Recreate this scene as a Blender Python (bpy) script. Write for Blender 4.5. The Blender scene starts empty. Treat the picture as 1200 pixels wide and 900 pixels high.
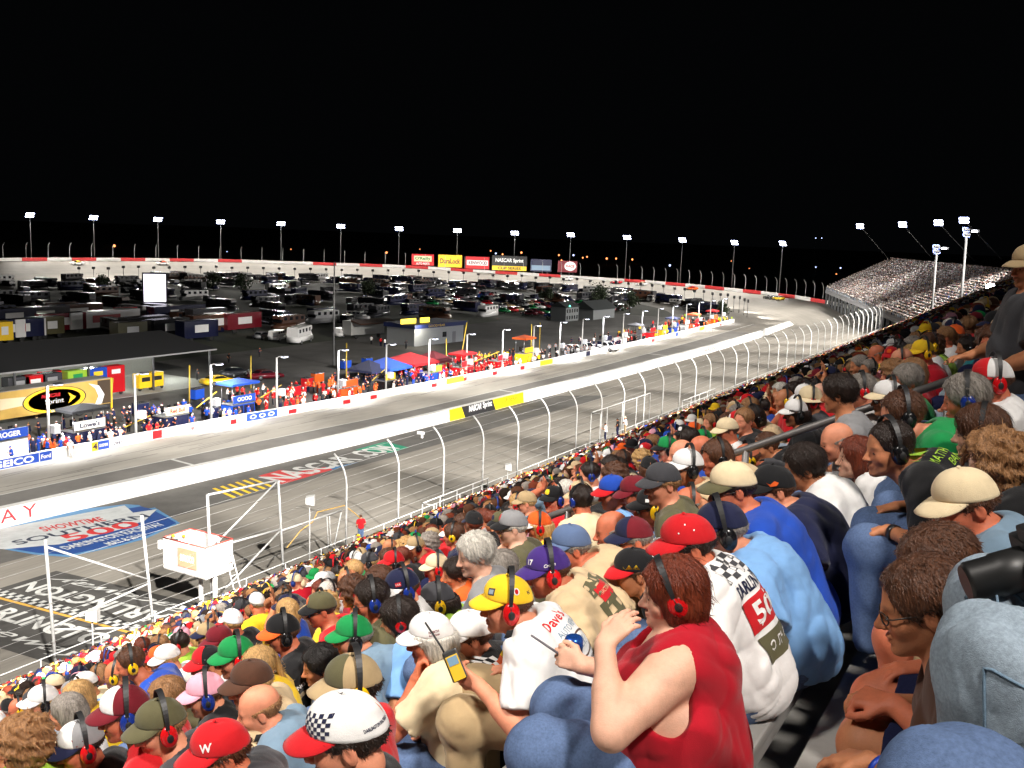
import bpy, bmesh, math, random
import numpy as np
from mathutils import Vector, Matrix
from mathutils.bvhtree import BVHTree

SC = bpy.context.scene
COL = SC.collection
rad = math.radians
RNG = random.Random(7)
NR = np.random.RandomState(11)

# ------------------------------------------------------------------ camera
F_PX = 1150.0
PITCH, ROLL, YAW = rad(8.75), rad(2.0), rad(29.2)
C_F = np.array([-math.sin(YAW) * math.cos(PITCH), math.cos(YAW) * math.cos(PITCH), -math.sin(PITCH)])
_r0 = np.array([math.cos(YAW), math.sin(YAW), 0.0])
_u0 = np.cross(_r0, C_F)
C_R = _r0 * math.cos(ROLL) + _u0 * math.sin(ROLL)
C_U = _u0 * math.cos(ROLL) - _r0 * math.sin(ROLL)


def sight(x, y):
    """direction in the place of a spot measured on the photo (used for surveying where things stand)"""
    return C_F + C_R * (x - 600) / F_PX - C_U * (y - 450) / F_PX


def on_z(x, y, z):
    d = sight(x, y)
    return d * (z / d[2])


def on_x(x, y, X):
    d = sight(x, y)
    return d * (X / d[0])


# ------------------------------------------------------------------ materials
MATS = {}


def nd(nt, t, **kw):
    n = nt.nodes.new(t)
    for k, v in kw.items():
        setattr(n, k, v)
    return n


def mat(name, col=(0.5, 0.5, 0.5), rough=0.6, metal=0.0, var=0.12, scale=8.0, bump=0.0, bscale=None,
        emit=None, estr=0.0, stretch=None, spec=0.5, sheen=0.0, subsurf=0.0):
    key = (name, tuple(round(c, 3) for c in col), rough, metal, var, scale, bump, emit, estr)
    if key in MATS:
        return MATS[key]
    m = bpy.data.materials.new(name)
    m.use_nodes = True
    nt = m.node_tree
    b = nt.nodes['Principled BSDF']
    b.inputs['Roughness'].default_value = rough
    b.inputs['Metallic'].default_value = metal
    b.inputs['Specular IOR Level'].default_value = spec
    if sheen:
        b.inputs['Sheen Weight'].default_value = sheen
    if subsurf:
        b.inputs['Subsurface Weight'].default_value = subsurf
        b.inputs['Subsurface Radius'].default_value = (0.012, 0.005, 0.003)
    tc = nd(nt, 'ShaderNodeTexCoord')
    src = tc.outputs['Object']
    if stretch:
        mp = nd(nt, 'ShaderNodeMapping')
        mp.inputs['Scale'].default_value = stretch
        nt.links.new(src, mp.inputs['Vector'])
        src = mp.outputs['Vector']
    if var:
        nz = nd(nt, 'ShaderNodeTexNoise')
        nz.inputs['Scale'].default_value = scale
        nz.inputs['Detail'].default_value = 5
        nz.inputs['Roughness'].default_value = 0.65
        nt.links.new(src, nz.inputs['Vector'])
        mr = nd(nt, 'ShaderNodeMapRange')
        mr.inputs['From Min'].default_value = 0.25
        mr.inputs['From Max'].default_value = 0.75
        mr.inputs['To Min'].default_value = 1 - var
        mr.inputs['To Max'].default_value = 1 + var
        nt.links.new(nz.outputs['Fac'], mr.inputs['Value'])
        mx = nd(nt, 'ShaderNodeVectorMath', operation='SCALE')
        mx.inputs[0].default_value = col
        nt.links.new(mr.outputs['Result'], mx.inputs['Scale'])
        nt.links.new(mx.outputs['Vector'], b.inputs['Base Color'])
    else:
        b.inputs['Base Color'].default_value = (*col, 1)
    if bump:
        nb = nd(nt, 'ShaderNodeTexNoise')
        nb.inputs['Scale'].default_value = bscale or scale * 6
        nb.inputs['Detail'].default_value = 3
        nt.links.new(src, nb.inputs['Vector'])
        bp = nd(nt, 'ShaderNodeBump')
        bp.inputs['Strength'].default_value = bump
        bp.inputs['Distance'].default_value = 0.01
        nt.links.new(nb.outputs['Fac'], bp.inputs['Height'])
        nt.links.new(bp.outputs['Normal'], b.inputs['Normal'])
    if emit:
        b.inputs['Emission Color'].default_value = (*emit, 1)
        b.inputs['Emission Strength'].default_value = estr
    MATS[key] = m
    return m


def srgb(r, g, b):
    f = lambda c: (c / 255 / 12.92) if c / 255 <= 0.04045 else ((c / 255 + 0.055) / 1.055) ** 2.4
    return (f(r), f(g), f(b))


# ------------------------------------------------------------------ object helpers
def tag(o, label=None, cat=None, group=None, kind=None):
    if label: o['label'] = label
    if cat: o['category'] = cat
    if group: o['group'] = group
    if kind: o['kind'] = kind
    return o


def empty(name, loc=(0, 0, 0), rz=0.0, label=None, cat=None, group=None, kind=None):
    o = bpy.data.objects.new(name, None)
    o.empty_display_size = 0.2
    COL.objects.link(o)
    o.location = loc
    o.rotation_euler = (0, 0, rz)
    return tag(o, label, cat, group, kind)


def link(name, me, parent=None, mats=(), mtx=None):
    for m in mats:
        me.materials.append(m)
    o = bpy.data.objects.new(name, me)
    COL.objects.link(o)
    if parent is not None:
        o.parent = parent
    if mtx is not None:
        o.matrix_local = mtx
    return o


def mesh_np(name, V, Fq=None, Ft=None, smooth=True, mi=None):
    """mesh from numpy arrays: quads Fq (n,4) and tris Ft (n,3)"""
    me = bpy.data.meshes.new(name)
    V = np.asarray(V, np.float32)
    nq = 0 if Fq is None else len(Fq)
    ntr = 0 if Ft is None else len(Ft)
    me.vertices.add(len(V))
    me.vertices.foreach_set('co', V.ravel())
    loops = []
    if nq: loops.append(np.asarray(Fq, np.int32).ravel())
    if ntr: loops.append(np.asarray(Ft, np.int32).ravel())
    L = np.concatenate(loops)
    me.loops.add(len(L))
    me.loops.foreach_set('vertex_index', L)
    me.polygons.add(nq + ntr)
    st = np.concatenate([np.arange(nq) * 4, nq * 4 + np.arange(ntr) * 3]).astype(np.int32)
    me.polygons.foreach_set('loop_start', st)
    if mi is not None:
        me.polygons.foreach_set('material_index', np.asarray(mi, np.int32))
    me.update(calc_edges=True)
    if smooth:
        me.polygons.foreach_set('use_smooth', np.ones(nq + ntr, bool))
    me.validate()
    return me


class MB:
    """collects shapes into one mesh"""
    def __init__(s):
        s.bm = bmesh.new()
        s.mi = 0

    def _f(s, vs, smooth=False):
        try:
            f = s.bm.faces.new(vs)
            f.material_index = s.mi
            f.smooth = smooth
            return f
        except ValueError:
            return None

    def poly(s, pts, smooth=False):
        return s._f([s.bm.verts.new(p) for p in pts], smooth)

    def hexa(s, P):
        v = [s.bm.verts.new(p) for p in P]
        for q in ((0, 3, 2, 1), (4, 5, 6, 7), (0, 1, 5, 4), (1, 2, 6, 5), (2, 3, 7, 6), (3, 0, 4, 7)):
            s._f([v[i] for i in q])
        return s

    def box(s, c, size, rz=0.0, ry=0.0, bev=0.0):
        hx, hy, hz = size[0] / 2, size[1] / 2, size[2] / 2
        M = Matrix.Translation(c) @ Matrix.Rotation(rz, 4, 'Z') @ Matrix.Rotation(ry, 4, 'Y')
        P = [M @ Vector(p) for p in ((-hx, -hy, -hz), (hx, -hy, -hz), (hx, hy, -hz), (-hx, hy, -hz),
                                     (-hx, -hy, hz), (hx, -hy, hz), (hx, hy, hz), (-hx, hy, hz))]
        if bev:
            b2 = bmesh.new()
            vs = [b2.verts.new(p) for p in P]
            for q in ((0, 3, 2, 1), (4, 5, 6, 7), (0, 1, 5, 4), (1, 2, 6, 5), (2, 3, 7, 6), (3, 0, 4, 7)):
                b2.faces.new([vs[i] for i in q])
            bmesh.ops.bevel(b2, geom=b2.edges[:], offset=bev, segments=2, affect='EDGES', profile=0.6)
            s.join(b2)
        else:
            s.hexa(P)
        return s

    def join(s, b2):
        mp = {}
        for v in b2.verts: mp[v] = s.bm.verts.new(v.co)
        for f in b2.faces: s._f([mp[v] for v in f.verts], f.smooth)
        b2.free()

    def tube(s, pts, r, n=8, cap=True, smooth=True):
        pts = [Vector(p) for p in pts]
        rs = r if hasattr(r, '__len__') else [r] * len(pts)
        rings = []
        ref = None
        for i, p in enumerate(pts):
            t = (pts[min(i + 1, len(pts) - 1)] - pts[max(i - 1, 0)]).normalized()
            if ref is None:
                ref = Vector((0, 0, 1)) if abs(t.z) < 0.9 else Vector((1, 0, 0))
            a = t.cross(ref).normalized()
            b = a.cross(t)
            ref = b
            rings.append([s.bm.verts.new(p + (a * math.cos(k * 2 * math.pi / n) + b * math.sin(k * 2 * math.pi / n)) * rs[i]) for k in range(n)])
        for A, B in zip(rings, rings[1:]):
            for k in range(n):
                s._f([A[k], A[(k + 1) % n], B[(k + 1) % n], B[k]], smooth)
        if cap:
            s._f(rings[0][::-1])
            s._f(rings[-1])
        return s

    def lathe(s, prof, n=16, c=(0, 0, 0), axis='Z', smooth=True):
        """prof: (r, h) list"""
        rings = []
        for r, h in prof:
            ring = []
            for k in range(n):
                a = 2 * math.pi * k / n
                p = (r * math.cos(a), r * math.sin(a), h)
                if axis == 'Y': p = (p[0], h, p[1])
                if axis == 'X': p = (h, p[0], p[1])
                ring.append(s.bm.verts.new((p[0] + c[0], p[1] + c[1], p[2] + c[2])))
            rings.append(ring)
        for A, B in zip(rings, rings[1:]):
            for k in range(n):
                s._f([A[k], A[(k + 1) % n], B[(k + 1) % n], B[k]], smooth)
        s._f(rings[0][::-1])
        s._f(rings[-1])
        return s

    def prism(s, prof, y0, y1, axis='Y'):
        """profile of (x, z) pairs extruded along y"""
        mk = (lambda p, t: (p[0], t, p[1])) if axis == 'Y' else (lambda p, t: (t, p[0], p[1]))
        A = [s.bm.verts.new(mk(p, y0)) for p in prof]
        B = [s.bm.verts.new(mk(p, y1)) for p in prof]
        n = len(prof)
        for k in range(n):
            s._f([A[k], A[(k + 1) % n], B[(k + 1) % n], B[k]])
        s._f(A[::-1])
        s._f(B)
        return s

    def mesh(s, name):
        bmesh.ops.recalc_face_normals(s.bm, faces=s.bm.faces[:])
        me = bpy.data.meshes.new(name)
        s.bm.to_mesh(me)
        s.bm.free()
        return me

    def build(s, name, mats, parent=None, loc=None):
        me = s.mesh(name)
        mats = mats if isinstance(mats, (list, tuple)) else [mats]
        o = link(name, me, parent, mats)
        if loc is not None: o.location = loc
        return o


def copy_tree(o, parent=None):
    c = o.copy()
    COL.objects.link(c)
    c.parent = parent
    for ch in o.children:
        copy_tree(ch, c)
    return c


_TXT = {}


def text_geo(s, bold=0.0, shear=0.0, space=1.0, detail=3):
    """letters as flat triangles, (verts (n,2) with height about 1, faces)"""
    key = (s, bold, shear, space, detail)
    if key in _TXT: return _TXT[key]
    cu = bpy.data.curves.new('letters', 'FONT')
    cu.body = s
    cu.size = 1.0
    cu.offset = bold
    cu.shear = shear
    cu.space_character = space
    cu.resolution_u = detail
    cu.align_x = 'CENTER'
    cu.align_y = 'CENTER'
    o = bpy.data.objects.new('letters', cu)
    COL.objects.link(o)
    dg = bpy.context.evaluated_depsgraph_get()
    me = bpy.data.meshes.new_from_object(o.evaluated_get(dg))
    V = np.array([v.co[:2] for v in me.vertices])
    FA = [tuple(p.vertices) for p in me.polygons]
    bpy.data.objects.remove(o)
    bpy.data.curves.remove(cu)
    bpy.data.meshes.remove(me)
    if len(V):
        lo, hi = V.min(0), V.max(0)
        V = (V - (lo + hi) / 2)
        V = V / max(hi[1] - lo[1], 1e-6)
    _TXT[key] = (V, FA)
    return V, FA


def text_width(s, **kw):
    V, _ = text_geo(s, **kw)
    return float(V[:, 0].max() - V[:, 0].min())


def add_text(mb, s, o, ux, uy, h, w=None, **kw):
    """letters into an MB: centre o, right vector ux, up vector uy, letter height h, fitted to width w"""
    V, FA = text_geo(s, **kw)
    o, ux, uy = Vector(o), Vector(ux).normalized(), Vector(uy).normalized()
    sx = h if w is None else w / (V[:, 0].max() - V[:, 0].min())
    vs = [mb.bm.verts.new(o + ux * float(v[0]) * sx + uy * float(v[1]) * h) for v in V]
    for f in FA: mb._f([vs[i] for i in f])
# ------------------------------------------------------------------ smooth bodies
f32 = np.float32


def rc(P, a, b, ra, rb):
    a = np.asarray(a, f32); b = np.asarray(b, f32)
    ab = b - a
    pa = P - a
    h = np.clip((pa @ ab) / max(float(ab @ ab), 1e-9), 0, 1)
    q = pa - h[:, None] * ab
    return np.sqrt((q * q).sum(1)) - (ra + (rb - ra) * h)


def ell(P, c, r, M=None):
    q = P - np.asarray(c, f32)
    if M is not None: q = q @ np.asarray(M, f32)
    r = np.asarray(r, f32)
    k0 = np.sqrt(((q / r) ** 2).sum(1))
    k1 = np.sqrt(((q / (r * r)) ** 2).sum(1))
    return k0 * (k0 - 1) / np.maximum(k1, 1e-6)


def smin(a, b, k):
    h = np.maximum(k - np.abs(a - b), 0) / k
    return np.minimum(a, b) - h * h * k * 0.25


def smax(a, b, k):
    return -smin(-a, -b, k)


def near(P, c, R, f, far=0.05):
    """evaluate f only inside a ball"""
    c = np.asarray(c, f32)
    d = np.sqrt(((P - c) ** 2).sum(1))
    out = (d - R + far).astype(f32)
    m = d < R
    if m.any(): out[m] = f(P[m])
    return out


def grid_axis(lo, hi, h, fine=()):
    """coordinates from lo to hi with step h, finer inside (a, b, hf) ranges"""
    x = [lo]
    while x[-1] < hi:
        s = h
        for a, b, hf in fine:
            if a - h < x[-1] < b: s = min(s, hf)
        x.append(x[-1] + s)
    return np.array(x, f32)


def nets(f, xs, ys, zs, B=4):
    """surface nets of f = 0 on a rectilinear grid, evaluated only near the surface"""
    pad = lambda a: np.concatenate([a, a[-1] + (a[-1] - a[-2]) * np.arange(1, (-len(a)) % B + 1, dtype=f32)])
    xs, ys, zs = pad(xs), pad(ys), pad(zs)
    nx, ny, nz = len(xs), len(ys), len(zs)
    cen = [a.reshape(-1, B).mean(1) for a in (xs, ys, zs)]
    half = [(a.reshape(-1, B)[:, -1] - a.reshape(-1, B)[:, 0]) / 2 + 0.5 * (a[1] - a[0]) for a in (xs, ys, zs)]
    G = np.stack(np.meshgrid(*cen, indexing='ij'), -1).reshape(-1, 3).astype(f32)
    dc = f(G).reshape(len(cen[0]), len(cen[1]), len(cen[2]))
    hd = np.sqrt(half[0][:, None, None] ** 2 + half[1][None, :, None] ** 2 + half[2][None, None, :] ** 2)
    act = np.abs(dc) < hd * 1.45 + 0.012
    up = lambda a: a.repeat(B, 0).repeat(B, 1).repeat(B, 2)
    val = up(dc).astype(f32)
    ix = np.argwhere(up(act))
    P = np.stack([xs[ix[:, 0]], ys[ix[:, 1]], zs[ix[:, 2]]], 1)
    val[ix[:, 0], ix[:, 1], ix[:, 2]] = f(P)
    val[0], val[-1] = np.maximum(val[0], 1e-3), np.maximum(val[-1], 1e-3)
    val[:, 0], val[:, -1] = np.maximum(val[:, 0], 1e-3), np.maximum(val[:, -1], 1e-3)
    val[:, :, 0], val[:, :, -1] = np.maximum(val[:, :, 0], 1e-3), np.maximum(val[:, :, -1], 1e-3)
    ins = val < 0
    c8 = [ins[i:nx - 1 + i, j:ny - 1 + j, k:nz - 1 + k] for i in (0, 1) for j in (0, 1) for k in (0, 1)]
    cnt = sum(c.astype(np.int8) for c in c8)
    cells = np.argwhere((cnt > 0) & (cnt < 8))
    idx = -np.ones((nx - 1, ny - 1, nz - 1), np.int32)
    idx[cells[:, 0], cells[:, 1], cells[:, 2]] = np.arange(len(cells))
    acc = np.zeros((len(cells), 3), np.float64)
    num = np.zeros(len(cells))
    C = [xs, ys, zs]
    offs = [(i, j, k) for i in (0, 1) for j in (0, 1) for k in (0, 1)]
    for a in offs:
        for ax in range(3):
            if a[ax]: continue
            b = list(a); b[ax] = 1
            ia = cells + np.array(a); ib = cells + np.array(b)
            va = val[ia[:, 0], ia[:, 1], ia[:, 2]]; vb = val[ib[:, 0], ib[:, 1], ib[:, 2]]
            m = (va < 0) != (vb < 0)
            t = np.where(m, va / np.where(m, va - vb, 1), 0)
            pa = np.stack([C[q][ia[:, q]] for q in range(3)], 1); pb = np.stack([C[q][ib[:, q]] for q in range(3)], 1)
            acc += np.where(m[:, None], pa + (pb - pa) * t[:, None], 0)
            num += m
    V = acc / num[:, None]
    Q = []
    for ax in range(3):
        u, v = (ax + 1) % 3, (ax + 2) % 3
        sl = [slice(None)] * 3
        s0 = list(sl); s1 = list(sl)
        s0[ax] = slice(0, -1); s1[ax] = slice(1, None)
        A, Bv = ins[tuple(s0)], ins[tuple(s1)]
        e = np.argwhere(A != Bv)
        ok = (e[:, u] > 0) & (e[:, v] > 0) & (e[:, u] < ins.shape[u] - 1) & (e[:, v] < ins.shape[v] - 1)
        e = e[ok]
        flip = A[e[:, 0], e[:, 1], e[:, 2]]
        def cell(du, dv):
            c = e.copy(); c[:, u] += du; c[:, v] += dv
            return idx[c[:, 0], c[:, 1], c[:, 2]]
        q = np.stack([cell(-1, -1), cell(0, -1), cell(0, 0), cell(-1, 0)], 1)
        q[~flip] = q[~flip][:, ::-1]
        Q.append(q)
    return V, np.concatenate(Q)


def rotm(yaw=0.0, pitch=0.0, roll=0.0):
    """columns are the local axes; yaw about z (left +), pitch nose down +, roll towards the right shoulder +"""
    return np.array((Matrix.Rotation(yaw, 3, 'Z') @ Matrix.Rotation(pitch, 3, 'Y') @ Matrix.Rotation(roll, 3, 'X')))


def folds(P, seed, amp, wl=0.10):
    """soft swells crossed by sharper creases, as cloth hangs"""
    r = np.random.RandomState(seed)
    d = np.zeros(len(P), f32)
    w = P + 0.03 * np.sin(P[:, [1, 2, 0]] * 13 + r.rand(3) * 6).astype(f32) + 0.012 * np.sin(P[:, [2, 0, 1]] * 31 + r.rand(3) * 6).astype(f32)
    for i in range(5):
        k = r.randn(3) * np.array([1, 1.2, 0.7])
        k *= 2 * math.pi / (wl * (0.8 + 0.9 * r.rand())) / np.linalg.norm(k)
        a = np.sin(0.5 * (w @ k.astype(f32)) + r.rand() * 6).astype(f32)
        m = 0.55 + 0.45 * np.sin(P @ (r.randn(3) * 9).astype(f32) + r.rand() * 6).astype(f32)
        d += (0.45 - np.sqrt(np.abs(a) + 0.004)) * m
    return d * amp * 0.85
# ------------------------------------------------------------------ people
SKINS = {'fair': srgb(222, 172, 146), 'pink': srgb(220, 146, 114), 'tan': srgb(192, 126, 88), 'ruddy': srgb(204, 116, 84),
         'brown': srgb(120, 78, 54)}
HAIRS = {'brown': srgb(84, 52, 34), 'dark': srgb(38, 26, 20), 'black': srgb(22, 18, 17), 'auburn': srgb(110, 48, 28), 'blond': srgb(190, 150, 96),
         'grey': srgb(140, 132, 124), 'white': srgb(205, 200, 190), 'light': srgb(150, 108, 70), 'ginger': srgb(165, 92, 52)}
COLS = {'white': srgb(232, 230, 228), 'black': srgb(24, 24, 26), 'navy': srgb(28, 32, 62), 'red': srgb(196, 24, 32), 'maroon': srgb(112, 24, 36),
        'royal blue': srgb(30, 72, 172), 'light blue': srgb(120, 165, 215), 'tan': srgb(204, 178, 140), 'khaki': srgb(176, 152, 114), 'olive': srgb(92, 88, 62),
        'yellow': srgb(244, 200, 40), 'green': srgb(24, 138, 72), 'orange': srgb(236, 98, 36), 'grey': srgb(140, 140, 142), 'charcoal': srgb(62, 62, 66),
        'purple': srgb(66, 42, 120), 'pink': srgb(236, 168, 186), 'brown': srgb(82, 54, 40), 'cream': srgb(228, 208, 170), 'teal': srgb(34, 128, 138),
        'denim': srgb(92, 112, 148), 'stone': srgb(150, 165, 178), 'slate': srgb(116, 140, 160), 'lime': srgb(150, 190, 60), 'crimson': srgb(172, 14, 34)}


def skin_mat(tone):
    key = ('skin', tone)
    if key in MATS: return MATS[key]
    c = SKINS[tone]
    m = mat('skin_' + tone, c, rough=0.56, var=0.17, scale=16, bump=0.15, bscale=220, spec=0.4, subsurf=0.08)
    nt = m.node_tree
    b = nt.nodes['Principled BSDF']
    src = b.inputs['Base Color'].links[0].from_socket
    at = nd(nt, 'ShaderNodeAttribute', attribute_name='tint')
    sep = nd(nt, 'ShaderNodeSeparateColor')
    nt.links.new(at.outputs['Color'], sep.inputs['Color'])
    last = src
    for ch, cc, w in (('Red', (c[0] * 0.82, c[1] * 0.45, c[2] * 0.42), 0.9), ('Green', (c[0] * 0.22, c[1] * 0.2, c[2] * 0.2), 0.9)):
        mx = nd(nt, 'ShaderNodeMix', data_type='RGBA')
        mu = nd(nt, 'ShaderNodeMath', operation='MULTIPLY')
        mu.inputs[1].default_value = w
        nt.links.new(sep.outputs[ch], mu.inputs[0])
        nt.links.new(mu.outputs[0], mx.inputs['Factor'])
        nt.links.new(last, mx.inputs['A'])
        mx.inputs['B'].default_value = (*cc, 1)
        last = mx.outputs['Result']
    nt.links.new(last, b.inputs['Base Color'])
    MATS[key] = m
    return m


def hair_mat(k):
    return mat('hair_' + k, HAIRS[k], rough=0.40, var=0.7, scale=120, bump=0.8, bscale=210, stretch=(1.0, 1.0, 0.09), spec=0.45)


def rumple(m):
    # rumpled weave under the fine one
    nt = m.node_tree
    fine = next(n for n in nt.nodes if n.type == 'BUMP')
    tc = next(n for n in nt.nodes if n.type == 'TEX_COORD')
    nz = nd(nt, 'ShaderNodeTexNoise', noise_type='RIDGED_MULTIFRACTAL')
    nz.inputs['Scale'].default_value = 6.5; nz.inputs['Detail'].default_value = 2.5; nz.inputs['Roughness'].default_value = 0.45; nz.inputs['Distortion'].default_value = 0.7
    nt.links.new(tc.outputs['Object'], nz.inputs['Vector'])
    bp = nd(nt, 'ShaderNodeBump')
    bp.inputs['Strength'].default_value = 0.75; bp.inputs['Distance'].default_value = 0.03
    nt.links.new(nz.outputs['Fac'], bp.inputs['Height'])
    nt.links.new(bp.outputs['Normal'], fine.inputs['Normal'])


def cloth_mat(k, var=0.10):
    key = ('cloth', k)
    if key in MATS: return MATS[key]
    m = MATS[key] = mat('cloth_' + k.replace(' ', '_'), COLS[k], rough=0.85, var=var, scale=14, bump=0.25, bscale=420, spec=0.2, sheen=0.15)
    rumple(m)
    return m


def denim_mat(k='denim'):
    key = ('denim', k)
    if key in MATS: return MATS[key]
    m = MATS[key] = mat('denim_' + k, COLS[k], rough=0.9, var=0.28, scale=120, bump=0.3, bscale=500, spec=0.15)
    rumple(m)
    return m


def shell_mat(k):
    c = {'red': srgb(200, 18, 24), 'yellow': srgb(240, 190, 20), 'blue': srgb(24, 48, 130), 'black': srgb(18, 18, 20)}[k]
    return mat('muff_' + k, c, rough=0.22, var=0.04, scale=30, spec=0.6)


def rubber():
    return mat('black_rubber', (0.014, 0.014, 0.015), rough=0.6, var=0.1)


def head_sdf(q, S):
    fem, fat = S.get('fem', 0), S.get('fat', 0)
    q = q.copy()
    q[:, 1] = np.abs(q[:, 1])
    jw = 0.046 - 0.005 * fem + 0.012 * fat
    d = ell(q, (-0.014, 0, 0.036), (0.099, 0.077, 0.087))
    d = smin(d, ell(q, (0.026, 0, -0.02), (0.064, 0.064, 0.085)), 0.03)
    d = smin(d, rc(q, (-0.012, jw, -0.052), (0.062, 0.010, -0.100), 0.026, 0.018), 0.03)
    d = smin(d, ell(q, (0.030, 0, -0.074), (0.046, 0.044 + 0.01 * fat, 0.036)), 0.03)
    d = smin(d, ell(q, (0.077, 0, -0.103), (0.016, 0.019, 0.014)), 0.018)
    d = smin(d, ell(q, (0.054, 0.040, -0.030), (0.028, 0.024 + 0.008 * fat, 0.026 + 0.008 * fat)), 0.022)
    d = smin(d, rc(q, (0.081, 0.0, 0.012), (0.069, 0.040, 0.016), 0.012, 0.010), 0.014)
    d = smax(d, -ell(q, (0.098, 0.032, -0.006), (0.020, 0.017, 0.011)), 0.012)
    d = smin(d, ell(q, (0.0725, 0.032, -0.006), (0.013, 0.015, 0.011)), 0.006)
    nz = S.get('nose', 1.0)
    d = smin(d, rc(q, (0.086, 0, 0.004), (0.103 + 0.008 * nz, 0, -0.034), 0.008, 0.0115 * nz), 0.012)
    d = smin(d, ell(q, (0.096, 0.012, -0.038), (0.011, 0.008, 0.008)), 0.008)
    d = smin(d, ell(q, (0.088, 0, -0.064), (0.0115, 0.023, 0.0068)), 0.006)
    d = smin(d, ell(q, (0.086, 0, -0.077), (0.0115, 0.020, 0.0072)), 0.006)
    d = smax(d, -rc(q, (0.102, 0, -0.0705), (0.084, 0.022, -0.0715), 0.0022, 0.0016), 0.003)
    c, s = math.cos(0.2), math.sin(0.2)
    M = np.array([[c, 0, s], [0, 1, 0], [-s, 0, c]])
    ear = ell(q, (-0.016, 0.078, -0.008), (0.019, 0.010, 0.033), M)
    ear = smax(ear, -ell(q, (-0.010, 0.090, -0.004), (0.010, 0.008, 0.019), M), 0.006)
    d = smin(d, ear, 0.006)
    return d


def head_tint(q, S):
    """lip and flush (r), brow and stubble (g)"""
    a = q.copy(); a[:, 1] = np.abs(a[:, 1])
    g = lambda c, r: np.exp(-((a - np.array(c)) ** 2 / np.array(r) ** 2).sum(1))
    lip = g((0.094, 0, -0.0705), (0.016, 0.022, 0.009)) * (0.95 if S.get('fem') else 0.6)
    fl = 0.30 * g((0.066, 0.045, -0.03), (0.04, 0.03, 0.03)) + 0.35 * g((0.113, 0, -0.034), (0.02, 0.02, 0.02)) + 0.25 * g((-0.016, 0.085, -0.008), (0.03, 0.02, 0.04))
    brow = g((0.083, 0.034, 0.017), (0.02, 0.020, 0.0055)) * 0.85
    st = 0.0
    if S.get('beard'):
        b = np.clip((-0.036 - a[:, 2]) / 0.03, 0, 1) * np.clip((a[:, 0] - 0.005) / 0.03, 0, 1) * np.clip((a[:, 2] + 0.135) / 0.02, 0, 1)
        st = b * S['beard'] * (1 - lip)
    eye = g((0.087, 0.032, -0.006), (0.012, 0.009, 0.0058)) * 0.95
    return np.clip(lip + fl, 0, 1), np.clip(brow + st + eye, 0, 1)


def segs_hand(w, dv, nrm, side, curl=0.5, s=1.0, thumb=0.6, point=False):
    """round cones of one hand: wrist w, pointing dv, palm facing nrm; side +1 left hand, -1 right"""
    w = np.array(w, float); dv = np.array(dv, float); dv /= np.linalg.norm(dv)
    nrm = np.array(nrm, float); nrm -= dv * (nrm @ dv); nrm /= np.linalg.norm(nrm)
    ac = np.cross(dv, nrm) * side            # towards the thumb
    out = []
    L = [0.072, 0.080, 0.074, 0.058]
    for i in range(4):
        o = (1.5 - i) * 0.0195 * s
        k = w + dv * (0.088 - 0.006 * abs(i - 1)) * s + ac * o
        out.append((w + ac * o * 0.55 + dv * 0.012, k, 0.0145 * s, 0.0115 * s, 0.012))
        p, a = k, 0.0
        for j, (fr, cr) in enumerate(((0.46, 0.75), (0.32, 1.0), (0.26, 0.8))):
            c = 0.12 if (point and i == 0) else curl
            a += c * cr
            d = dv * math.cos(a) + nrm * math.sin(a) + ac * (1.5 - i) * 0.04
            n = p + d * L[i] * fr * s
            out.append((p, n, (0.0100 - 0.0010 * j) * s, (0.0092 - 0.0011 * j) * s, 0.004))
            p = n
    t0 = w + dv * 0.022 * s + ac * 0.022 * s
    t1 = t0 + (dv * 0.62 + ac * 0.68 + nrm * 0.35 * thumb) * 0.040 * s
    t2 = t1 + (dv * 0.88 + ac * 0.25 * (1 - thumb) + nrm * 0.55 * thumb) * 0.034 * s
    t3 = t2 + (dv * 0.90 - ac * 0.20 * thumb + nrm * 0.55 * thumb) * 0.026 * s
    out += [(t0, t1, 0.015 * s, 0.0118 * s, 0.014), (t1, t2, 0.0112 * s, 0.0098 * s, 0.005), (t2, t3, 0.0098 * s, 0.0080 * s, 0.004)]
    return out


ARMS = {  # elbow, wrist, hand direction, palm normal, curl - for the left arm (y > 0)
    'lap': ((0.10, 0.27, 0.685), (0.32, 0.13, 0.635), (1, -0.35, -0.1), (0, -0.1, -1), 0.35),
    'knee': ((0.15, 0.26, 0.70), (0.36, 0.16, 0.62), (1, -0.1, -0.3), (-0.2, 0, -1), 0.25),
    'fold': ((0.12, 0.27, 0.70), (0.27, 0.03, 0.68), (0.35, -1, 0), (-0.4, 0, -1), 0.5),
    'chin': ((0.27, 0.16, 0.70), (0.20, 0.06, 0.945), (-0.25, -0.35, 1), (-1, 0, 0), 0.9),
    'hold': ((0.10, 0.25, 0.69), (0.33, 0.11, 0.79), (0.8, -0.35, 0.35), (0, -1, 0.1), 0.75),
    'up': ((0.16, 0.26, 1.02), (0.20, 0.10, 1.24), (0.1, -0.3, 1), (1, 0, 0), 0.3),
    'drink': ((0.24, 0.22, 0.80), (0.22, 0.05, 1.00), (0.1, -0.8, 0.5), (-1, 0, 0), 0.8),
    'side': ((-0.02, 0.27, 0.72), (0.14, 0.24, 0.56), (0.7, 0, -0.6), (0, -1, 0), 0.4),
}


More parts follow.
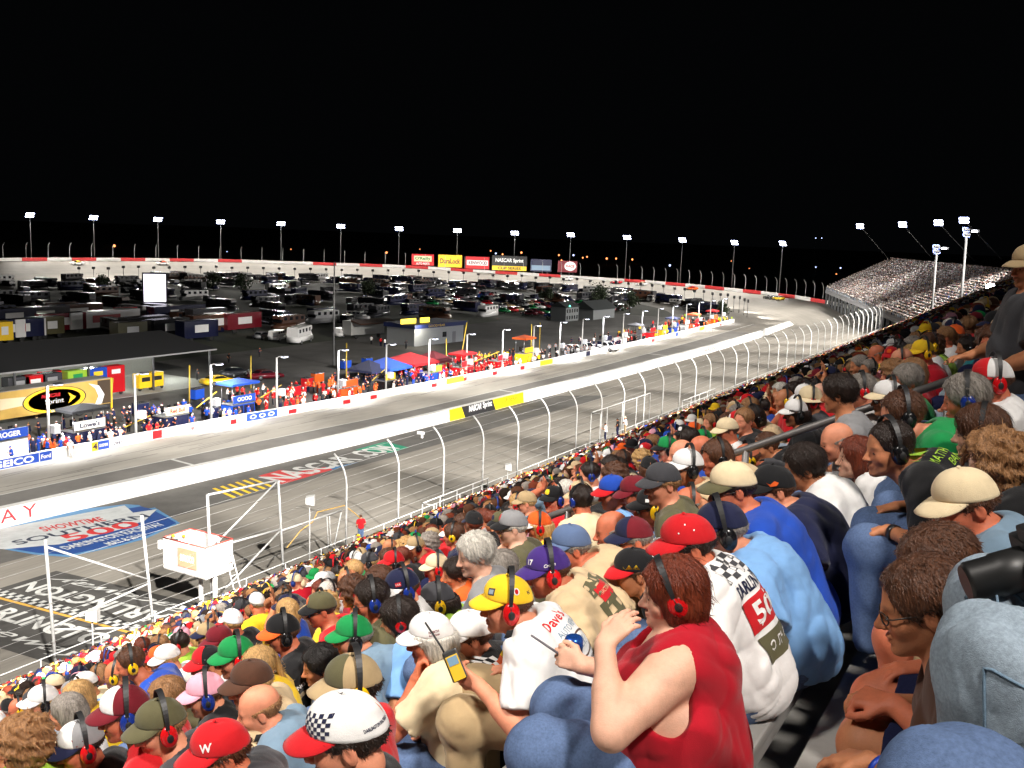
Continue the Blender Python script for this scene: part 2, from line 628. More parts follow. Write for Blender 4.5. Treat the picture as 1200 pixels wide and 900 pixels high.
def skeleton(S):
    s = S.get('s', 1.0)
    lean = rad(S.get('lean', 14))
    fat, fem = S.get('fat', 0.2), S.get('fem', 0)
    stand = S.get('stand', False)
    hipz = 0.93 if stand else 0.525
    K = {}
    v = lambda a, l: np.array([math.sin(a) * l, 0, math.cos(a) * l])
    K['hip'] = np.array([0, 0, hipz])
    K['waist'] = K['hip'] + v(lean * 0.55, 0.17 * s)
    K['chest'] = K['waist'] + v(lean * 1.0, 0.185 * s)
    K['c7'] = K['chest'] + v(lean * 1.5, 0.150 * s)
    K['head'] = K['c7'] + v(lean * 1.1 + 0.12, 0.165 * s)
    hs = (0.945 - 0.035 * fem) * S.get('hk', 1.0)
    K['hs'] = hs
    K['Rh'] = rotm(rad(S.get('hy', 0)), rad(S.get('hp', 6)), rad(S.get('hr', 0)))
    wd = (0.185 - 0.025 * fem) * s
    Rt = rotm(rad(S.get('ty', 0)))
    sh = K['chest'] + v(lean * 1.5, 0.085 * s)
    for sd, nm in ((1, 'L'), (-1, 'R')):
        K['sh' + nm] = sh + Rt @ np.array([-0.005, sd * wd, 0.0])
        A = S.get('arm' + nm, 'lap')
        A = ARMS[A] if isinstance(A, str) else A
        up = 0.405 if stand else 0.0
        fl = lambda p, k=sd: np.array([p[0], p[1] * (k if not S.get('raw_arms') else 1), p[2]])
        K['el' + nm] = fl(A[0]) + np.array([0, 0, up]); K['wr' + nm] = fl(A[1]) + np.array([0, 0, up])
        K['hd' + nm] = fl(A[2]); K['hn' + nm] = fl(A[3]); K['cu' + nm] = A[4]
        # keep limb lengths human
        a, b = K['sh' + nm], K['el' + nm]
        K['el' + nm] = a + (b - a) / np.linalg.norm(b - a) * 0.285
        a, b = K['el' + nm], K['wr' + nm]
        K['wr' + nm] = a + (b - a) / np.linalg.norm(b - a) * 0.245
        if stand:
            K['kn' + nm] = np.array([0.02, sd * 0.10, 0.50]); K['an' + nm] = np.array([-0.02, sd * 0.10, 0.08])
        else:
            kx = S.get('knee', (0.43, 0.15))
            kz = S.get('kneez', 0.53)
            K['kn' + nm] = np.array([kx[0], sd * kx[1], kz]); K['an' + nm] = np.array([kx[0] - 0.05, sd * (kx[1] - 0.02), kz - 0.44])
        K['hp' + nm] = np.array([0.0, sd * 0.085, hipz - 0.02])
    return K


def torso_sdf(P, K, S, t=0.0):
    fat, fem, s = S.get('fat', 0.2), S.get('fem', 0), S.get('s', 1.0)
    lean = rad(S.get('lean', 14))
    Rc = rotm(rad(S.get('ty', 0)), lean)
    d = ell(P, K['hip'] + (0.0, 0, 0.0), (0.125 + 0.05 * fat + t, 0.165 + 0.05 * fat + t, 0.125 + t))
    d = smin(d, ell(P, K['waist'] + (0.015 + 0.055 * fat, 0, -0.01), (0.100 + 0.085 * fat + t, 0.140 + 0.075 * fat + t, 0.155 + 0.02 * fat + t), Rc), 0.09)
    d = smin(d, ell(P, K['chest'], (0.108 + 0.04 * fat + t, (0.152 - 0.02 * fem + 0.04 * fat) * s + t, 0.170 * s + t), Rc), 0.08)
    d = smin(d, rc(P, K['shL'] * 0.93 + K['shR'] * 0.07, K['shR'] * 0.93 + K['shL'] * 0.07, 0.062 + 0.012 * fat + t, 0.062 + 0.012 * fat + t), 0.07)
    nk = K['c7'] * 0.6 + K['chest'] * 0.4
    for nm in 'LR':
        d = smin(d, rc(P, K['c7'] + (-0.012, 0, 0.0), K['sh' + nm] + (-0.01, 0, 0.012), 0.048 + t, 0.042 + t), 0.05)
        if fem:
            c = K['chest'] + Rc @ np.array([0.095 + 0.03 * fat, (0.075 + 0.01 * fat) * (1 if nm == 'L' else -1), -0.02 - 0.03 * fat])
            d = smin(d, ell(P, c, (0.06 + 0.03 * fat + t, 0.062 + 0.02 * fat + t, 0.07 + 0.02 * fat + t)), 0.045)
        if fat > 0.6:
            c = K['waist'] + np.array([-0.02, 0.16 * (1 if nm == 'L' else -1), 0.02])
            d = smin(d, ell(P, c, (0.09 + t, 0.05 + t, 0.07 + t)), 0.06)
    return d


def arm_sdf(P, K, S, nm, t=0.0):
    f = (1 + 0.35 * S.get('fat', 0.2) - 0.12 * S.get('fem', 0)) * S.get('armf', 1.0)
    d = rc(P, K['sh' + nm], K['el' + nm], 0.054 * f + t, 0.041 * f + t)
    d = smin(d, rc(P, K['sh' + nm], K['sh' + nm] * 0.45 + K['el' + nm] * 0.55, 0.056 * f + t, 0.047 * f + t), 0.02)
    return d


def fore_sdf(P, K, S, nm, t=0.0):
    f = (1 + 0.25 * S.get('fat', 0.2) - 0.12 * S.get('fem', 0)) * (0.5 + 0.5 * S.get('armf', 1.0))
    a, b = K['el' + nm], K['wr' + nm]
    d = rc(P, a, b, 0.038 * f + t, 0.0255 * f + t)
    return smin(d, rc(P, a * 0.85 + b * 0.15, a * 0.55 + b * 0.45, 0.042 * f + t, 0.037 * f + t), 0.03)


def leg_sdf(P, K, S, nm, t=0.0, calf=True):
    f = 1 + 0.35 * S.get('fat', 0.2)
    d = rc(P, K['hp' + nm], K['kn' + nm], 0.088 * f + t, 0.060 * f + t)
    if calf:
        d = smin(d, rc(P, K['kn' + nm], K['an' + nm], 0.055 * f + t, 0.036 * f + t), 0.05)
        d = smin(d, ell(P, K['kn' + nm] * 0.7 + K['an' + nm] * 0.3 + (-0.02, 0, 0), (0.055 * f + t, 0.052 * f + t, 0.11 + t)), 0.04)
        if t == 0: d = smin(d, rc(P, K['an' + nm] + (-0.02, 0, -0.045), K['an' + nm] + (0.15, 0, -0.055), 0.036, 0.030), 0.03)
    return d


def body_mesh(S, K, hq, bq):
    fine_hands = S.get('hands', False)
    H = {}
    for sd, nm in ((1, 'L'), (-1, 'R')):
        H[nm] = segs_hand(K['wr' + nm], K['hd' + nm], K['hn' + nm], -sd if S.get('raw_arms') else sd, K['cu' + nm], 1.0 - 0.08 * S.get('fem', 0))
    hc, Rh, hs = K['head'], K['Rh'].astype(f32), K['hs']
    nb = hc + K['Rh'] @ np.array([-0.028, 0, -0.075])
    fat = S.get('fat', 0.2)

    def f(P):
        P = P.astype(f32)
        d = torso_sdf(P, K, S)
        d = smin(d, rc(P, K['c7'] + (0.0, 0, -0.03), nb, 0.062 + 0.012 * fat, 0.053 + 0.012 * fat - 0.008 * S.get('fem', 0)), 0.035)
        for nm in 'LR':
            d = smin(d, arm_sdf(P, K, S, nm), 0.035)
            d = smin(d, fore_sdf(P, K, S, nm), 0.02)
            d = smin(d, leg_sdf(P, K, S, nm, 0.0 if (S.get('shorts') or not S.get('legs', True)) else -0.016), 0.03)
            w = K['wr' + nm] + 0.08 * K['hd' + nm] / np.linalg.norm(K['hd' + nm])

            def hand(Q, nm=nm):
                h = None
                for a, b, ra, rb, k in H[nm]:
                    x = rc(Q, a, b, ra, rb)
                    h = x if h is None else smin(h, x, k)
                return h
            d = smin(d, near(P, w, 0.19, hand), 0.014)
        hd = near(P, hc, 0.24, lambda Q: head_sdf(((Q - hc.astype(f32)) @ Rh) / hs, S) * hs)
        return smin(d, hd, 0.022)

    ext = [hc, *(K[k + n] for k in ('sh', 'el', 'wr', 'kn', 'an', 'hp') for n in 'LR')]
    lo = np.min(ext, 0) - 0.2; hi = np.max(ext, 0) + 0.2
    lo[2] = 0.0
    fine = [[], [], []]
    for ax in range(3):
        r = (0.125, 0.1, 0.14)[ax]
        fine[ax].append((hc[ax] - r, hc[ax] + r, hq))
        if fine_hands:
            for nm in fine_hands:
                w = K['wr' + nm] + 0.08 * K['hd' + nm] / np.linalg.norm(K['hd' + nm])
                fine[ax].append((w[ax] - 0.10, w[ax] + 0.10, 0.0055))
    V, Q = nets(f, *(grid_axis(lo[a], hi[a], bq, fine[a]) for a in range(3)))
    me = mesh_np('person', V, Q)
    q = ((V - hc) @ K['Rh']) / hs
    r, g = head_tint(q, S)
    far = (np.abs(q) > 0.2).any(1)
    r[far] = 0; g[far] = 0
    at = me.attributes.new('tint', 'FLOAT_COLOR', 'POINT')
    C = np.zeros((len(V), 4), f32); C[:, 0] = r; C[:, 1] = g; C[:, 3] = 1
    at.data.foreach_set('color', C.ravel())
    return me


def plane_cut(P, p, n):
    n = np.asarray(n, float); n = n / np.linalg.norm(n)
    return (P - np.asarray(p, f32)) @ n.astype(f32)


def shirt_mesh(S, K, q):
    kind = S.get('cut', 'tee')
    seed = S.get('seed', 1)
    amp = 1.9 * S.get('fold', 0.006)

    def f(P):
        P = P.astype(f32)
        d = torso_sdf(P, K, S, 0.012)
        # cloth hangs straight from the shoulder blades to the bench
        d = smin(d, rc(P, K['chest'] + (-0.015, 0, 0), K['hip'] + (-0.03, 0, 0.02), 0.105 + 0.03 * S.get('fat', 0.2), 0.135 + 0.03 * S.get('fat', 0.2)), 0.08)
        for nm in 'LR':
            a, e = K['sh' + nm], K['el' + nm]
            if kind == 'tank':
                c = a + (0.0, (0.05 if nm == 'L' else -0.05), -0.015)
                d = smax(d, -rc(P, c + (0, 0, 0.03), c + (0.01, (0.03 if nm == 'L' else -0.03), -0.10), 0.062, 0.072), 0.012)
                continue
            ln = {'tee': 0.72, 'polo': 0.7, 'long': 1.0}[kind]
            f_ = 1 + 0.35 * S.get('fat', 0.2) - 0.12 * S.get('fem', 0)
            fl = 0.010 if kind != 'long' else 0
            sl = rc(P, a, e, 0.062 * f_ + 0.010, 0.052 * f_ + 0.012 + fl)
            if kind == 'long':
                w = K['wr' + nm]
                sl = smin(sl, rc(P, e, w, 0.052 * f_ + 0.008, 0.034 + 0.012), 0.03)
                sl = smax(sl, plane_cut(P, w, w - e), 0.006)
            else:
                sl = smax(sl, plane_cut(P, a + (e - a) * ln, e - a), 0.006)
            d = smin(d, sl, 0.04)
        d = d + folds(P, seed, amp)
        nk = K['c7'] + np.array([0.03, 0, 0.030])
        d = smax(d, -rc(P, nk, nk + K['Rh'] @ np.array([0.03, 0, 0.12]), 0.068 + 0.012 * S.get('fat', 0.2), 0.12), 0.008)
        if kind == 'tank' or S.get('fem'):
            d = smax(d, -ell(P, K['c7'] + (0.09, 0, 0.0), (0.06, 0.07, 0.09)), 0.02)
        d = smax(d, -(P[:, 2] - (K['hip'][2] - 0.095)), 0.01)
        return d

    ext = [K['head'] * 0.5 + K['c7'] * 0.5] + [K[k + n] for k in (('sh', 'el', 'wr') if kind == 'long' else ('sh', 'el')) for n in 'LR']
    lo = np.min(ext + [K['hip']], 0) - 0.26; hi = np.max(ext + [K['hip']], 0) + 0.26
    lo[2] = K['hip'][2] - 0.14; hi[2] = K['c7'][2] + 0.12
    V, Q = nets(f, *(grid_axis(lo[a], hi[a], q) for a in range(3)))
    return mesh_np('shirt', V, Q)


def trouser_mesh(S, K, q):
    short = S.get('shorts', False)

    def f(P):
        P = P.astype(f32)
        d = ell(P, K['hip'] - (0, 0, 0.01), (0.122 + 0.045 * S.get('fat', .2), 0.160 + 0.045 * S.get('fat', .2), 0.115))
        for nm in 'LR':
            a, k, n = K['hp' + nm], K['kn' + nm], K['an' + nm]
            f_ = 1 + 0.35 * S.get('fat', 0.2)
            if short:
                x = rc(P, a, k, 0.088 * f_ + 0.016, 0.060 * f_ + 0.026)
                x = smax(x, plane_cut(P, a + (k - a) * S.get('hem', 0.86), k - a), 0.006)
            else:
                x = smin(rc(P, a, k, 0.088 * f_ + 0.014, 0.060 * f_ + 0.016), rc(P, k, n, 0.057 * f_ + 0.016, 0.066), 0.05)
                x = smax(x, -(P[:, 2] - 0.09), 0.006)
            d = smin(d, x, 0.03)
        return smax(d + folds(P, S.get('seed', 1) + 5, S.get('tfold', 0.009), 0.09), P[:, 2] - max(K['hip'][2] + 0.06, K['knL'][2] + 0.16 if S.get('kneez') else 0) - np.clip(P[:, 0] - 0.07, 0, 0.1) * 1.6, 0.02)

    ext = [K[k + n] for k in (('kn', 'hp') if short else ('kn', 'hp', 'an')) for n in 'LR']
    lo = np.min(ext, 0) - 0.21; hi = np.max(ext, 0) + 0.17
    if short: lo[2] = K['hip'][2] - 0.2
    V, Q = nets(f, *(grid_axis(lo[a], hi[a], q) for a in range(3)))
    return mesh_np('trousers', V, Q)


def strands(V, Q, style, r, n, cap=False):
    """loose locks lying on the hair, so that its edge is not a clean shell"""
    if style in ('bald', 'crew'): n = int(n * 0.5)
    Ln = (0.55 if cap else 1.0) * {'short': 0.020, 'crew': 0.008, 'bald': 0.014, 'bob': 0.070, 'long': 0.085, 'curly': 0.040, 'pony': 0.050, 'full': 0.045}[style]
    f = Q[r.randint(0, len(Q), n)]
    P = V[f].mean(1)
    N = np.cross(V[f[:, 2]] - V[f[:, 0]], V[f[:, 3]] - V[f[:, 1]])
    N /= np.linalg.norm(N, axis=1)[:, None] + 1e-9
    out = P - np.array([-0.016, 0, 0.02])
    ok = ((N * out).sum(1) * np.sign((N * out).sum(1).mean()) > 0.02) & (np.abs(N[:, 2]) < (0.55 if cap else 2))
    f, P, N, out = f[ok], P[ok], N[ok], out[ok]
    n = len(P)
    N *= np.sign((N * out).sum(1))[:, None]
    D = np.array([-0.55, 0, -0.9]) + r.randn(n, 3) * (0.9 if style == 'curly' else 0.28)
    D[:, 1] += P[:, 1] * 3
    D -= N * (D * N).sum(1)[:, None]
    D /= np.linalg.norm(D, axis=1)[:, None] + 1e-9
    W = np.cross(N, D)
    L = Ln * (0.5 + r.rand(n))[:, None]
    wd = (0.0008 + 0.0012 * r.rand(n))[:, None]
    lift = (0.0015 + 0.0035 * r.rand(n) ** 3)[:, None]
    rows = []
    bend = r.randn(n, 3) * 0.004
    for t, k, w in ((0.0, -0.6, 0.7), (0.5, 0.8, 1.0), (1.0, 1.0, 0.25)):
        c = P + D * L * t + N * lift * k - N * (L * t) ** 2 * 4.5 + bend * t * t
        rows.append((c - W * wd * w, c + W * wd * w))
    b = len(V)
    idx = b + np.arange(n)
    A = np.concatenate([x for pr in rows for x in pr])
    i = [b + j * n + np.arange(n) for j in range(6)]
    Q2 = np.concatenate([np.stack([i[0], i[1], i[3], i[2]], 1), np.stack([i[2], i[3], i[5], i[4]], 1)])
    return np.concatenate([V, A]), np.concatenate([Q, Q2]), None


# ---- things on the head, all in the head's own frame (x forward, y left, z up, metres)
_HP = {}


def hair_piece(style, seed=0, q=0.0075, cap=False):
    key = ('hair', style, seed, q, cap)
    if key in _HP: return _HP[key]
    r = np.random.RandomState(seed + 3)
    ph = r.rand(6) * 6

    def f(P):
        P = P.astype(f32)
        A = np.arctan2(P[:, 1], P[:, 0] + 0.02)
        th = {'short': 0.012, 'crew': 0.007, 'bald': 0.006, 'bob': 0.026, 'long': 0.020, 'curly': 0.036, 'pony': 0.012, 'full': 0.021}[style]
        if cap: th = min(th, 0.020) if style in ('bob', 'long', 'curly') else min(th, 0.008)
        d = ell(P, (-0.016, 0, 0.036), (0.100 + th, 0.078 + th, 0.088 + th * (0.9 if not cap else 0.2)))
        Pa = P.copy(); Pa[:, 1] = np.abs(Pa[:, 1])
        face = ell(Pa, (0.105, 0, -0.035), (0.088, 0.085, 0.115))
        if style in ('bob', 'long', 'curly'):
            d = smin(d, ell(P, (-0.035, 0, -0.03), (0.085 + th * 0.6, 0.082 + th, 0.10)), 0.03)
            if style == 'long':
                d = smin(d, rc(P, (-0.055, 0, -0.02), (-0.085, 0, -0.22), 0.085, 0.055), 0.04)
            if style == 'bob':
                d = smin(d, rc(P, (-0.045, 0, -0.05), (-0.04, 0, -0.12), 0.088, 0.082), 0.03)
            face = ell(Pa, (0.095, 0, -0.05), (0.085, 0.078, 0.125))
            d = smax(d, -face, 0.012)
            d = smax(d, -(P[:, 2] + {'bob': 0.155, 'long': 0.26, 'curly': 0.12}[style] + 0.012 * np.sin(A * 9 + ph[0]).astype(f32)), 0.01)
        else:
            d = smax(d, -face, 0.012)
            # free the ears and the neck
            d = smax(d, -ell(Pa, (-0.012, 0.09, -0.02), (0.026, 0.03, 0.036)), 0.008)
            nape = -(P[:, 2] + 0.052 + np.clip(P[:, 0], -0.05, 0.03) * -0.75 * 0 - np.clip(P[:, 0] + 0.01, 0, 0.1) * 0.9)
            d = smax(d, nape, 0.012)
            if style == 'bald':
                d = smax(d, P[:, 2] - 0.035 + np.clip(P[:, 0] + 0.03, 0, 1) * 0.25, 0.01)
            if style == 'pony':
                d = smin(d, rc(P, (-0.115, 0, 0.03), (-0.15, 0, -0.14), 0.026, 0.014), 0.02)
        if cap:
            d = smax(d, P[:, 2] - (0.034 + 0.16 * P[:, 0]), 0.006)
        amp = {'short': 0.0018, 'crew': 0.0008, 'bald': 0.0008, 'bob': 0.0024, 'long': 0.003, 'curly': 0.010, 'pony': 0.002, 'full': 0.003}[style]
        if style == 'curly':
            d = d + amp * (np.sin(P[:, 0] * 95 + 2 * np.sin(P[:, 2] * 60 + ph[1])) * np.sin(P[:, 1] * 90 + 1.5 * np.sin(P[:, 0] * 55)) + 0.6 * np.sin(P[:, 2] * 100 + A * 4)).astype(f32)
        else:
            w = P[:, 2] * (14 if style in ('bob', 'long') else 26)
            d = d + amp * (np.sin(A * 11 + ph[2] + 1.4 * np.sin(w + ph[3]) + P[:, 0] * 40) + 0.6 * np.sin(A * 29 + ph[4] + w + 1.2 * np.sin(P[:, 2] * 60))).astype(f32)
        return d

    lo, hi = (-0.2, -0.15, {'long': -0.3, 'bob': -0.19, 'pony': -0.2}.get(style, -0.16)), (0.14, 0.15, 0.19)
    V, Q = nets(f, *(grid_axis(lo[a], hi[a], q) for a in range(3)))
    V, Q, T = strands(V, Q, style, r, 2600 if q < 0.009 else 900, cap)
    me = mesh_np('hair', V, Q)
    _HP[key] = me
    return me


CA, CB, CX_, CZ0, CT = 0.1065, 0.0860, -0.013, 0.034, 0.17


def cap_crown(n=72, m=14, grow=0.0, top=0.096):
    V, Q, MI = [], [], []
    prof = [(-0.10, 0.985)] + [(t / (m - 1), 1.0) for t in range(m)]
    for t, k in prof:
        e = max(t, 0) * math.pi / 2
        rr = k * math.cos(e) ** 0.72 if t < 1 else 0.004
        h = math.sin(e) ** 1.12 if t >= 0 else t * 0.10
        for j in range(n):
            p = 2 * math.pi * j / n
            seam = 1 - 0.017 * max(math.exp(-((((p + math.pi / 6 * 0) % (math.pi / 3)) - g) / 0.035) ** 2) for g in (0, math.pi / 3)) * (1 if t > 0.05 else 0)
            fr = 1 + 0.05 * math.exp(-(math.sin(p / 2) / 0.45) ** 2) * math.sin(math.pi * min(max(t, 0) * 1.25, 1))
            x = CX_ + (CA + grow) * math.cos(p) * rr * seam * fr
            y = (CB + grow) * math.sin(p) * rr * seam
            z = CZ0 + CT * (CX_ + CA * math.cos(p)) * (1 - 0.75 * max(t, 0)) + (top + grow) * h
            V.append((x, y, z))
    R = len(prof)
    for i in range(R - 1):
        for j in range(n):
            a = 2 * math.pi * (j + 0.5) / n
            Q.append((i * n + j, i * n + (j + 1) % n, (i + 1) * n + (j + 1) % n, (i + 1) * n + j))
            MI.append(2 if abs(((a + math.pi) % (2 * math.pi)) - math.pi) < 0.34 and 3 <= i <= 7 and abs(((a + math.pi) % (2 * math.pi)) - math.pi) / 0.34 + abs(i - 5) / 4.5 < 1.25 else (1 if math.cos(a) > 0.5 else 0))
    b = len(V)
    V.append((CX_, 0, V[-1][2] + 0.001))
    T = [((R - 1) * n + j, (R - 1) * n + (j + 1) % n, b) for j in range(n)]
    MI += [0] * n
    c0 = len(V)                       # the button on top
    zt = V[b][2]
    for rr, h in ((0.0075, -0.001), (0.0072, 0.002), (0.004, 0.0042)):
        V += [(CX_ + rr * math.cos(2 * math.pi * j / 12), rr * math.sin(2 * math.pi * j / 12), zt + h) for j in range(12)]
    for i in range(2):
        for j in range(12): Q.append((c0 + i * 12 + j, c0 + i * 12 + (j + 1) % 12, c0 + (i + 1) * 12 + (j + 1) % 12, c0 + (i + 1) * 12 + j))
    V.append((CX_, 0, zt + 0.0048))
    for j in range(12): T.append((c0 + 24 + j, c0 + 24 + (j + 1) % 12, len(V) - 1))
    nq = len(Q)
    MI = MI[:nq - 24] + [0] * 24 + MI[nq - 24:] + [0] * 12
    return V, Q, T, MI


def cap_brim(full=False, length=0.076, n=26, m=7):
    V, Q = [], []
    A = math.pi if full else rad(76)
    for side in (0, 1):
        for i in range(m):
            u = i / (m - 1)
            for j in range(n + 1):
                w = -1 + 2 * j / n
                p = w * A
                L = length * (1 if full else max(0.0, 1 - abs(w) ** 2.6) ** 0.62)
                ca, cb = CA - 0.004, CB - 0.004
                bx, by = CX_ + ca * math.cos(p), cb * math.sin(p)
                if full: dx, dy = math.cos(p), math.sin(p)
                else: dx, dy = 1.0 if abs(w) < 1 else 1.0, 0.25 * math.sin(p)
                x, y = bx + dx * L * u, by + dy * L * u
                z = CZ0 + CT * bx + 0.002 - (0.020 * u * u + 0.012 * u) * (L / 0.072)
                if not full: z += 0.020 * (1 - (y / 0.08) ** 2) * u * 0.6 - 0.006 * u
                else: z -= 0.012 * math.sin(2 * p) * u * 0.3
                V.append((x, y, z - (0.0035 if side else 0)))
    st = m * (n + 1)
    for side in (0, 1):
        for i in range(m - 1):
            for j in range(n):
                q = [side * st + i * (n + 1) + j, side * st + (i + 1) * (n + 1) + j, side * st + (i + 1) * (n + 1) + j + 1, side * st + i * (n + 1) + j + 1]
                Q.append(q if side == 0 else q[::-1])
    i = m - 1
    for j in range(n):
        a = i * (n + 1) + j
        Q.append((a, st + a, st + a + 1, a + 1))
    return V, Q


def cap_meshes(kind='cap'):
    key = ('cap', kind)
    if key in _HP: return _HP[key]
    if kind == 'hat':
        V, Q, T, MI = cap_crown(top=0.108)
        c = mesh_np('cap', V, Q, T, mi=[0] * (len(Q) + len(T)))
        V, Q = cap_brim(True, 0.055, 48)
    else:
        V, Q, T, MI = cap_crown()
        mb = [(CX_ + 0.008 * math.cos(a) * c_, 0.008 * math.sin(a) * c_, 0) for a in (0,) for c_ in (1,)]
        c = mesh_np('cap', V, Q, T, mi=MI)
        V, Q = cap_brim()
    b = mesh_np('brim', V, Q)
    _HP[key] = (c, b)
    return _HP[key]


def muff_meshes():
    if 'muff' in _HP: return _HP['muff']
    mb = MB()
    W, n = 0.026, 26
    rows = []
    for i in range(n + 1):
        a = rad(-98) + rad(196) * i / n
        y, z = 0.1035 * math.sin(a), 0.030 + 0.1215 * math.cos(a)
        oy, oz = math.sin(a) * 0.005, math.cos(a) * 0.005
        w = W * (0.45 + 0.55 * math.cos(a * 0.8))
        x0 = -0.012 - 0.012 * math.cos(a)
        rows.append([mb.bm.verts.new(p) for p in ((x0 - w / 2, y, z), (x0 + w / 2, y, z), (x0 + w / 2, y + oy, z + oz), (x0 - w / 2, y + oy, z + oz))])
    for A, B in zip(rows, rows[1:]):
        for k in range(4): mb._f([A[k], A[(k + 1) % 4], B[(k + 1) % 4], B[k]], False)
    mb._f(rows[0]); mb._f(rows[-1][::-1])
    for sd in (1, -1):
        mb.tube([(-0.012, sd * 0.104, 0.03), (-0.012, sd * 0.111, 0.012), (-0.012, sd * 0.108, -0.008)], 0.0035, 6)
    band = mb.mesh('ear_defenders')
    cups = []
    for sd in (1, -1):
        mb = MB()
        rings = []
        prof = [(0.030, -0.012, 1), (0.0375, -0.010, 1), (0.0385, -0.004, 1), (0.0345, 0.0, 1), (0.0365, 0.001, 0), (0.0375, 0.008, 0), (0.0360, 0.016, 0), (0.0305, 0.024, 0), (0.020, 0.0292, 0), (0.0145, 0.030, 0), (0.0142, 0.0306, 1), (0.001, 0.0310, 1)]
        nn = 28
        for r, h, m_ in prof:
            rings.append([mb.bm.verts.new((-0.014 + r * math.cos(2 * math.pi * k / nn), sd * (0.083 + h), -0.010 + 1.28 * r * math.sin(2 * math.pi * k / nn))) for k in range(nn)])
        for i, (A, B) in enumerate(zip(rings, rings[1:])):
            mb.mi = 1 if prof[i + 1][2] and prof[i][2] else (1 if i >= 9 else 0)
            if i == 3: mb.mi = 1
            for k in range(nn): mb._f([A[k], A[(k + 1) % nn], B[(k + 1) % nn], B[k]], True)
        mb._f(rings[-1]); mb._f(rings[0][::-1])
        cups.append(mb.mesh('ear_cup'))
    _HP['muff'] = (band, cups[0], cups[1])
    return _HP['muff']


def glasses_mesh(sun):
    key = ('glasses', sun)
    if key in _HP: return _HP[key]
    mb = MB()
    for sd in (1, -1):
        pts = [(0.1005 - 0.006 * (1 - math.cos(a)) * 0 - 0.012 * (abs(0.033 + 0.024 * math.cos(a)) / 0.05) ** 2, sd * (0.033 + 0.023 * math.cos(a)), -0.008 + 0.0155 * math.sin(a)) for a in [2 * math.pi * k / 16 for k in range(17)]]
        mb.mi = 0
        mb.tube(pts, 0.0021, 5, cap=False)
        mb.tube([(0.092, sd * 0.055, -0.002), (0.075, sd * 0.070, 0.0), (-0.01, sd * 0.080, 0.006), (-0.03, sd * 0.080, -0.012)], 0.0022, 5)
        if sun:
            mb.mi = 1
            c = mb.bm.verts.new((0.0975, sd * 0.033, -0.008))
            vs = [mb.bm.verts.new((p[0] - 0.0012, p[1], p[2])) for p in pts[:-1]]
            for k in range(16): mb._f([c, vs[k], vs[(k + 1) % 16]], True)
    mb.mi = 0
    mb.tube([(0.0995, 0.011, -0.003), (0.102, 0, -0.001), (0.0995, -0.011, -0.003)], 0.0021, 5)
    _HP[key] = mb.mesh('glasses')
    return _HP[key]


def new_obj(name, me, parent, mats, mtx=None):
    """an object on (possibly shared) mesh data with its own materials"""
    while len(me.materials) < len(mats): me.materials.append(None)
    o = bpy.data.objects.new(name, me)
    COL.objects.link(o)
    o.parent = parent
    if mtx is not None: o.matrix_local = mtx
    for i, m in enumerate(mats):
        o.material_slots[i].link = 'OBJECT'
        o.material_slots[i].material = m
    return o


def eye_mesh():
    if 'eye' in _HP: return _HP['eye']
    mb = MB()
    n, m = 14, 10
    rows = []
    for j in range(m + 1):
        t = math.pi * j / m           # from the front pole backwards
        rows.append([mb.bm.verts.new((0.0118 * math.cos(t), 0.0125 * math.sin(t) * math.cos(2 * math.pi * k / n), 0.0056 * math.sin(t) * math.sin(2 * math.pi * k / n))) for k in range(n)])
    for j in range(m):
        mb.mi = 1 if j < 3 else 0
        for k in range(n): mb._f([rows[j][k], rows[j][(k + 1) % n], rows[j + 1][(k + 1) % n], rows[j + 1][k]], True)
    bmesh.ops.remove_doubles(mb.bm, verts=mb.bm.verts[:], dist=1e-5)
    _HP['eye'] = mb.mesh('eye')
    return _HP['eye']


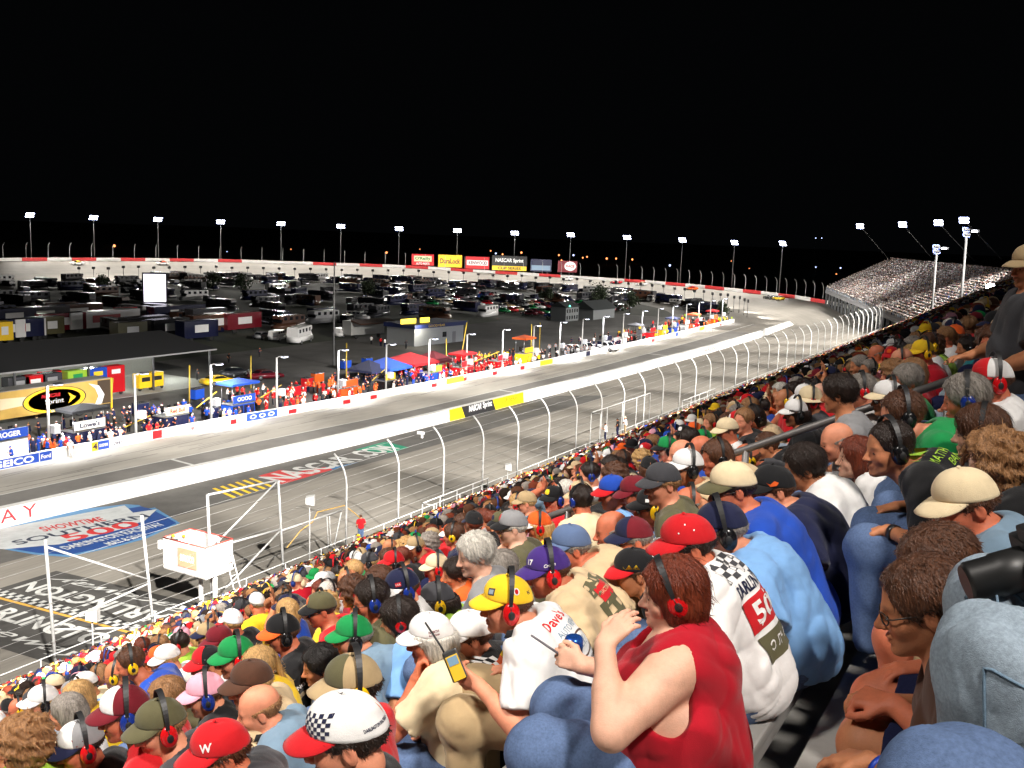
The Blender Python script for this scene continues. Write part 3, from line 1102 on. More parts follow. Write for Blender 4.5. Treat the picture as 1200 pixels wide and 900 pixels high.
def dress_head(root, S, K, hq=0.0075):
    M = Matrix.Translation(K['head']) @ Matrix([list(r) for r in K['Rh']]).to_4x4() @ Matrix.Scale(K['hs'], 4)
    out = {'M': M}
    hd = S.get('cap')
    if S.get('hair', 'short') != 'none':
        me = hair_piece(S.get('hair', 'short'), S.get('hseed', 0), hq, bool(hd) and hd[0] != 'visor')
        out['hair'] = new_obj('hair', me, root, [hair_mat(S.get('hc', 'brown'))], M)
    if hd:
        kind, c1 = hd[0], hd[1]
        c2 = hd[2] if len(hd) > 2 else c1           # brim
        c3 = hd[3] if len(hd) > 3 else c1           # front panels
        cm, bm_ = cap_meshes('hat' if kind == 'hat' else 'cap')
        k = Matrix.Rotation(rad(S.get('cy', 0)), 4, 'Z')
        out['cap'] = new_obj('hat' if kind == 'hat' else 'cap', cm, root, [cloth_mat(c1), cloth_mat(c3), cloth_mat(S.get('badge') or c3)], M @ k)
        out['brim'] = new_obj('brim', bm_, out['cap'], [cloth_mat(c2)])
    if S.get('muff'):
        band, cl, cr = muff_meshes()
        tilt = Matrix.Translation((-0.014, 0, -0.01)) @ Matrix.Rotation(rad(S.get('mt', -4)), 4, 'Y') @ Matrix.Translation((0.014, 0, 0.01))
        g = Matrix.Scale(1.08 if hd else 1.0, 4, (0, 0, 1))
        out['muff'] = new_obj('ear_defenders', band, root, [mat('band_black', (0.012, 0.012, 0.013), rough=0.5, var=0.1)], M @ tilt @ g)
        for me in (cl, cr):
            new_obj('ear_cup', me, out['muff'], [shell_mat(S['muff']), rubber()])
    if hq <= 0.0082 and S.get('glasses') != 'sun':
        for sd in (1, -1):
            new_obj('eye', eye_mesh(), root, [mat('eye_white', (0.34, 0.29, 0.26), rough=0.25, var=0.05), mat('iris', (0.03, 0.022, 0.016), rough=0.15, var=0)], M @ Matrix.Translation((0.0752, sd * 0.0315, -0.0055)) @ Matrix.Rotation(sd * 0.25, 4, 'Z'))
    if S.get('glasses'):
        sun = S['glasses'] == 'sun'
        mts = [mat('glasses_frame', (0.02, 0.016, 0.014), rough=0.35, var=0)]
        if sun: mts.append(mat('dark_lens', (0.01, 0.01, 0.012), rough=0.08, var=0, spec=0.8))
        new_obj('sunglasses' if sun else 'glasses', glasses_mesh(sun), root, mts, M)
    return out


def make_person(S, hq=0.0075, bq=0.013, cq=0.013, label=None, group=None):
    K = skeleton(S)
    me = body_mesh(S, K, hq, bq)
    root = new_obj('person', me, None, [skin_mat(S.get('skin', 'pink'))])
    tag(root, label, 'person', group)
    out = {'root': root, 'K': K}
    if S.get('cut') != 'none':
        out['shirt'] = new_obj('tank_top' if S.get('cut') == 'tank' else 'shirt', shirt_mesh(S, K, cq), root, [S.get('shirt_mat') or cloth_mat(S.get('shirt', 'white'))])
    if S.get('legs', True):
        lo = S.get('lower', 'denim')
        out['trousers'] = new_obj('shorts' if S.get('shorts') else 'trousers', trouser_mesh(S, K, cq + 0.002), root, [denim_mat(lo) if lo in ('denim', 'stone', 'navy', 'slate') else cloth_mat(lo)])
    out.update(dress_head(root, S, K, min(hq, 0.0075)))
    return out


def bvh_of(o):
    me = o.data
    return BVHTree.FromPolygons([v.co[:] for v in me.vertices], [tuple(p.vertices) for p in me.polygons])


def print_on(o, shapes, c, ux, uy, mats, name='print', lift=0.002, reach=0.4):
    """lay flat artwork on the curved cloth of o. shapes: [(V (n,2), faces, material index)], c centre, ux right, uy up (o's own frame)"""
    ux = Vector(ux).normalized(); uy = Vector(uy); uy = (uy - ux * uy.dot(ux)).normalized()
    n = ux.cross(uy)
    T = bvh_of(o)
    mb = MB()
    for k, (V, FA, mi) in enumerate(shapes):
        mb.mi = mi
        vs = []
        for x, y in V:
            p = Vector(c) + ux * float(x) + uy * float(y)
            hit = T.ray_cast(p + n * reach, -n, reach * 2)
            q = hit[0] + n * (lift + 0.0007 * mi) if hit[0] is not None else p
            vs.append(mb.bm.verts.new(q))
        for f in FA: mb._f([vs[i] for i in f], True)
    me = mb.bm
    m2 = bpy.data.meshes.new(name)
    me.to_mesh(m2); me.free()
    ob = link(name, m2, o, mats)
    return ob


def art_text(s, x, y, h, mi=0, w=None, **kw):
    V, FA = text_geo(s, **kw)
    sx = h if w is None else w / (V[:, 0].max() - V[:, 0].min())
    return ([(x + v[0] * sx, y + v[1] * h) for v in V], FA, mi)


def art_grid(x0, y0, x1, y1, n=6, m=6, mi=0, skip=None):
    V = [(x0 + (x1 - x0) * i / n, y0 + (y1 - y0) * j / m) for j in range(m + 1) for i in range(n + 1)]
    FA = [(j * (n + 1) + i, j * (n + 1) + i + 1, (j + 1) * (n + 1) + i + 1, (j + 1) * (n + 1) + i) for j in range(m) for i in range(n) if not skip or not skip(i, j)]
    return (V, FA, mi)


def art_disc(x, y, rx, ry, mi=0, n=20, r0=0.0):
    if r0:
        V = [(x + rx * k * math.cos(2 * math.pi * i / n), y + ry * k * math.sin(2 * math.pi * i / n)) for k in (r0, 1) for i in range(n)]
        return (V, [(i, n + i, n + (i + 1) % n, (i + 1) % n) for i in range(n)], mi)
    V = [(x, y)] + [(x + rx * k * math.cos(2 * math.pi * i / n), y + ry * k * math.sin(2 * math.pi * i / n)) for k in (0.5, 1) for i in range(n)]
    FA = [(0, 1 + i, 1 + (i + 1) % n) for i in range(n)] + [(1 + i, 1 + n + i, 1 + n + (i + 1) % n, 1 + (i + 1) % n) for i in range(n)]
    return (V, FA, mi)
# ------------------------------------------------------------------ the speedway: ground, track, walls, fence
G = -22.0
XF = -38.0
TC, TR, TY = -185.0, 147.0, 238.0


def xin(Y):      # inner wall face
    return float(np.interp(Y, [-100, 20, 41, 58, 76, 100, 140, 184, 225, 262], [-66.5, -65.5, -64.1, -62.9, -61.6, -60.9, -60.0, -59.8, -60.8, -62.8]))


def xpw(Y):      # pit wall face
    return float(np.interp(Y, [-60, 40, 75, 100, 147, 194, 262], [-80.5, -79.6, -78.9, -77.0, -75.7, -75.8, -77.9]))


def xcon(Y):     # edge of the concrete pit lane
    return float(np.interp(Y, [-60, 46, 68, 97, 150, 200, 262], [-73.5, -72.2, -70.9, -68.6, -68.0, -69.5, -72.5]))


ZA = [0, 15, 30, 45, 60, 75, 90, 105, 120, 135, 150, 180, 200]
ZT = [-19.5, -19.3, -18.1, -17.8, -17.7, -17.4, -17.4, -17.0, -16.1, -15.9, -15.4, -15.1, -15.1]


def outer(s):
    """point at the foot of the outer wall, s metres from Y = -120; returns (x, y, z, inward x, inward y)"""
    L1 = TY + 120
    if s < L1: return (XF, s - 120, -20.7, -1.0, 0.0)
    a = (s - L1) / TR
    z = float(np.interp(math.degrees(a), ZA, ZT)) - 1.2
    if a < math.pi: return (TC + TR * math.cos(a), TY + TR * math.sin(a), z, -math.cos(a), -math.sin(a))
    r = s - L1 - math.pi * TR
    return (TC - TR, TY - r, z, 1.0, 0.0)


S_END = TY + 120 + math.pi * TR + 300


def grey(name, c, var=0.15, scale=0.5, bump=0.2, rough=0.85):
    return mat(name, (c, c * 0.955, c * 0.89), rough=rough, var=var, scale=scale, bump=bump, bscale=30, spec=0.25)


def track_mat():
    m = bpy.data.materials.new('track_asphalt')
    m.use_nodes = True
    nt = m.node_tree
    b = nt.nodes['Principled BSDF']
    b.inputs['Roughness'].default_value = 0.8
    b.inputs['Specular IOR Level'].default_value = 0.3
    uv = nd(nt, 'ShaderNodeUVMap')
    uv.uv_map = 'along'

    def noise(sx, sy, sc, det=4):
        mp = nd(nt, 'ShaderNodeMapping')
        mp.inputs['Scale'].default_value = (sx, sy, 1)
        nt.links.new(uv.outputs['UV'], mp.inputs['Vector'])
        n = nd(nt, 'ShaderNodeTexNoise')
        n.inputs['Scale'].default_value = sc
        n.inputs['Detail'].default_value = det
        n.inputs['Roughness'].default_value = 0.6
        nt.links.new(mp.outputs['Vector'], n.inputs['Vector'])
        return n.outputs['Fac']

    def ramp(f, a, b_, lo, hi):
        r = nd(nt, 'ShaderNodeMapRange')
        for k, v in zip(('From Min', 'From Max', 'To Min', 'To Max'), (a, b_, lo, hi)): r.inputs[k].default_value = v
        nt.links.new(f, r.inputs['Value'])
        return r.outputs['Result']

    def mul(a, c):
        x = nd(nt, 'ShaderNodeMath', operation='MULTIPLY')
        nt.links.new(a, x.inputs[0]); nt.links.new(c, x.inputs[1])
        return x.outputs[0]
    v = mul(ramp(noise(0.004, 0.9, 1.0), 0.3, 0.7, 0.91, 1.07), ramp(noise(0.02, 2.6, 1.0), 0.35, 0.7, 0.88, 1.07))
    v = mul(v, ramp(noise(0.25, 0.25, 1.0, 8), 0.3, 0.7, 0.9, 1.1))
    v = mul(v, ramp(noise(0.10, 9.0, 1.0, 2), 0.60, 0.76, 1.0, 0.84))
    sep = nd(nt, 'ShaderNodeSeparateXYZ')
    nt.links.new(uv.outputs['UV'], sep.inputs['Vector'])
    cr = nd(nt, 'ShaderNodeValToRGB')
    cr.color_ramp.elements[0].position = 0.0; cr.color_ramp.elements[0].color = (0.9, 0.9, 0.9, 1)
    cr.color_ramp.elements[1].position = 1.0; cr.color_ramp.elements[1].color = (0.8, 0.8, 0.8, 1)
    for p, c in ((0.18, 1.0), (0.34, 0.92), (0.5, 1.0), (0.66, 0.94), (0.85, 1.03)):
        e = cr.color_ramp.elements.new(p); e.color = (c, c, c, 1)
    dv = nd(nt, 'ShaderNodeMath', operation='DIVIDE')
    dv.inputs[1].default_value = 24.0
    nt.links.new(sep.outputs['Y'], dv.inputs[0])
    nt.links.new(dv.outputs[0], cr.inputs['Fac'])
    v = mul(v, cr.outputs['Color'])
    sc = nd(nt, 'ShaderNodeVectorMath', operation='SCALE')
    sc.inputs[0].default_value = (0.245, 0.226, 0.196)
    nt.links.new(v, sc.inputs['Scale'])
    nt.links.new(sc.outputs['Vector'], b.inputs['Base Color'])
    return m


def sheet(name, pts, m, kind='structure'):
    mb = MB()
    mb.poly(pts)
    o = mb.build(name, m)
    tag(o, kind=kind)
    return o


def strip(name, left, right, m, kind='structure'):
    mb = MB()
    A = [mb.bm.verts.new(p) for p in left]; B = [mb.bm.verts.new(p) for p in right]
    for i in range(len(A) - 1): mb._f([A[i], A[i + 1], B[i + 1], B[i]])
    o = mb.build(name, m)
    tag(o, kind=kind)
    return o


def turf(name, a, b_, sc):
    return mat(name, a, rough=0.95, var=0.5, scale=sc, bump=0.3, bscale=3)


big = 4000
sheet('ground', [(-big, -big, G - 0.02), (big, -big, G - 0.02), (big, big, G - 0.02), (-big, big, G - 0.02)], turf('dark_turf', (0.035, 0.042, 0.022), 0, 0.05))
# infield paddock asphalt, then rough dark ground
ys = list(range(-100, 263, 6)) + [262]
pad = [(-95 - 60, -100, G), (xpw(-100), -100, G)]
strip('paddock_asphalt', [(xpw(y) + 0.4, y, G - 0.008) for y in ys], [(-124, y, G - 0.008) for y in ys], grey('paddock_asphalt', 0.105, 0.35, 0.12))
strip('pit_lane_concrete', [(xpw(y), y, G - 0.004) for y in ys], [(xcon(y), y, G - 0.004) for y in ys], mat('pit_concrete', (0.40, 0.375, 0.33), rough=0.85, var=0.22, scale=0.35, bump=0.2, bscale=20, stretch=(1, 0.3, 1)))
strip('pit_road', [(xcon(y), y, G - 0.004) for y in ys], [(xin(y) - 0.5, y, G - 0.004) for y in ys], grey('pit_road_asphalt', 0.200, 0.16, 0.4))
# banked racing surface with lengthwise coordinates
bm = bmesh.new()
uvl = bm.loops.layers.uv.new('along')
rows = []
s = 0.0
while s < S_END:
    x, y, z, nx, ny = outer(s)
    straight = s < TY + 120
    blend = min(1, max(0, (s - (TY + 80)) / 90))
    W = (XF - xin(y)) - 0.1 if straight else 25.0 + 0.0
    row = []
    for k in range(9):
        t = k / 8
        h = z + (G - z) * (t ** (1.0 + 0.0 * blend))
        row.append((bm.verts.new((x + nx * W * t, y + ny * W * t, h)), s, W * t))
    row.append((bm.verts.new((x + nx * (W + (0.02 if straight and y < 255 else 30)), y + ny * (W + (0.02 if straight and y < 255 else 30)), G - 0.006)), s, W + 8))
    rows.append(row)
    s += 4.0
for A, B in zip(rows, rows[1:]):
    for k in range(9):
        q = [A[k], A[k + 1], B[k + 1], B[k]]
        f = bm.faces.new([v[0] for v in q])
        f.smooth = True
        for lp, v in zip(f.loops, q): lp[uvl].uv = (v[1], v[2])
bmesh.ops.recalc_face_normals(bm, faces=bm.faces[:])
me = bpy.data.meshes.new('race_track'); bm.to_mesh(me); bm.free()
TRACK = link('race_track_road', me, None, [track_mat()])
tag(TRACK, kind='structure')
# infield of the turn: asphalt up to the apron
N = 40
mb = MB()
c = mb.bm.verts.new((TC, TY, G - 0.012))
ring = [mb.bm.verts.new((TC + (TR - 24) * math.cos(math.pi * k / N), TY + (TR - 24) * math.sin(math.pi * k / N), G - 0.012)) for k in range(N + 1)]
for k in range(N): mb._f([c, ring[k], ring[k + 1]])
tag(mb.build('infield_asphalt', mat('infield_grass', (0.030, 0.032, 0.020), rough=0.95, var=0.5, scale=0.08, bump=0.2)), kind='structure')


def ztrack(x, y):
    W = XF - xin(y)
    t = (XF - x) / W
    return -20.7 + (G + 20.7) * t


# ---- paint on the track (each artwork is a thin sheet of paint following the banking)
PAINT = {}


def paint(k, col, var=0.16):
    if k not in PAINT: PAINT[k] = mat('paint_' + k, col, rough=0.7, var=var, scale=1.4, bump=0.1, bscale=25)
    return PAINT[k]


class Art:
    """flat painting in (x, y) metres laid on the banking"""
    def __init__(s, mats):
        s.mb, s.mats = MB(), mats

    def poly(s, pts, mi, lift):
        s.mb.mi = mi
        s.mb.poly([(x, y, ztrack(x, y) + lift) for x, y in pts])

    def text(s, t, c, right, up, h, mi, lift, w=None, **kw):
        V, FA = text_geo(t, **kw)
        s.mb.mi = mi
        sx = h if w is None else w / (V[:, 0].max() - V[:, 0].min())
        vs = []
        for a, b_ in V:
            x = c[0] + right[0] * a * sx + up[0] * b_ * h
            y = c[1] + right[1] * a * sx + up[1] * b_ * h
            vs.append(s.mb.bm.verts.new((x, y, ztrack(x, y) + lift)))
        for f in FA: s.mb._f([vs[i] for i in f])

    def build(s, name):
        o = s.mb.build(name, s.mats)
        tag(o, kind='structure')
        return o


def tp(px, py):
    """place on the track surface seen at a photo spot"""
    p = on_z(px, py, G + 0.4)
    for _ in range(4): p = on_z(px, py, ztrack(p[0], p[1]))
    return (float(p[0]), float(p[1]))


# dark sealed band along the inner wall
DK = Art([grey('sealed_asphalt', 0.115, 0.2, 0.6)])
ya = [0, 20, 40, 60, 80, 95, 108, 119]
wd = [8.2, 8.2, 8.0, 7.6, 7.2, 7.0, 7.2, 7.4]
for i in range(len(ya) - 1):
    y0, y1 = ya[i], ya[i + 1]
    e1 = xin(y1) + wd[i + 1]
    DK.poly([(xin(y0) + 0.02, y0), (xin(y0) + wd[i], y0), (xin(y1) + wd[i + 1], y1), (xin(y1) + 0.02, y1)], 0, 0.006)
DK.poly([(xin(119) + 0.02, 119), (xin(119) + 7.4, 119), (xin(127) + 7.0, 122.5), (xin(119) + 0.6, 112.0)][:3] + [(xin(108) + 0.02, 119.01)], 0, 0.0062)
DK.build('dark_road_patch')

Yy = lambda x0, x1, px: 0
# NASCAR.COM along the wall
A_ = Art([paint('red', srgb(190, 60, 60)), paint('white', (0.55, 0.55, 0.53)), paint('blue', srgb(44, 110, 160)), paint('green', srgb(30, 130, 100)), paint('yellow', srgb(230, 190, 50))])
p0, p1 = tp(318, 566), tp(474, 524)
yA, yB = p0[1], p1[1]
xc = (tp(318, 552)[0] + tp(474, 530)[0]) / 2 - 0.3
xl, xh = xc - 2.1, xc + 2.1
LN = yB - yA
cut = [0, 0.36, 0.67, 1.0]
for i, mi in enumerate((0, 2, 3)):
    a, b_ = yA + LN * cut[i], yA + LN * cut[i + 1]
    A_.poly([(xh, a), (xh, b_), (xl, b_ + 1.6), (xl, a + 1.6)], mi, 0.012)
A_.text('NASCAR', (xc, yA + LN * 0.33), (0, 1), (-1, 0), 3.4, 1, 0.018, w=LN * 0.60, bold=0.03, shear=0.25)
A_.text('.COM', (xc, yA + LN * 0.83), (0, 1), (-1, 0), 3.2, 1, 0.018, w=LN * 0.30, bold=0.03, shear=0.25)
for k in range(6):
    a = yA - 0.9 - k * 0.85
    A_.poly([(xh - 0.1, a - 0.35), (xh - 0.1, a), (xl + 0.1, a + 1.6), (xl + 0.1, a + 1.25)], 4, 0.014)
A_.build('road_marking')

# the race emblem
B_ = Art([paint('emblem_blue', srgb(26, 66, 130)), paint('emblem_white', (0.50, 0.52, 0.52)), paint('emblem_red', srgb(190, 50, 50)), paint('emblem_dark', srgb(40, 50, 70)), paint('emblem_pale', srgb(84, 130, 170))])
B_.poly([tp(-60, 636), tp(-40, 612), tp(148, 591), tp(163, 592), tp(170, 596), tp(180, 594), tp(193, 602), tp(211, 613), tp(172, 631), tp(140, 640), tp(80, 653), tp(40, 650), tp(0, 643), tp(-60, 650)], 4, 0.011)
B_.poly([tp(-55, 638), tp(60, 612), tp(165, 593.5), tp(178, 597), tp(191, 604), tp(207, 613), tp(170, 629), tp(140, 638), tp(80, 650.5), tp(42, 648), tp(0, 641)], 0, 0.014)
B_.poly([tp(-50, 627), tp(0, 620), tp(75, 606), tp(146, 592.5), tp(156, 601), tp(184, 597), tp(170, 610), tp(140, 621), tp(70, 638), tp(5, 644), tp(-30, 640)], 1, 0.018)
def lin(a, b_):
    d = (b_[0] - a[0], b_[1] - a[1]); L = math.hypot(*d)
    return ((a[0] + b_[0]) / 2, (a[1] + b_[1]) / 2), (d[0] / L, d[1] / L), L
for t, a, b_, h, mi in (('SHOWTIME', tp(48, 621), tp(121, 608), 1.5, 2), ('SOUTHERN', tp(16, 637), tp(172, 604), 1.35, 3), ('500', tp(74, 632), tp(160, 613), 2.0, 2),
                       ('DARLINGTON RACEWAY', tp(74, 643), tp(190, 614), 1.1, 1), ('MAY 8 2010', tp(125, 638), tp(168, 627), 0.95, 1)):
    c_, r_, L_ = lin(a, b_)
    B_.text(t, c_, r_, (-r_[1], r_[0]), h, mi, 0.024, w=L_, bold=0.02)
B_.build('road_marking')

# start line with two mirrored names
C_ = Art([grey('start_black', 0.065, 0.25, 1.0), paint('start_white', (0.46, 0.46, 0.44), 0.4), paint('start_yellow', srgb(190, 145, 60)), paint('start_dark', (0.03, 0.03, 0.03))])
yl = 32.05
x_in, x_out = -52.0, XF - 0.3
C_.poly([(x_in, yl - 4.4), (x_out, yl - 4.4), (x_out, yl + 4.7), (x_in, yl + 4.7)], 0, 0.011)
n = 40
for i in range(n):
    for j in range(2):
        x0 = x_in + (x_out - x_in) * i / n; x1 = x_in + (x_out - x_in) * (i + 1) / n
        C_.poly([(x0, yl + 0.2 + j * 0.38), (x1, yl + 0.2 + j * 0.38), (x1, yl + 0.2 + (j + 1) * 0.38), (x0, yl + 0.2 + (j + 1) * 0.38)], 1 if (i + j) % 2 else 3, 0.016)
C_.poly([(x_in, yl - 0.10), (x_out, yl - 0.10), (x_out, yl + 0.12), (x_in, yl + 0.12)], 2, 0.017)
cx = (x_in + x_out) / 2 + 0.3
wd_ = 13.0
C_.text('DARLINGTON', (cx, yl - 1.35), (1, 0), (0, 1), 1.45, 1, 0.018, w=wd_, bold=0.03)
C_.text('Raceway', (cx, yl - 3.2), (1, 0), (0, 1), 1.25, 1, 0.018, w=wd_ * 0.95, shear=0.5)
C_.text('DARLINGTON', (cx, yl + 2.1), (-1, 0), (0, -1), 1.45, 1, 0.018, w=wd_, bold=0.03)
C_.text('Raceway', (cx, yl + 3.8), (-1, 0), (0, -1), 1.15, 1, 0.018, w=wd_ * 0.95, shear=0.5)
C_.build('road_marking')

# pit lane lines and tyre marks
D_ = MB()
D_.mi = 0
for y0, y1, off in ((30, 110, 0.0), (110, 180, 0), (180, 262, 0)):
    pts = np.linspace(y0, y1, 12)
    for a, b_ in zip(pts, pts[1:]):
        D_.poly([(xcon(a) - 0.08, a, G + 0.004), (xcon(a) + 0.08, a, G + 0.004), (xcon(b_) + 0.08, b_, G + 0.004), (xcon(b_) - 0.08, b_, G + 0.004)])
for y in (62.5, 118.5, 176):
    D_.poly([(xcon(y), y, G + 0.005), (xin(y) - 2.2, y - 0.8, G + 0.005), (xin(y) - 2.2, y - 0.45, G + 0.005), (xcon(y), y + 0.35, G + 0.005)])
D_.mi = 1
for k in range(70):
    y = RNG.uniform(35, 250); x = xpw(y) + RNG.uniform(1.2, 7.0); L = RNG.uniform(2.5, 11); w = RNG.uniform(0.10, 0.22); dx = RNG.uniform(-0.5, 0.5)
    z = G + 0.003 + 0.0001 * (k % 30)
    D_.poly([(x, y, z), (x + w, y, z), (x + dx + w, y + L, z), (x + dx, y + L, z)])
tag(D_.build('road_marking', [paint('lane_white', (0.6, 0.6, 0.57)), grey('tyre_rubber', 0.27, 0.3, 2)]), kind='structure')

# ---- inner wall (white) with lettering and sponsor boards
W_ = mat('wall_white', (0.62, 0.61, 0.59), rough=0.75, var=0.22, scale=0.9, bump=0.15, stretch=(1, 0.12, 2.0))
mb = MB()
yy = list(np.arange(-90, 250, 5)) + [256, 262, 266]
IH, IT = 1.4, 0.7
prev = None
for y in yy:
    x = xin(y)
    e = 0.25 if y > 264 else 1
    cur = [mb.bm.verts.new(p) for p in ((x, y, G - 0.1), (x - 0.10, y, G + IH * e), (x - 0.10 - IT * e, y, G + IH * e), (x - 0.2 - IT * e, y, G - 0.1))]
    if prev:
        for k in range(4): mb._f([prev[k], prev[(k + 1) % 4], cur[(k + 1) % 4], cur[k]])
    else: mb._f(cur[::-1])
    prev = cur
mb._f(prev)
IW = mb.build('track_wall', W_)
tag(IW, 'long thick white concrete wall dividing race track from pit road', 'wall')


def on_inner(px, py):
    p = on_x(px, py, -62)
    for _ in range(5): p = on_x(px, py, xin(p[1]))
    return float(p[1])


def wall_text(parent, name, t, yc, h, m, w=None, lift=0.0, zc=G + 0.82, xf=xin, **kw):
    V, FA = text_geo(t, **kw)
    sx = h if w is None else w / (V[:, 0].max() - V[:, 0].min())
    mb = MB()
    vs = []
    for a, b_ in V:
        y = yc + a * sx
        z = zc + b_ * h
        x = (xf(y) - 0.10 * (z - G) / IH + 0.02 + lift) if xf is xin else xf(y) + lift
        vs.append(mb.bm.verts.new((x, y, z)))
    for f in FA: mb._f([vs[i] for i in f])
    o = mb.build(name, m, parent)
    return o


yW = on_inner(44, 606)
wr = mat('wall_red_letters', srgb(190, 40, 50), rough=0.7, var=0.1, scale=2)
wall_text(IW, 'lettering', 'D A R L I N G T O N   R A C E W A Y', yW - 14.3, 0.95, wr, w=28.6)
wall_text(IW, 'lettering', 'DARLINGTON', on_inner(837, 412), 0.8, mat('wall_faded_letters', srgb(150, 120, 115), rough=0.8, var=0.1), w=16)
b0, b1, b2, b3 = on_inner(527, 488), on_inner(545, 484), on_inner(581, 475), on_inner(614, 467)


def wall_board(name, y0, y1, m, slant=0.0, lift=0.01, n=6):
    mb = MB()
    for i in range(n):
        a, b_ = y0 + (y1 - y0) * i / n, y0 + (y1 - y0) * (i + 1) / n
        f = lambda y, z: (xin(y) - 0.10 * (z - G) / IH + lift, y + (slant * (z - G)), z)
        mb.poly([f(a, G + 0.03), f(b_, G + 0.03), f(b_, G + IH), f(a, G + IH)])
    return mb.build(name, m, IW)


ylw = mat('board_yellow', srgb(238, 205, 20), rough=0.6, var=0.05, scale=2)
blk = mat('board_black', (0.02, 0.02, 0.022), rough=0.5, var=0.1, scale=2)
wall_board('sponsor_board', b0, b1 + 0.6, ylw, lift=0.012)
wall_board('sponsor_board', b1, b2, blk, slant=-0.5, lift=0.018)
wall_board('sponsor_board', b2 - 0.8, b3, ylw, lift=0.012)
wt = mat('board_white', (0.75, 0.75, 0.75), rough=0.6, var=0.03)
wall_text(IW, 'lettering', 'NASCAR', b1 + (b2 - b1) * 0.32, 0.75, wt, w=(b2 - b1) * 0.40, lift=0.03, zc=G + 0.95, bold=0.03, shear=0.2)
wall_text(IW, 'lettering', 'Sprint', b1 + (b2 - b1) * 0.72, 0.95, wt, w=(b2 - b1) * 0.30, lift=0.03, zc=G + 0.92, bold=0.02)
wall_text(IW, 'lettering', 'CUP SERIES', b2 + (b3 - b2) * 0.5, 0.6, mat('board_ochre', srgb(170, 140, 20), rough=0.6, var=0.03), w=(b3 - b2) * 0.62, lift=0.03, zc=G + 0.95, bold=0.02)

# ---- outer wall
mb = MB()
prev = None
s = 0.0
while s < S_END:
    x, y, z, nx, ny = outer(s)
    d = s - (TY + 120) + 26
    wh = float(np.interp(s, [TY + 60, TY + 130], [0.25, 1.2]))
    mb.mi = 1 if s > TY + 215 and (d % 20.5) < 8.5 and int(d // 20.5) % 7 != 5 else 0
    cur = [mb.bm.verts.new(p) for p in ((x, y, z - 0.2), (x, y, z + wh), (x - nx * 0.35, y - ny * 0.35, z + wh), (x - nx * 0.35, y - ny * 0.35, G - 0.3))]
    if prev:
        for k in range(3): mb._f([prev[k], prev[k + 1], cur[k + 1], cur[k]])
    prev = cur
    s += 2.05
OW = mb.build('outer_wall', [mat('outer_wall_white', (0.70, 0.69, 0.66), rough=0.7, var=0.28, scale=0.5, stretch=(0.4, 0.4, 3.0)), mat('outer_wall_red', srgb(190, 32, 34), rough=0.6, var=0.1, scale=0.5)])
tag(OW, 'white concrete outer wall with red painted blocks curving round the turn', 'wall')

# ---- catch fence: curved posts, cables
GALV = mat('galvanised_steel', (0.48, 0.48, 0.47), rough=0.5, metal=0.0, var=0.08, scale=3)
CAB = mat('steel_cable', (0.42, 0.42, 0.41), rough=0.5, metal=0.3, var=0.05)
FE = empty('catch_fence', (XF, 60, -20.7), label='long catch fence of curved steel posts and cables along the outer wall', cat='fence')


def post_mesh(H=3.9, tall=False):
    mb = MB()
    if tall:
        mb.tube([(0, 0, 0), (0, 0, 5.9)], 0.075, 8)
    else:
        pts = [(0, 0, 0), (0, 0, 1.8), (0, 0, H)]
        for k in range(1, 8):
            a = rad(52) * k / 7
            pts.append((-2.6 * (1 - math.cos(a)), 0, H + 2.6 * math.sin(a) * 0.92))
        mb.tube(pts, [0.070] * 3 + [0.065] * 7, 8)
    return mb.mesh('post')


pm = post_mesh()
for m_ in (GALV,): pm.materials.append(m_)
Minv = Matrix.Translation((XF, 60, -20.7)).inverted()
POSTS = []
s = 46.9 + 120
while s < S_END - 250:
    x, y, z, nx, ny = outer(s)
    o = bpy.data.objects.new('post', pm)
    COL.objects.link(o)
    o.parent = FE
    ang = math.atan2(-ny, -nx)
    o.matrix_local = Minv @ (Matrix.Translation((x - nx * 0.25, y - ny * 0.25, z + 0.9)) @ Matrix.Rotation(ang, 4, 'Z'))
    POSTS.append((x, y, z, nx, ny))
    s += 5.5 if s < TY + 120 else (6.0 if s < TY + 330 else 9.0)
# straight posts and braces either side of the flag stand
def fpt(px, py, X=XF): return Vector(on_x(px, py, X)) - Vector((XF, 60, -20.7))
def fbar(name, pts, r=0.06):
    mb = MB(); mb.tube(pts, r, 8); return mb.build(name, GALV, FE)
S1 = [26.7, 32.0, 36.2, 41.4]
tops = [fpt(53, 632), fpt(166, 604), fpt(243, 580), fpt(326, 563)]
bots = [fpt(66, 772), fpt(181, 728), fpt(249, 690), fpt(333, 664)]
for a, b_ in zip(tops, bots):
    a.x -= 0.25 * 0; b_.z = min(b_.z, -0.2)
    fbar('post', [b_, a], 0.075)
lerp = lambda a, b_, t: a + (b_ - a) * t
fbar('brace', [lerp(tops[0], bots[0], 0.05), lerp(tops[1], bots[1], 0.50)], 0.055)
fbar('brace', [lerp(tops[0], bots[0], 0.60), lerp(tops[1], bots[1], 0.53)], 0.055)
fbar('brace', [lerp(tops[0], bots[0], 0.62), fpt(190, 735)], 0.055)
fbar('rail', [tops[2], tops[3]], 0.06)
fbar('brace', [tops[3] + Vector((0, -0.1, -0.05)), fpt(254, 636)], 0.055)
fbar('rail', [fpt(256, 640), fpt(329, 620)], 0.06)
fbar('rail', [fpt(329, 622), fpt(400, 598)], 0.06)
fbar('brace', [fpt(329, 621), fpt(264, 690)], 0.055)
fbar('brace', [fpt(400, 600), fpt(391, 642)], 0.05)
for x_ in (383, 386): fbar('brace', [fpt(x_, 604), fpt(x_ + 2, 645)], 0.035)
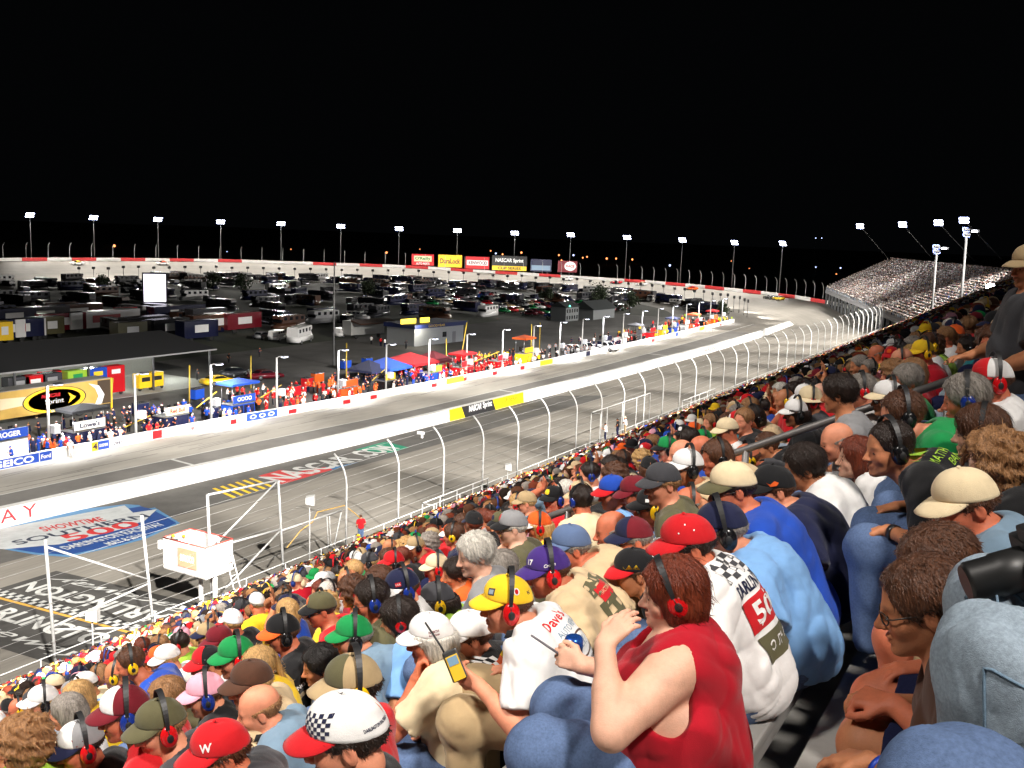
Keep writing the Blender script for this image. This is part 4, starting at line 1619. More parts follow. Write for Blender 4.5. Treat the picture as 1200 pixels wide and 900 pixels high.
# cables follow the curved profile
mb = MB()
prof = [(0, 0.5), (0, 1.15), (0, 1.8), (0, 2.45), (0, 3.1), (0, 3.75), (-0.12, 4.4), (-0.42, 5.05), (-0.85, 5.6)]
line = [(XF, y, -20.7, -1.0, 0.0) for y in (15, 20, 26.7, 32.0, 36.2, 41.4)] + POSTS[:46]
for dx, dz in prof:
    pts = []
    for (x, y, z, nx, ny) in line:
        d = 0.25 + (dx if y > 44 or x < XF - 1 else 0)
        pts.append((x - nx * d - XF, y - ny * d - 60, z + 0.9 + dz * (0.93 if y < 44 and x > XF - 1 else 1) + 20.7))
    mb.tube(pts, 0.0085, 4, cap=False)
mb.build('cable', CAB, FE)
# camera on one fence post
cam_box = MB()
p = fpt(493, 511) + Vector((XF, 60, -20.7))
cam_box.box((0, 0, 0.22), (0.5, 0.22, 0.2), bev=0.03)
cam_box.tube([(0, 0, -0.15), (0, 0, 0.12)], 0.04, 6)
cam_box.box((0.2, -0.12, 0.02), (0.12, 0.1, 0.25), bev=0.02)
o = cam_box.build('security_camera', mat('camera_white', (0.7, 0.7, 0.68), rough=0.4, var=0.04))
o.location = p
tag(o, 'white camera box mounted on top of a curved fence post', 'camera')

# walkway rail in front of the first row
GR = empty('guard_rail', (XF + 0.62, 60, -20.6), label='pale steel guard rail running along the walkway below the front row', cat='railing')
RX = 0.0
mb = MB()
for z in (1.45,): mb.tube([(RX, -55, z), (RX, 180, z)], 0.03, 6)
RAILM = mat('rail_pale', (0.5, 0.5, 0.49), rough=0.5, metal=0.2, var=0.1)
mb.build('rail', RAILM, GR)
rp = MB(); rp.tube([(0, 0, 0), (0, 0, 1.45)], 0.035, 6); rpm = rp.mesh('post'); rpm.materials.append(RAILM)
for k in range(48):
    o = bpy.data.objects.new('post', rpm); COL.objects.link(o); o.parent = GR; o.location = (RX, -50 + k * 3.1, 0)
# railed platforms that jut up above the walkway
for k, (pxa, pya, pxb, pyb, lab) in enumerate(((495, 590, 572, 560, 'steel platform rail beside the curved fence posts, nearest the flag stand'), (693, 482, 762, 462, 'steel platform rail rising above the crowd where two officials stand'), (800, 470, 838, 455, 'small steel platform rail near the far curved posts'))):
    a = on_x(pxa, pya, XF + 0.9); b_ = on_x(pxb, pyb, XF + 0.9)
    t = empty('platform_rail', (XF + 0.9, a[1], -20.6), label=lab, cat='railing', group='platform rails along the fence')
    L = b_[1] - a[1]
    za, zb = a[2] + 20.6, b_[2] + 20.6
    mb = MB()
    zz = (za + zb) / 2
    mb.tube([(0, 0, 0), (0, 0, zz), (0, L, zz), (0, L, 0)], 0.045, 6)
    mb.tube([(0, 0, zz), (0.95, 0, zz), (0.95, 0, 0.0)], 0.04, 6)
    mb.build('rail', GALV, t)
    for j in range(1, 4):
        m2 = MB(); m2.tube([(0, L * j / 4, 0), (0, L * j / 4, zz)], 0.032, 6); m2.build('post', GALV, t)

# loudspeakers along the rail
SPK = None
for i, (px, py) in enumerate(((108, 725), (363, 590), (595, 550), (838, 350 + 141))):
    p = on_x(px, py, XF + 1.0)
    t = empty('loudspeaker', (p[0], p[1], -20.6), rad(35), label='white horn loudspeaker on a steel post at the rail, ' + ('nearest of the row', 'right of the braced gate', 'before the bend of the crowd', 'farthest of the row')[i], cat='loudspeaker', group='loudspeakers along the rail')
    hh = p[2] + 20.6
    mb = MB(); mb.tube([(0, 0, 0), (0, 0, hh)], 0.04, 6); mb.build('post', GALV, t)
    mb = MB(); mb.prism([(-0.22, -0.18), (0.28, -0.28), (0.28, 0.28), (-0.22, 0.18)], -0.26, 0.26); o = mb.build('horn', mat('speaker_white', (0.62, 0.62, 0.6), rough=0.5, var=0.08), t); o.location = (0, 0, hh + 0.2)

# ---- flag stand
FS = empty('flag_stand', (-37.3, 34.7, -20.6), label='white raised flag stand on two posts with ladder and glowing orange sign', cat='flag stand')
wp = mat('flagstand_white', (0.74, 0.73, 0.71), rough=0.55, var=0.06, scale=2)
zb, zt_ = 2.45, 4.05
mb = MB()
bx0, bx1, by0, by1 = -2.85, 0.25, 0.0, 1.9
mb.box(((bx0 + bx1) / 2, (by0 + by1) / 2, zb), (bx1 - bx0, by1 - by0, 0.12))
mb.build('deck', wp, FS)
for c, sz in ((((bx0 + bx1) / 2, by0, (zb + zt_) / 2), (bx1 - bx0, 0.06, zt_ - zb)), ((bx1, (by0 + by1) / 2, (zb + zt_) / 2), (0.06, by1 - by0 - 0.07, zt_ - zb)),
              ((bx0, (by0 + by1) / 2, (zb + zt_) / 2), (0.06, by1 - by0 - 0.07, zt_ - zb)), (((bx0 + bx1) / 2 - 0.5, by1, (zb + zt_) / 2), (bx1 - bx0 - 1.0, 0.06, zt_ - zb))):
    mb = MB(); mb.box(c, sz, bev=0.012); mb.build('side_panel', wp, FS)
mb = MB()
mb.tube([(bx0, by0, zt_ + 0.03), (bx1, by0, zt_ + 0.03), (bx1, by1, zt_ + 0.03), (bx0, by1, zt_ + 0.03), (bx0, by0, zt_ + 0.03)], 0.045, 6)
mb.build('rail', mat('flagstand_red', srgb(190, 80, 70), rough=0.5, var=0.05), FS)
for x_ in (-1.1, -0.05):
    mb = MB(); mb.tube([(x_, 0.9, 0), (x_, 0.9, zb)], 0.12, 10); mb.build('post', wp, FS)
mb = MB(); mb.box((-1.0, by0 - 0.06, (zb + zt_) / 2 + 0.05), (1.35, 0.05, 1.0), bev=0.01)
sg = mb.build('sign', mat('sign_glow', srgb(235, 130, 100), var=0.05, emit=(1.0, 0.42, 0.26), estr=0.8), FS)
mb = MB(); add_text(mb, 'SUNOCO', (-1.0, by0 - 0.10, (zb + zt_) / 2 + 0.05), (1, 0, 0), (0, 0, 1), 0.36, w=1.0, bold=0.03)
mb.build('sign_letters', mat('sign_letters_glow', (0.9, 0.85, 0.8), emit=(1.0, 0.8, 0.72), estr=2.0), FS)
mb = MB()
for y_ in (1.15, 1.6): mb.tube([(0.35, y_, zt_ - 0.2), (1.15, y_ + 0.3, 0.3)], 0.035, 6)
for k in range(9):
    t_ = k / 9
    mb.tube([(0.35 + 0.8 * t_, 1.15 + 0.3 * t_, zt_ - 0.3 - 3.3 * t_), (0.35 + 0.8 * t_, 1.6 + 0.3 * t_, zt_ - 0.3 - 3.3 * t_)], 0.022, 6)
mb.build('ladder', wp, FS)
mb = MB(); mb.box((bx0 - 0.12, -0.1, zt_ - 0.35), (0.2, 0.2, 0.45), bev=0.02); mb.build('lamp_box', mat('lamp_box_white', (0.8, 0.8, 0.78), var=0.03), FS)
# slack yellow rope over the gate
mb = MB()
mb.tube([fpt(336, 642) + Vector((XF, 60, -20.7)), fpt(352, 622) + Vector((XF, 60, -20.7)), fpt(366, 612) + Vector((XF, 60, -20.7)), fpt(372, 600) + Vector((XF, 60, -20.7)), fpt(385, 597) + Vector((XF, 60, -20.7)), fpt(402, 592) + Vector((XF + .1, 60, -20.7)), fpt(412, 601) + Vector((XF + .3, 60, -20.7)), fpt(419, 611) + Vector((XF + 0.6, 60, -20.7))], 0.035, 6)
o = mb.build('air_hose', mat('hose_yellow', srgb(205, 165, 90), rough=0.5, var=0.1))
tag(o, 'slack yellow hose hung over the fence gate near the flag stand', 'hose')
# ------------------------------------------------------------------ lamps
def lamp_glow(name, col, s):
    return mat(name, col, var=0, emit=col, estr=s)


COOL = (0.93, 0.95, 1.0)


def spot(name, parent, loc, target, power, angle, blend=0.5, col=(1.0, 0.955, 0.89), size=0.6):
    l = bpy.data.lights.new(name, 'SPOT')
    l.energy = power; l.spot_size = rad(angle); l.spot_blend = blend; l.color = col; l.shadow_soft_size = size
    o = bpy.data.objects.new(name, l)
    COL.objects.link(o)
    d = Vector(target) - Vector(loc)
    M = Matrix.Translation(loc) @ d.to_track_quat('-Z', 'Y').to_matrix().to_4x4()
    if parent is not None:
        o.parent = parent
        M = parent.matrix_basis.inverted() @ M
    o.matrix_local = M
    return o


def point(name, parent, loc, power, col=(1, .95, .88), size=0.3):
    l = bpy.data.lights.new(name, 'POINT')
    l.energy = power; l.color = col; l.shadow_soft_size = size
    o = bpy.data.objects.new(name, l)
    COL.objects.link(o)
    o.parent = parent
    o.location = loc
    return o


ORD = ['first', 'second', 'third', 'fourth', 'fifth', 'sixth', 'seventh', 'eighth', 'ninth', 'tenth', 'eleventh', 'twelfth', 'thirteenth', 'fourteenth', 'fifteenth',
       'sixteenth', 'seventeenth', 'eighteenth', 'nineteenth', 'twentieth', 'twenty first', 'twenty second']
DARKSTEEL = mat('dark_steel', (0.10, 0.10, 0.105), rough=0.5, metal=0.4, var=0.1)
HALO = lamp_glow('glare_ring_glow', (0.30, 0.40, 1.0), 1.1)  # emission put in for the bluish glare fringe round each lens
GLOWW = lamp_glow('flood_glow', (0.92, 0.94, 1.0), 26.0)


def flood_pole(base, head, face, label, group, w=3.4, h=1.5, r=0.22, power=0, target=None, angle=60):
    """tall mast with a bank of floodlights facing the point face"""
    t = empty('floodlight_pole', base, label=label, cat='floodlight', group=group)
    hd = Vector(head) - Vector(base)
    mb = MB(); mb.tube([(0, 0, 0), hd], [r, r * 0.6], 8); mb.build('pole', GALVD, t)
    d = (Vector(face) - Vector(head)); d.z *= 0.6; d.normalize()
    q = d.to_track_quat('-Z', 'Y').to_matrix().to_4x4()
    mb = MB()
    for i in range(2):
        mb.box((0, (i - 0.5) * h * 0.5, 0.16), (w, 0.09, 0.09))
    b = mb.build('crossarm', DARKSTEEL, t); b.matrix_local = Matrix.Translation(hd) @ q
    for j in range(2):
        mb = MB()
        for i in range(5):
            cx_ = (i - 2) * w / 5
            mb.lathe([(0.05, 0.30), (0.16, 0.22), (0.30, 0.0), (0.31, -0.05)], 10, (cx_, (j - 0.5) * h * 0.5, 0))
        o = mb.build('lamp_housing', DARKSTEEL, t); o.matrix_local = Matrix.Translation(hd) @ q
        mb = MB()
        for i in range(5):
            mb.lathe([(0.33, -0.058), (0.33, -0.075), (0.18, -0.15), (0.02, -0.18)], 10, ((i - 2) * w / 5, (j - 0.5) * h * 0.5, 0))
        g = mb.build('lens', GLOWW, o)
        mb = MB()
        for i in range(5): mb.lathe([(0.34, -0.05), (0.47, -0.11), (0.46, -0.12), (0.34, -0.065)], 10, ((i - 2) * w / 5, (j - 0.5) * h * 0.5, 0))
        mb.build('glare_ring', HALO, o)
    if power:
        spot('flood_light', t, Vector(head) + d * 0.8, target, power, angle)
    return t


GALVD = mat('weathered_pole', (0.16, 0.16, 0.16), rough=0.6, metal=0.2, var=0.15, scale=1)
# far ring of masts behind the wall of the turn
FARP = [(37, 252, 300), (111, 255, 301), (186, 257, 303), (259, 260, 305), (329, 262, 307), (399, 265, 309), (467, 268, 312), (535, 270, 316), (602, 273, 320), (667, 275, 325), (732, 278, 328), (797, 281, 332), (857, 284, 336), (913, 285, 341)]
for i, (px, py, pb) in enumerate(FARP):
    # stand 9 m outside the wall: search along the arc
    best = None
    for k in range(0, 2400):
        s = TY + 120 + k * 0.25
        if s > S_END: break
        x, y, z, nx, ny = outer(s)
        X, Y = x - nx * 9, y - ny * 9
        d = np.array([X, Y, z]); w_ = d @ C_F
        sx = 600 + F_PX * (d @ C_R) / w_
        if w_ > 0 and (best is None or abs(sx - px) < best[0]): best = (abs(sx - px), X, Y, z, nx, ny, x, y)
    _, X, Y, z, nx, ny, x, y = best
    d = sight(px, py)
    t_ = math.hypot(X, Y) / math.hypot(d[0], d[1])
    flood_pole((X, Y, G + 1), (X, Y, d[2] * t_), (x + nx * 14, y + ny * 14, -20), 'tall floodlight pole beyond the far turn wall, ' + ORD[i] + ' from the left', 'floodlights around the far turn', w=3.5, h=2.2, r=0.18,
               power=52000, target=(x + nx * 12, y + ny * 12, -20), angle=105)

# two masts with double heads before the far stand
for px, py, pb, D, lab in ((1098, 292, 352, 214, 'grey double headed floodlight mast in front of the far grandstand, the lower one'), (1133, 272, 340, 199, 'grey double headed floodlight mast before the far grandstand, the taller one')):
    d = sight(px - 4, pb); d = d / math.hypot(d[0], d[1]) * D
    h = sight(px, py); h = h / math.hypot(h[0], h[1]) * D
    t = flood_pole((d[0], d[1], G + 0.5), (h[0], h[1], h[2]), (-70, D + 30, -22), lab, 'double headed masts', w=1.5, h=1.9, r=0.34)
    t2 = (h - d)
    mb = MB()
    hd = Vector((h[0] - d[0], h[1] - d[1], h[2] - G - 0.5))
    mb.tube([hd, hd + Vector((1.6, 0.4, 0.15))], 0.08, 6); mb.build('crossarm', DARKSTEEL, t)
    mb = MB(); mb.box(hd + Vector((1.5, 0.4, 0.25)), (1.1, 0.5, 0.5), bev=0.05); o = mb.build('lamp_housing', DARKSTEEL, t)
    mb = MB(); mb.box(hd + Vector((1.25, -0.05, 0.2)), (0.9, 0.3, 0.3), rz=-0.4, bev=0.05); mb.build('lens', GLOWW, o)
    spot('flood_light', t, h + np.array([0.8, 0.8, 0.4]), (-45, D + 75, -8), 3200, 62, col=(0.9, 0.95, 1.0))
    spot('flood_light', t, h + np.array([-0.8, 0.3, 0.0]), (-75, D + 30, -22), 80000, 80)

# leaning masts over the far stand
for i, (px, py, bx, by, D, lab) in enumerate(((1008, 265, 1042, 304, 318, 'slanted floodlight mast leaning over the far grandstand, leftmost'), (1058, 263, 1092, 302, 300, 'slanted floodlight mast leaning over the far grandstand, second from the left'),
                                           (1100, 261, 1142, 306, 282, 'slanted floodlight mast leaning over the far grandstand, third from the left'), (1130, 258, 1174, 304, 264, 'slanted floodlight mast leaning over the far grandstand, highest and rightmost'))):
    h = sight(px, py); h = h / math.hypot(h[0], h[1]) * D
    b = sight(bx, by); b = b / math.hypot(b[0], b[1]) * (D + 6)
    t = flood_pole(tuple(b), tuple(h), (h[0] - 40, h[1] - 60, -20), lab, 'slanted masts', w=2.6, h=1.5, r=0.16)
    if i in (0, 1, 2): spot('flood_light', t, h + np.array([-0.6, -0.6, 0]), (h[0] - 62, h[1] - 12, -21), 95000, 110, 0.8)
    spot('flood_light', t, h + np.array([0.0, -0.3, -0.6]), (b[0] - 12, b[1] - 6, -10), 3600, 95, col=(0.9, 0.95, 1.0))

# lamp that shines at the crowd from the middle of the stand
p = sight(1160, 347); p = p / math.hypot(p[0], p[1]) * 112
t = empty('floodlight_pole', (p[0], p[1], p[2] - 1.75), label='single bright white floodlight low on the right shining over the crowd', cat='floodlight')
mb = MB(); mb.tube([(0, 0, 0), (0, 0, 2.5)], 0.06, 8); mb.build('pole', GALVD, t)
mb = MB(); mb.lathe([(0.05, 0.35), (0.30, 0.25), (0.42, 0.0), (0.43, -0.06)], 14); o = mb.build('lamp_housing', DARKSTEEL, t)
q = (Vector((0, 0, 0.4)) - Vector(p)).to_track_quat('-Z', 'Y').to_matrix().to_4x4()
o.matrix_local = Matrix.Translation((0, 0, 2.6)) @ q
mb = MB(); mb.lathe([(0.44, -0.07), (0.44, -0.10), (0.25, -0.2), (0.02, -0.24)], 14); mb.build('lens', lamp_glow('bright_lens', (0.95, 0.97, 1.0), 90.0), o)

# masts of our own side: they stand on top of the stand, beyond the frame
for i in range(14):
    y = -18 + i * 20
    if i % 2 == 0:
        t = flood_pole((16, y + 10, -4), (14, y + 10, 20), (-90, y, -22), 'tall floodlight mast on top of the near grandstand, ' + ORD[i // 2] + ' along the row', 'floodlights above the near stand', w=4, h=2)
    spot('flood_light', t, (13.2, y - 26, 20), (-52.5, y + 6, -22), 580000, 26, 0.40)
for y, X in ((82, -101), (128, -97)): spot('flood_light', t, (13.2, y - 40, 20.4), (X, y, -22), 700000, 19, 0.6)  # added beams without fixtures of their own, brightening the paddock
t = flood_pole((-31.0, -26, -19), (-31, -26, 47), (-20, 8, -12), 'unseen very tall floodlight tower added to light the near crowd', 'floodlights above the near stand', w=5, h=3, r=0.4)
KEY = spot('flood_light', t, (-30.2, -25, 46), (-19.2, 3.3, -10.4), 300000, 38.5, 0.30, size=4.5, col=(1.0, 0.935, 0.865))  # key light: unseen tower placed so the near crowd is lit from upper left
# added fill mast, out of view, brightening the backs of the crowd
t = flood_pole((16, -8, -1), (12, -6, 21), (-18, 4, -12), 'unseen fill light mast added behind the camera to brighten the seats', 'floodlights above the near stand', w=3, h=1.5)
spot('flood_light', t, (11.4, -5.8, 20.4), (-18.0, 7.0, -11.0), 42000, 37, 0.55, size=1.5, col=(1.0, 0.93, 0.85))

# ------------------------------------------------------------------ pit wall
mb = MB()
prev = None
for y in list(np.arange(-60, 262, 6)) + [262]:
    x = xpw(y)
    cur = [mb.bm.verts.new(p) for p in ((x, y, G - 0.1), (x, y, G + 0.95), (x - 0.35, y, G + 0.95), (x - 0.35, y, G - 0.1))]
    if prev:
        for k in range(4): mb._f([prev[k], prev[(k + 1) % 4], cur[(k + 1) % 4], cur[k]])
    prev = cur
PW = mb.build('pit_wall', mat('pit_wall_white', (0.74, 0.73, 0.71), rough=0.7, var=0.08, scale=0.8))
tag(PW, 'low white pit wall covered in sponsor panels in front of the crews', 'wall')


def pit_y(px, py):
    p = on_x(px, py, -78)
    for _ in range(5): p = on_x(px, py, xpw(p[1]))
    return float(p[1])


def signm(c, e=0.0): return mat('sign_' + c.replace(' ', '_'), COLS.get(c, (0.5, 0.5, 0.5)), rough=0.5, var=0.04, scale=2)


def pit_panel(y0, y1, col, text=None, tcol='white', h=0.84, th=0.5):
    mb = MB()
    n = 3
    for i in range(n):
        a, b_ = y0 + (y1 - y0) * i / n, y0 + (y1 - y0) * (i + 1) / n
        mb.poly([(xpw(a) + 0.012, a, G + 0.06), (xpw(b_) + 0.012, b_, G + 0.06), (xpw(b_) + 0.012, b_, G + 0.06 + h), (xpw(a) + 0.012, a, G + 0.06 + h)])
    o = mb.build('sponsor_panel', signm(col), PW)
    if text:
        wall_text(o, 'lettering', text, (y0 + y1) / 2, th, signm(tcol), w=(y1 - y0) * 0.8, lift=0.022, zc=G + 0.06 + h / 2, xf=xpw, bold=0.03)


gy = lambda a, ya_, b_, yb_: (pit_y(a, ya_), pit_y(b_, yb_))
y0, y1 = gy(-15, 560, 46, 545); pit_panel(y0, y1, 'royal blue', 'GEICO', th=0.62)
y0, y1 = gy(47, 545, 61, 540); pit_panel(y0, y1, 'royal blue', 'Ford', th=0.4)
y0, y1 = gy(108, 533, 115, 531); pit_panel(y0, y1, 'yellow', '4', 'navy', th=0.6)
y0, y1 = gy(115, 531, 128, 528); pit_panel(y0, y1, 'royal blue', 'MICHELIN'[:0] or 'GOODYEAR', th=0.3)
y0, y1 = gy(130, 527, 145, 523); pit_panel(y0, y1, 'white', "Lowe's", 'navy', th=0.5)
y0, y1 = gy(179, 518, 190, 515); pit_panel(y0, y1, 'red', None)
y0, y1 = gy(222, 508, 234, 505); pit_panel(y0, y1, 'white', 'Red Bull', 'red', th=0.5)
y0, y1 = gy(289, 496, 325, 489); pit_panel(y0, y1, 'royal blue', 'O O O', th=0.5)
for a, b_ in ((266, 273), (338, 346), (402, 409), (434, 441), (505, 512)):
    y = pit_y(a, 480); pit_panel(y, y + 1.3, 'red', None, h=0.5)
for y_, c in ((117.5, 'yellow'), (121.0, 'red'), (125.5, 'white'), (129.5, 'red'), (134, 'white'), (138, 'red'), (145, 'yellow'), (152, 'white'), (163, 'navy'), (176, 'white'), (196, 'red'), (212, 'royal blue'), (230, 'yellow'), (248, 'red')):
    pit_panel(y_, y_ + (4.5 if c in ('lime', 'white', 'yellow') else 1.8), 'lime' if y_ == 117.5 else c, h=0.84 if c != 'red' else 0.55)

# ------------------------------------------------------------------ pit lane lamps
def pit_pole(y, i):
    x = xpw(y) - 1.3
    t = empty('pit_lamp_post', (x, y, G), label='grey pit lane lamp post with white box, ' + ORD[i] + ' from the left', cat='lamp post', group='lamp posts along the pit wall')
    mb = MB(); mb.tube([(0, 0, 0), (0, 0, 6.7)], [0.15, 0.12], 8); mb.build('pole', GALV, t)
    mb = MB(); mb.tube([(0, 0, 6.65), (0.15, 0.25, 6.78), (0.6, 0.6, 6.8)], 0.05, 6); mb.build('arm', GALV, t)
    mb = MB(); mb.box((0.55, 0.75, 6.83), (0.5, 0.8, 0.16), bev=0.04); h = mb.build('lamp_head', DARKSTEEL, t)
    mb = MB(); mb.box((0.55, 0.75, 6.72), (0.42, 0.7, 0.06)); mb.build('lens', lamp_glow('pit_lamp_glow', (0.80, 0.84, 1.0), 9.0 if i > 1 else 3.0), h)
    mb = MB(); mb.box((0.42, 0.42, 2.6), (0.62, 0.66, 0.85), bev=0.07); mb.build('junction_box', mat('box_white', (0.72, 0.74, 0.80), rough=0.5, var=0.05), t)
    if i % 2 == 0: spot('lamp_light', t, (x + 0.55, y + 0.75, G + 6.6), (x - 4, y + 1, G), 7000, 150, 0.6, col=(0.95, 0.96, 1.0))


for i, y in enumerate([56.7, 66.3, 76.1, 85.6, 95.8, 105.2, 114.9, 124.6, 134.8, 144.8, 154.5, 163.8, 173, 183, 193, 203, 213, 223, 233, 243, 254]):
    pit_pole(y, i)
spot('added_turn_light', None, (-79.2, 256, G + 6.4), (-43, 293, -17.4), 62000, 56, 0.6)  # two spots added at the pit exit to brighten the turn wall and fence
spot('added_turn_light', None, (-79.2, 246, G + 6.4), (-38.5, 268, -18.6), 30000, 50, 0.7)

# ------------------------------------------------------------------ vehicles
TYRE = mat('tyre', (0.02, 0.02, 0.02), rough=0.8, var=0.1)
RIM = mat('rim', (0.35, 0.35, 0.36), rough=0.35, metal=0.7, var=0.05)
GLS = mat('dark_glass', (0.012, 0.014, 0.018), rough=0.06, var=0, spec=0.9)


def car_paint(c): return mat('car_paint_' + c.replace(' ', '_'), COLS[c], rough=0.25, var=0.03, scale=1, spec=0.6)


_VH = {}


def vehicle_meshes(kind):
    if kind in _VH: return _VH[kind]
    P = {'race': dict(b=[(-2.5, .28), (-2.55, .75), (-2.3, .98), (-1.5, 1.0), (.9, .92), (2.3, .72), (2.55, .5), (2.5, .22)], c=[(-1.75, .98), (-1.0, 1.36), (.25, 1.36), (1.05, .9)], w=1.95, wr=.36, wx=1.4),
         'car': dict(b=[(-2.3, .3), (-2.35, .8), (-2.2, .95), (1.0, .92), (2.1, .78), (2.3, .55), (2.25, .28)], c=[(-1.9, .93), (-1.3, 1.42), (.1, 1.44), (.95, .9)], w=1.8, wr=.33, wx=1.4),
         'pickup': dict(b=[(-2.75, .45), (-2.8, 1.05), (-.55, 1.1), (1.2, 1.08), (2.5, 1.0), (2.7, .8), (2.7, .4)], c=[(-.6, 1.08), (-.45, 1.78), (.7, 1.8), (1.35, 1.05)], w=1.95, wr=.40, wx=1.7),
         'van': dict(b=[(-2.8, .4), (-2.85, 1.15), (1.5, 1.15), (2.6, 1.0), (2.75, .7), (2.7, .35)], c=[(-2.8, 1.12), (-2.75, 2.05), (.9, 2.08), (1.7, 1.12)], w=2.0, wr=.36, wx=1.75),
         'rv': dict(b=[(-4.2, .5), (-4.25, 1.6), (3.2, 1.6), (3.9, 1.2), (4.0, .8), (3.95, .45)], c=[(-4.22, 1.58), (-4.22, 3.2), (3.4, 3.2), (3.55, 2.5), (2.5, 2.3), (3.3, 1.58)], w=2.4, wr=.42, wx=2.6)}[kind]
    out = {}
    mb = MB(); mb.prism(P['b'], -P['w'] / 2, P['w'] / 2)
    bmesh.ops.bevel(mb.bm, geom=mb.bm.edges[:], offset=0.08, segments=2, affect='EDGES')
    for f in mb.bm.faces: f.smooth = True
    out['body'] = mb.mesh('body')
    inset = 0.18 if kind not in ('rv', 'van') else 0.03
    mb = MB()
    pr = P['c']; w = P['w'] / 2
    top = max(p[1] for p in pr); bot = min(p[1] for p in pr)
    A = [mb.bm.verts.new((p[0], -(w - 0.05 - inset * (p[1] - bot) / (top - bot)), p[1])) for p in pr]
    B = [mb.bm.verts.new((p[0], (w - 0.05 - inset * (p[1] - bot) / (top - bot)), p[1])) for p in pr]
    n = len(pr)
    for k in range(n): mb._f([A[k], A[(k + 1) % n], B[(k + 1) % n], B[k]])
    mb._f(A[::-1]); mb._f(B)
    bmesh.ops.bevel(mb.bm, geom=mb.bm.edges[:], offset=0.05, segments=2, affect='EDGES')
    out['cabin'] = mb.mesh('cabin')
    mb = MB()
    if kind in ('race', 'car', 'pickup'):
        x0, x1 = pr[0][0] + 0.35, pr[-1][0] - 0.35
        for sd in (-1, 1):
            mb.poly([(p[0] * 0.82 + (pr[0][0] + pr[-1][0]) / 2 * 0.18, sd * (w - 0.035 - inset * (z - bot) / (top - bot)), z) for p, z in ((p, bot + 0.08 + (p[1] - bot) * 0.78) for p in pr)])
        a, b_ = pr[-1], pr[-2]
        mb.poly([(a[0] - 0.05, -w + 0.2, a[1] + 0.06), (a[0] - 0.05, w - 0.2, a[1] + 0.06), (b_[0] + 0.06, w - 0.2 - inset, b_[1] - 0.02), (b_[0] + 0.06, -w + 0.2 + inset, b_[1] - 0.02)])
        a, b_ = pr[0], pr[1]
        mb.poly([(a[0] - 0.0, w - 0.2, a[1] + 0.06), (a[0] - 0.0, -w + 0.2, a[1] + 0.06), (b_[0] - 0.04, -w + 0.2 + inset, b_[1] - 0.04), (b_[0] - 0.04, w - 0.2 - inset, b_[1] - 0.04)])
    else:
        for sd in (-1, 1):
            for k in range(3 if kind == 'van' else 4):
                x0 = pr[0][0] + 0.5 + k * (1.15 if kind == 'van' else 1.75)
                mb.box((x0 + 0.4, sd * (w - 0.03), (top * 0.62 + bot * 0.38)), (0.8, 0.06, (top - bot) * 0.42), bev=0.01)
        a = pr[-1]
        mb.box((a[0] - 0.30 if kind == 'van' else 3.12, 0, bot + 0.45), (0.3, w * 1.7, 0.6), ry=0.35)
    out['windows'] = mb.mesh('glass')
    mb = MB(); r = P['wr']
    mb.lathe([(r * 0.6, -0.13), (r, -0.11), (r, 0.11), (r * 0.6, 0.13)], 16, axis='Y')
    out['wheel'] = mb.mesh('wheel')
    mb = MB(); mb.lathe([(0.02, -0.15), (r * 0.6, -0.14), (r * 0.6, 0.14), (0.02, 0.15)], 12, axis='Y'); out['rim'] = mb.mesh('rim')
    out['P'] = P
    _VH[kind] = out
    return out


def vehicle(kind, name, loc, rz, col, label, cat, group=None, cabin=None, parts=True, tilt=None):
    M = vehicle_meshes(kind)
    t = empty(name, loc, rz, label, cat, group)
    if tilt is not None: t.rotation_euler = tilt
    new_obj('body', M['body'], t, [car_paint(col)])
    new_obj('cabin', M['cabin'], t, [car_paint(cabin or col)])
    new_obj('glass', M['windows'], t, [GLS])
    if parts:
        P = M['P']
        for sx in (-1, 1):
            for sy in (-1, 1):
                w = new_obj('wheel', M['wheel'], t, [TYRE], Matrix.Translation((sx * P['wx'], sy * (P['w'] / 2 - 0.11), P['wr'])))
                new_obj('rim', M['rim'], w, [RIM])
    return t


# race cars on the far banking (blurred streaks in the photo: here at rest)
def on_track(px, py):
    best = None
    for k in range(0, 2000):
        s = TY + 120 + k * 0.3
        if s > S_END: break
        x, y, z, nx, ny = outer(s)
        for w in (5, 8, 11):
            h = z + (G - z) * w / 25
            d = np.array([x + nx * w, y + ny * w, h]); q = d @ C_F
            if q < 50: continue
            e = math.hypot(600 + F_PX * (d @ C_R) / q - px, (450 - F_PX * (d @ C_U) / q - py) * 2)
            if best is None or e < best[0]: best = (e, d, nx, ny, math.atan2(z - G, 25))
    return best


for px, py, c, cb, lab in ((90, 311, 'white', 'yellow', 'white race car with yellow roof far off on the left banking'), (190, 310, 'white', 'orange', 'white and orange race car on the far banking behind the video screen'),
                          (665, 327, 'white', 'white', 'white race car below the red round billboard on the far banking'), (723, 329, 'red', 'white', 'red race car with white roof trailing on the far banking'),
                          (752, 333, 'white', 'cream', 'white race car close behind the red one on the banking'), (811, 340, 'orange', 'red', 'orange red race car alone entering the near part of the turn'),
                          (902, 350, 'black', 'white', 'dark race car just ahead of the yellow one in the turn'), (912, 352, 'yellow', 'white', 'yellow race car followed by a dark one in the turn')):
    e, d, nx, ny, bk = on_track(px, py)
    t = vehicle('race', 'race_car', (0, 0, 0), 0, c, lab, 'race car', 'race cars on the far banking', cb)
    fx, fy = -ny, nx      # direction of travel along the wall
    X = Vector((ny, -nx, 0)); N = Vector((-nx * -math.sin(bk), -ny * -math.sin(bk), math.cos(bk))); Yv = N.cross(X)
    t.matrix_basis = Matrix.Translation((d[0], d[1], d[2] + 0.02)) @ Matrix((X, Yv, N)).transposed().to_4x4()

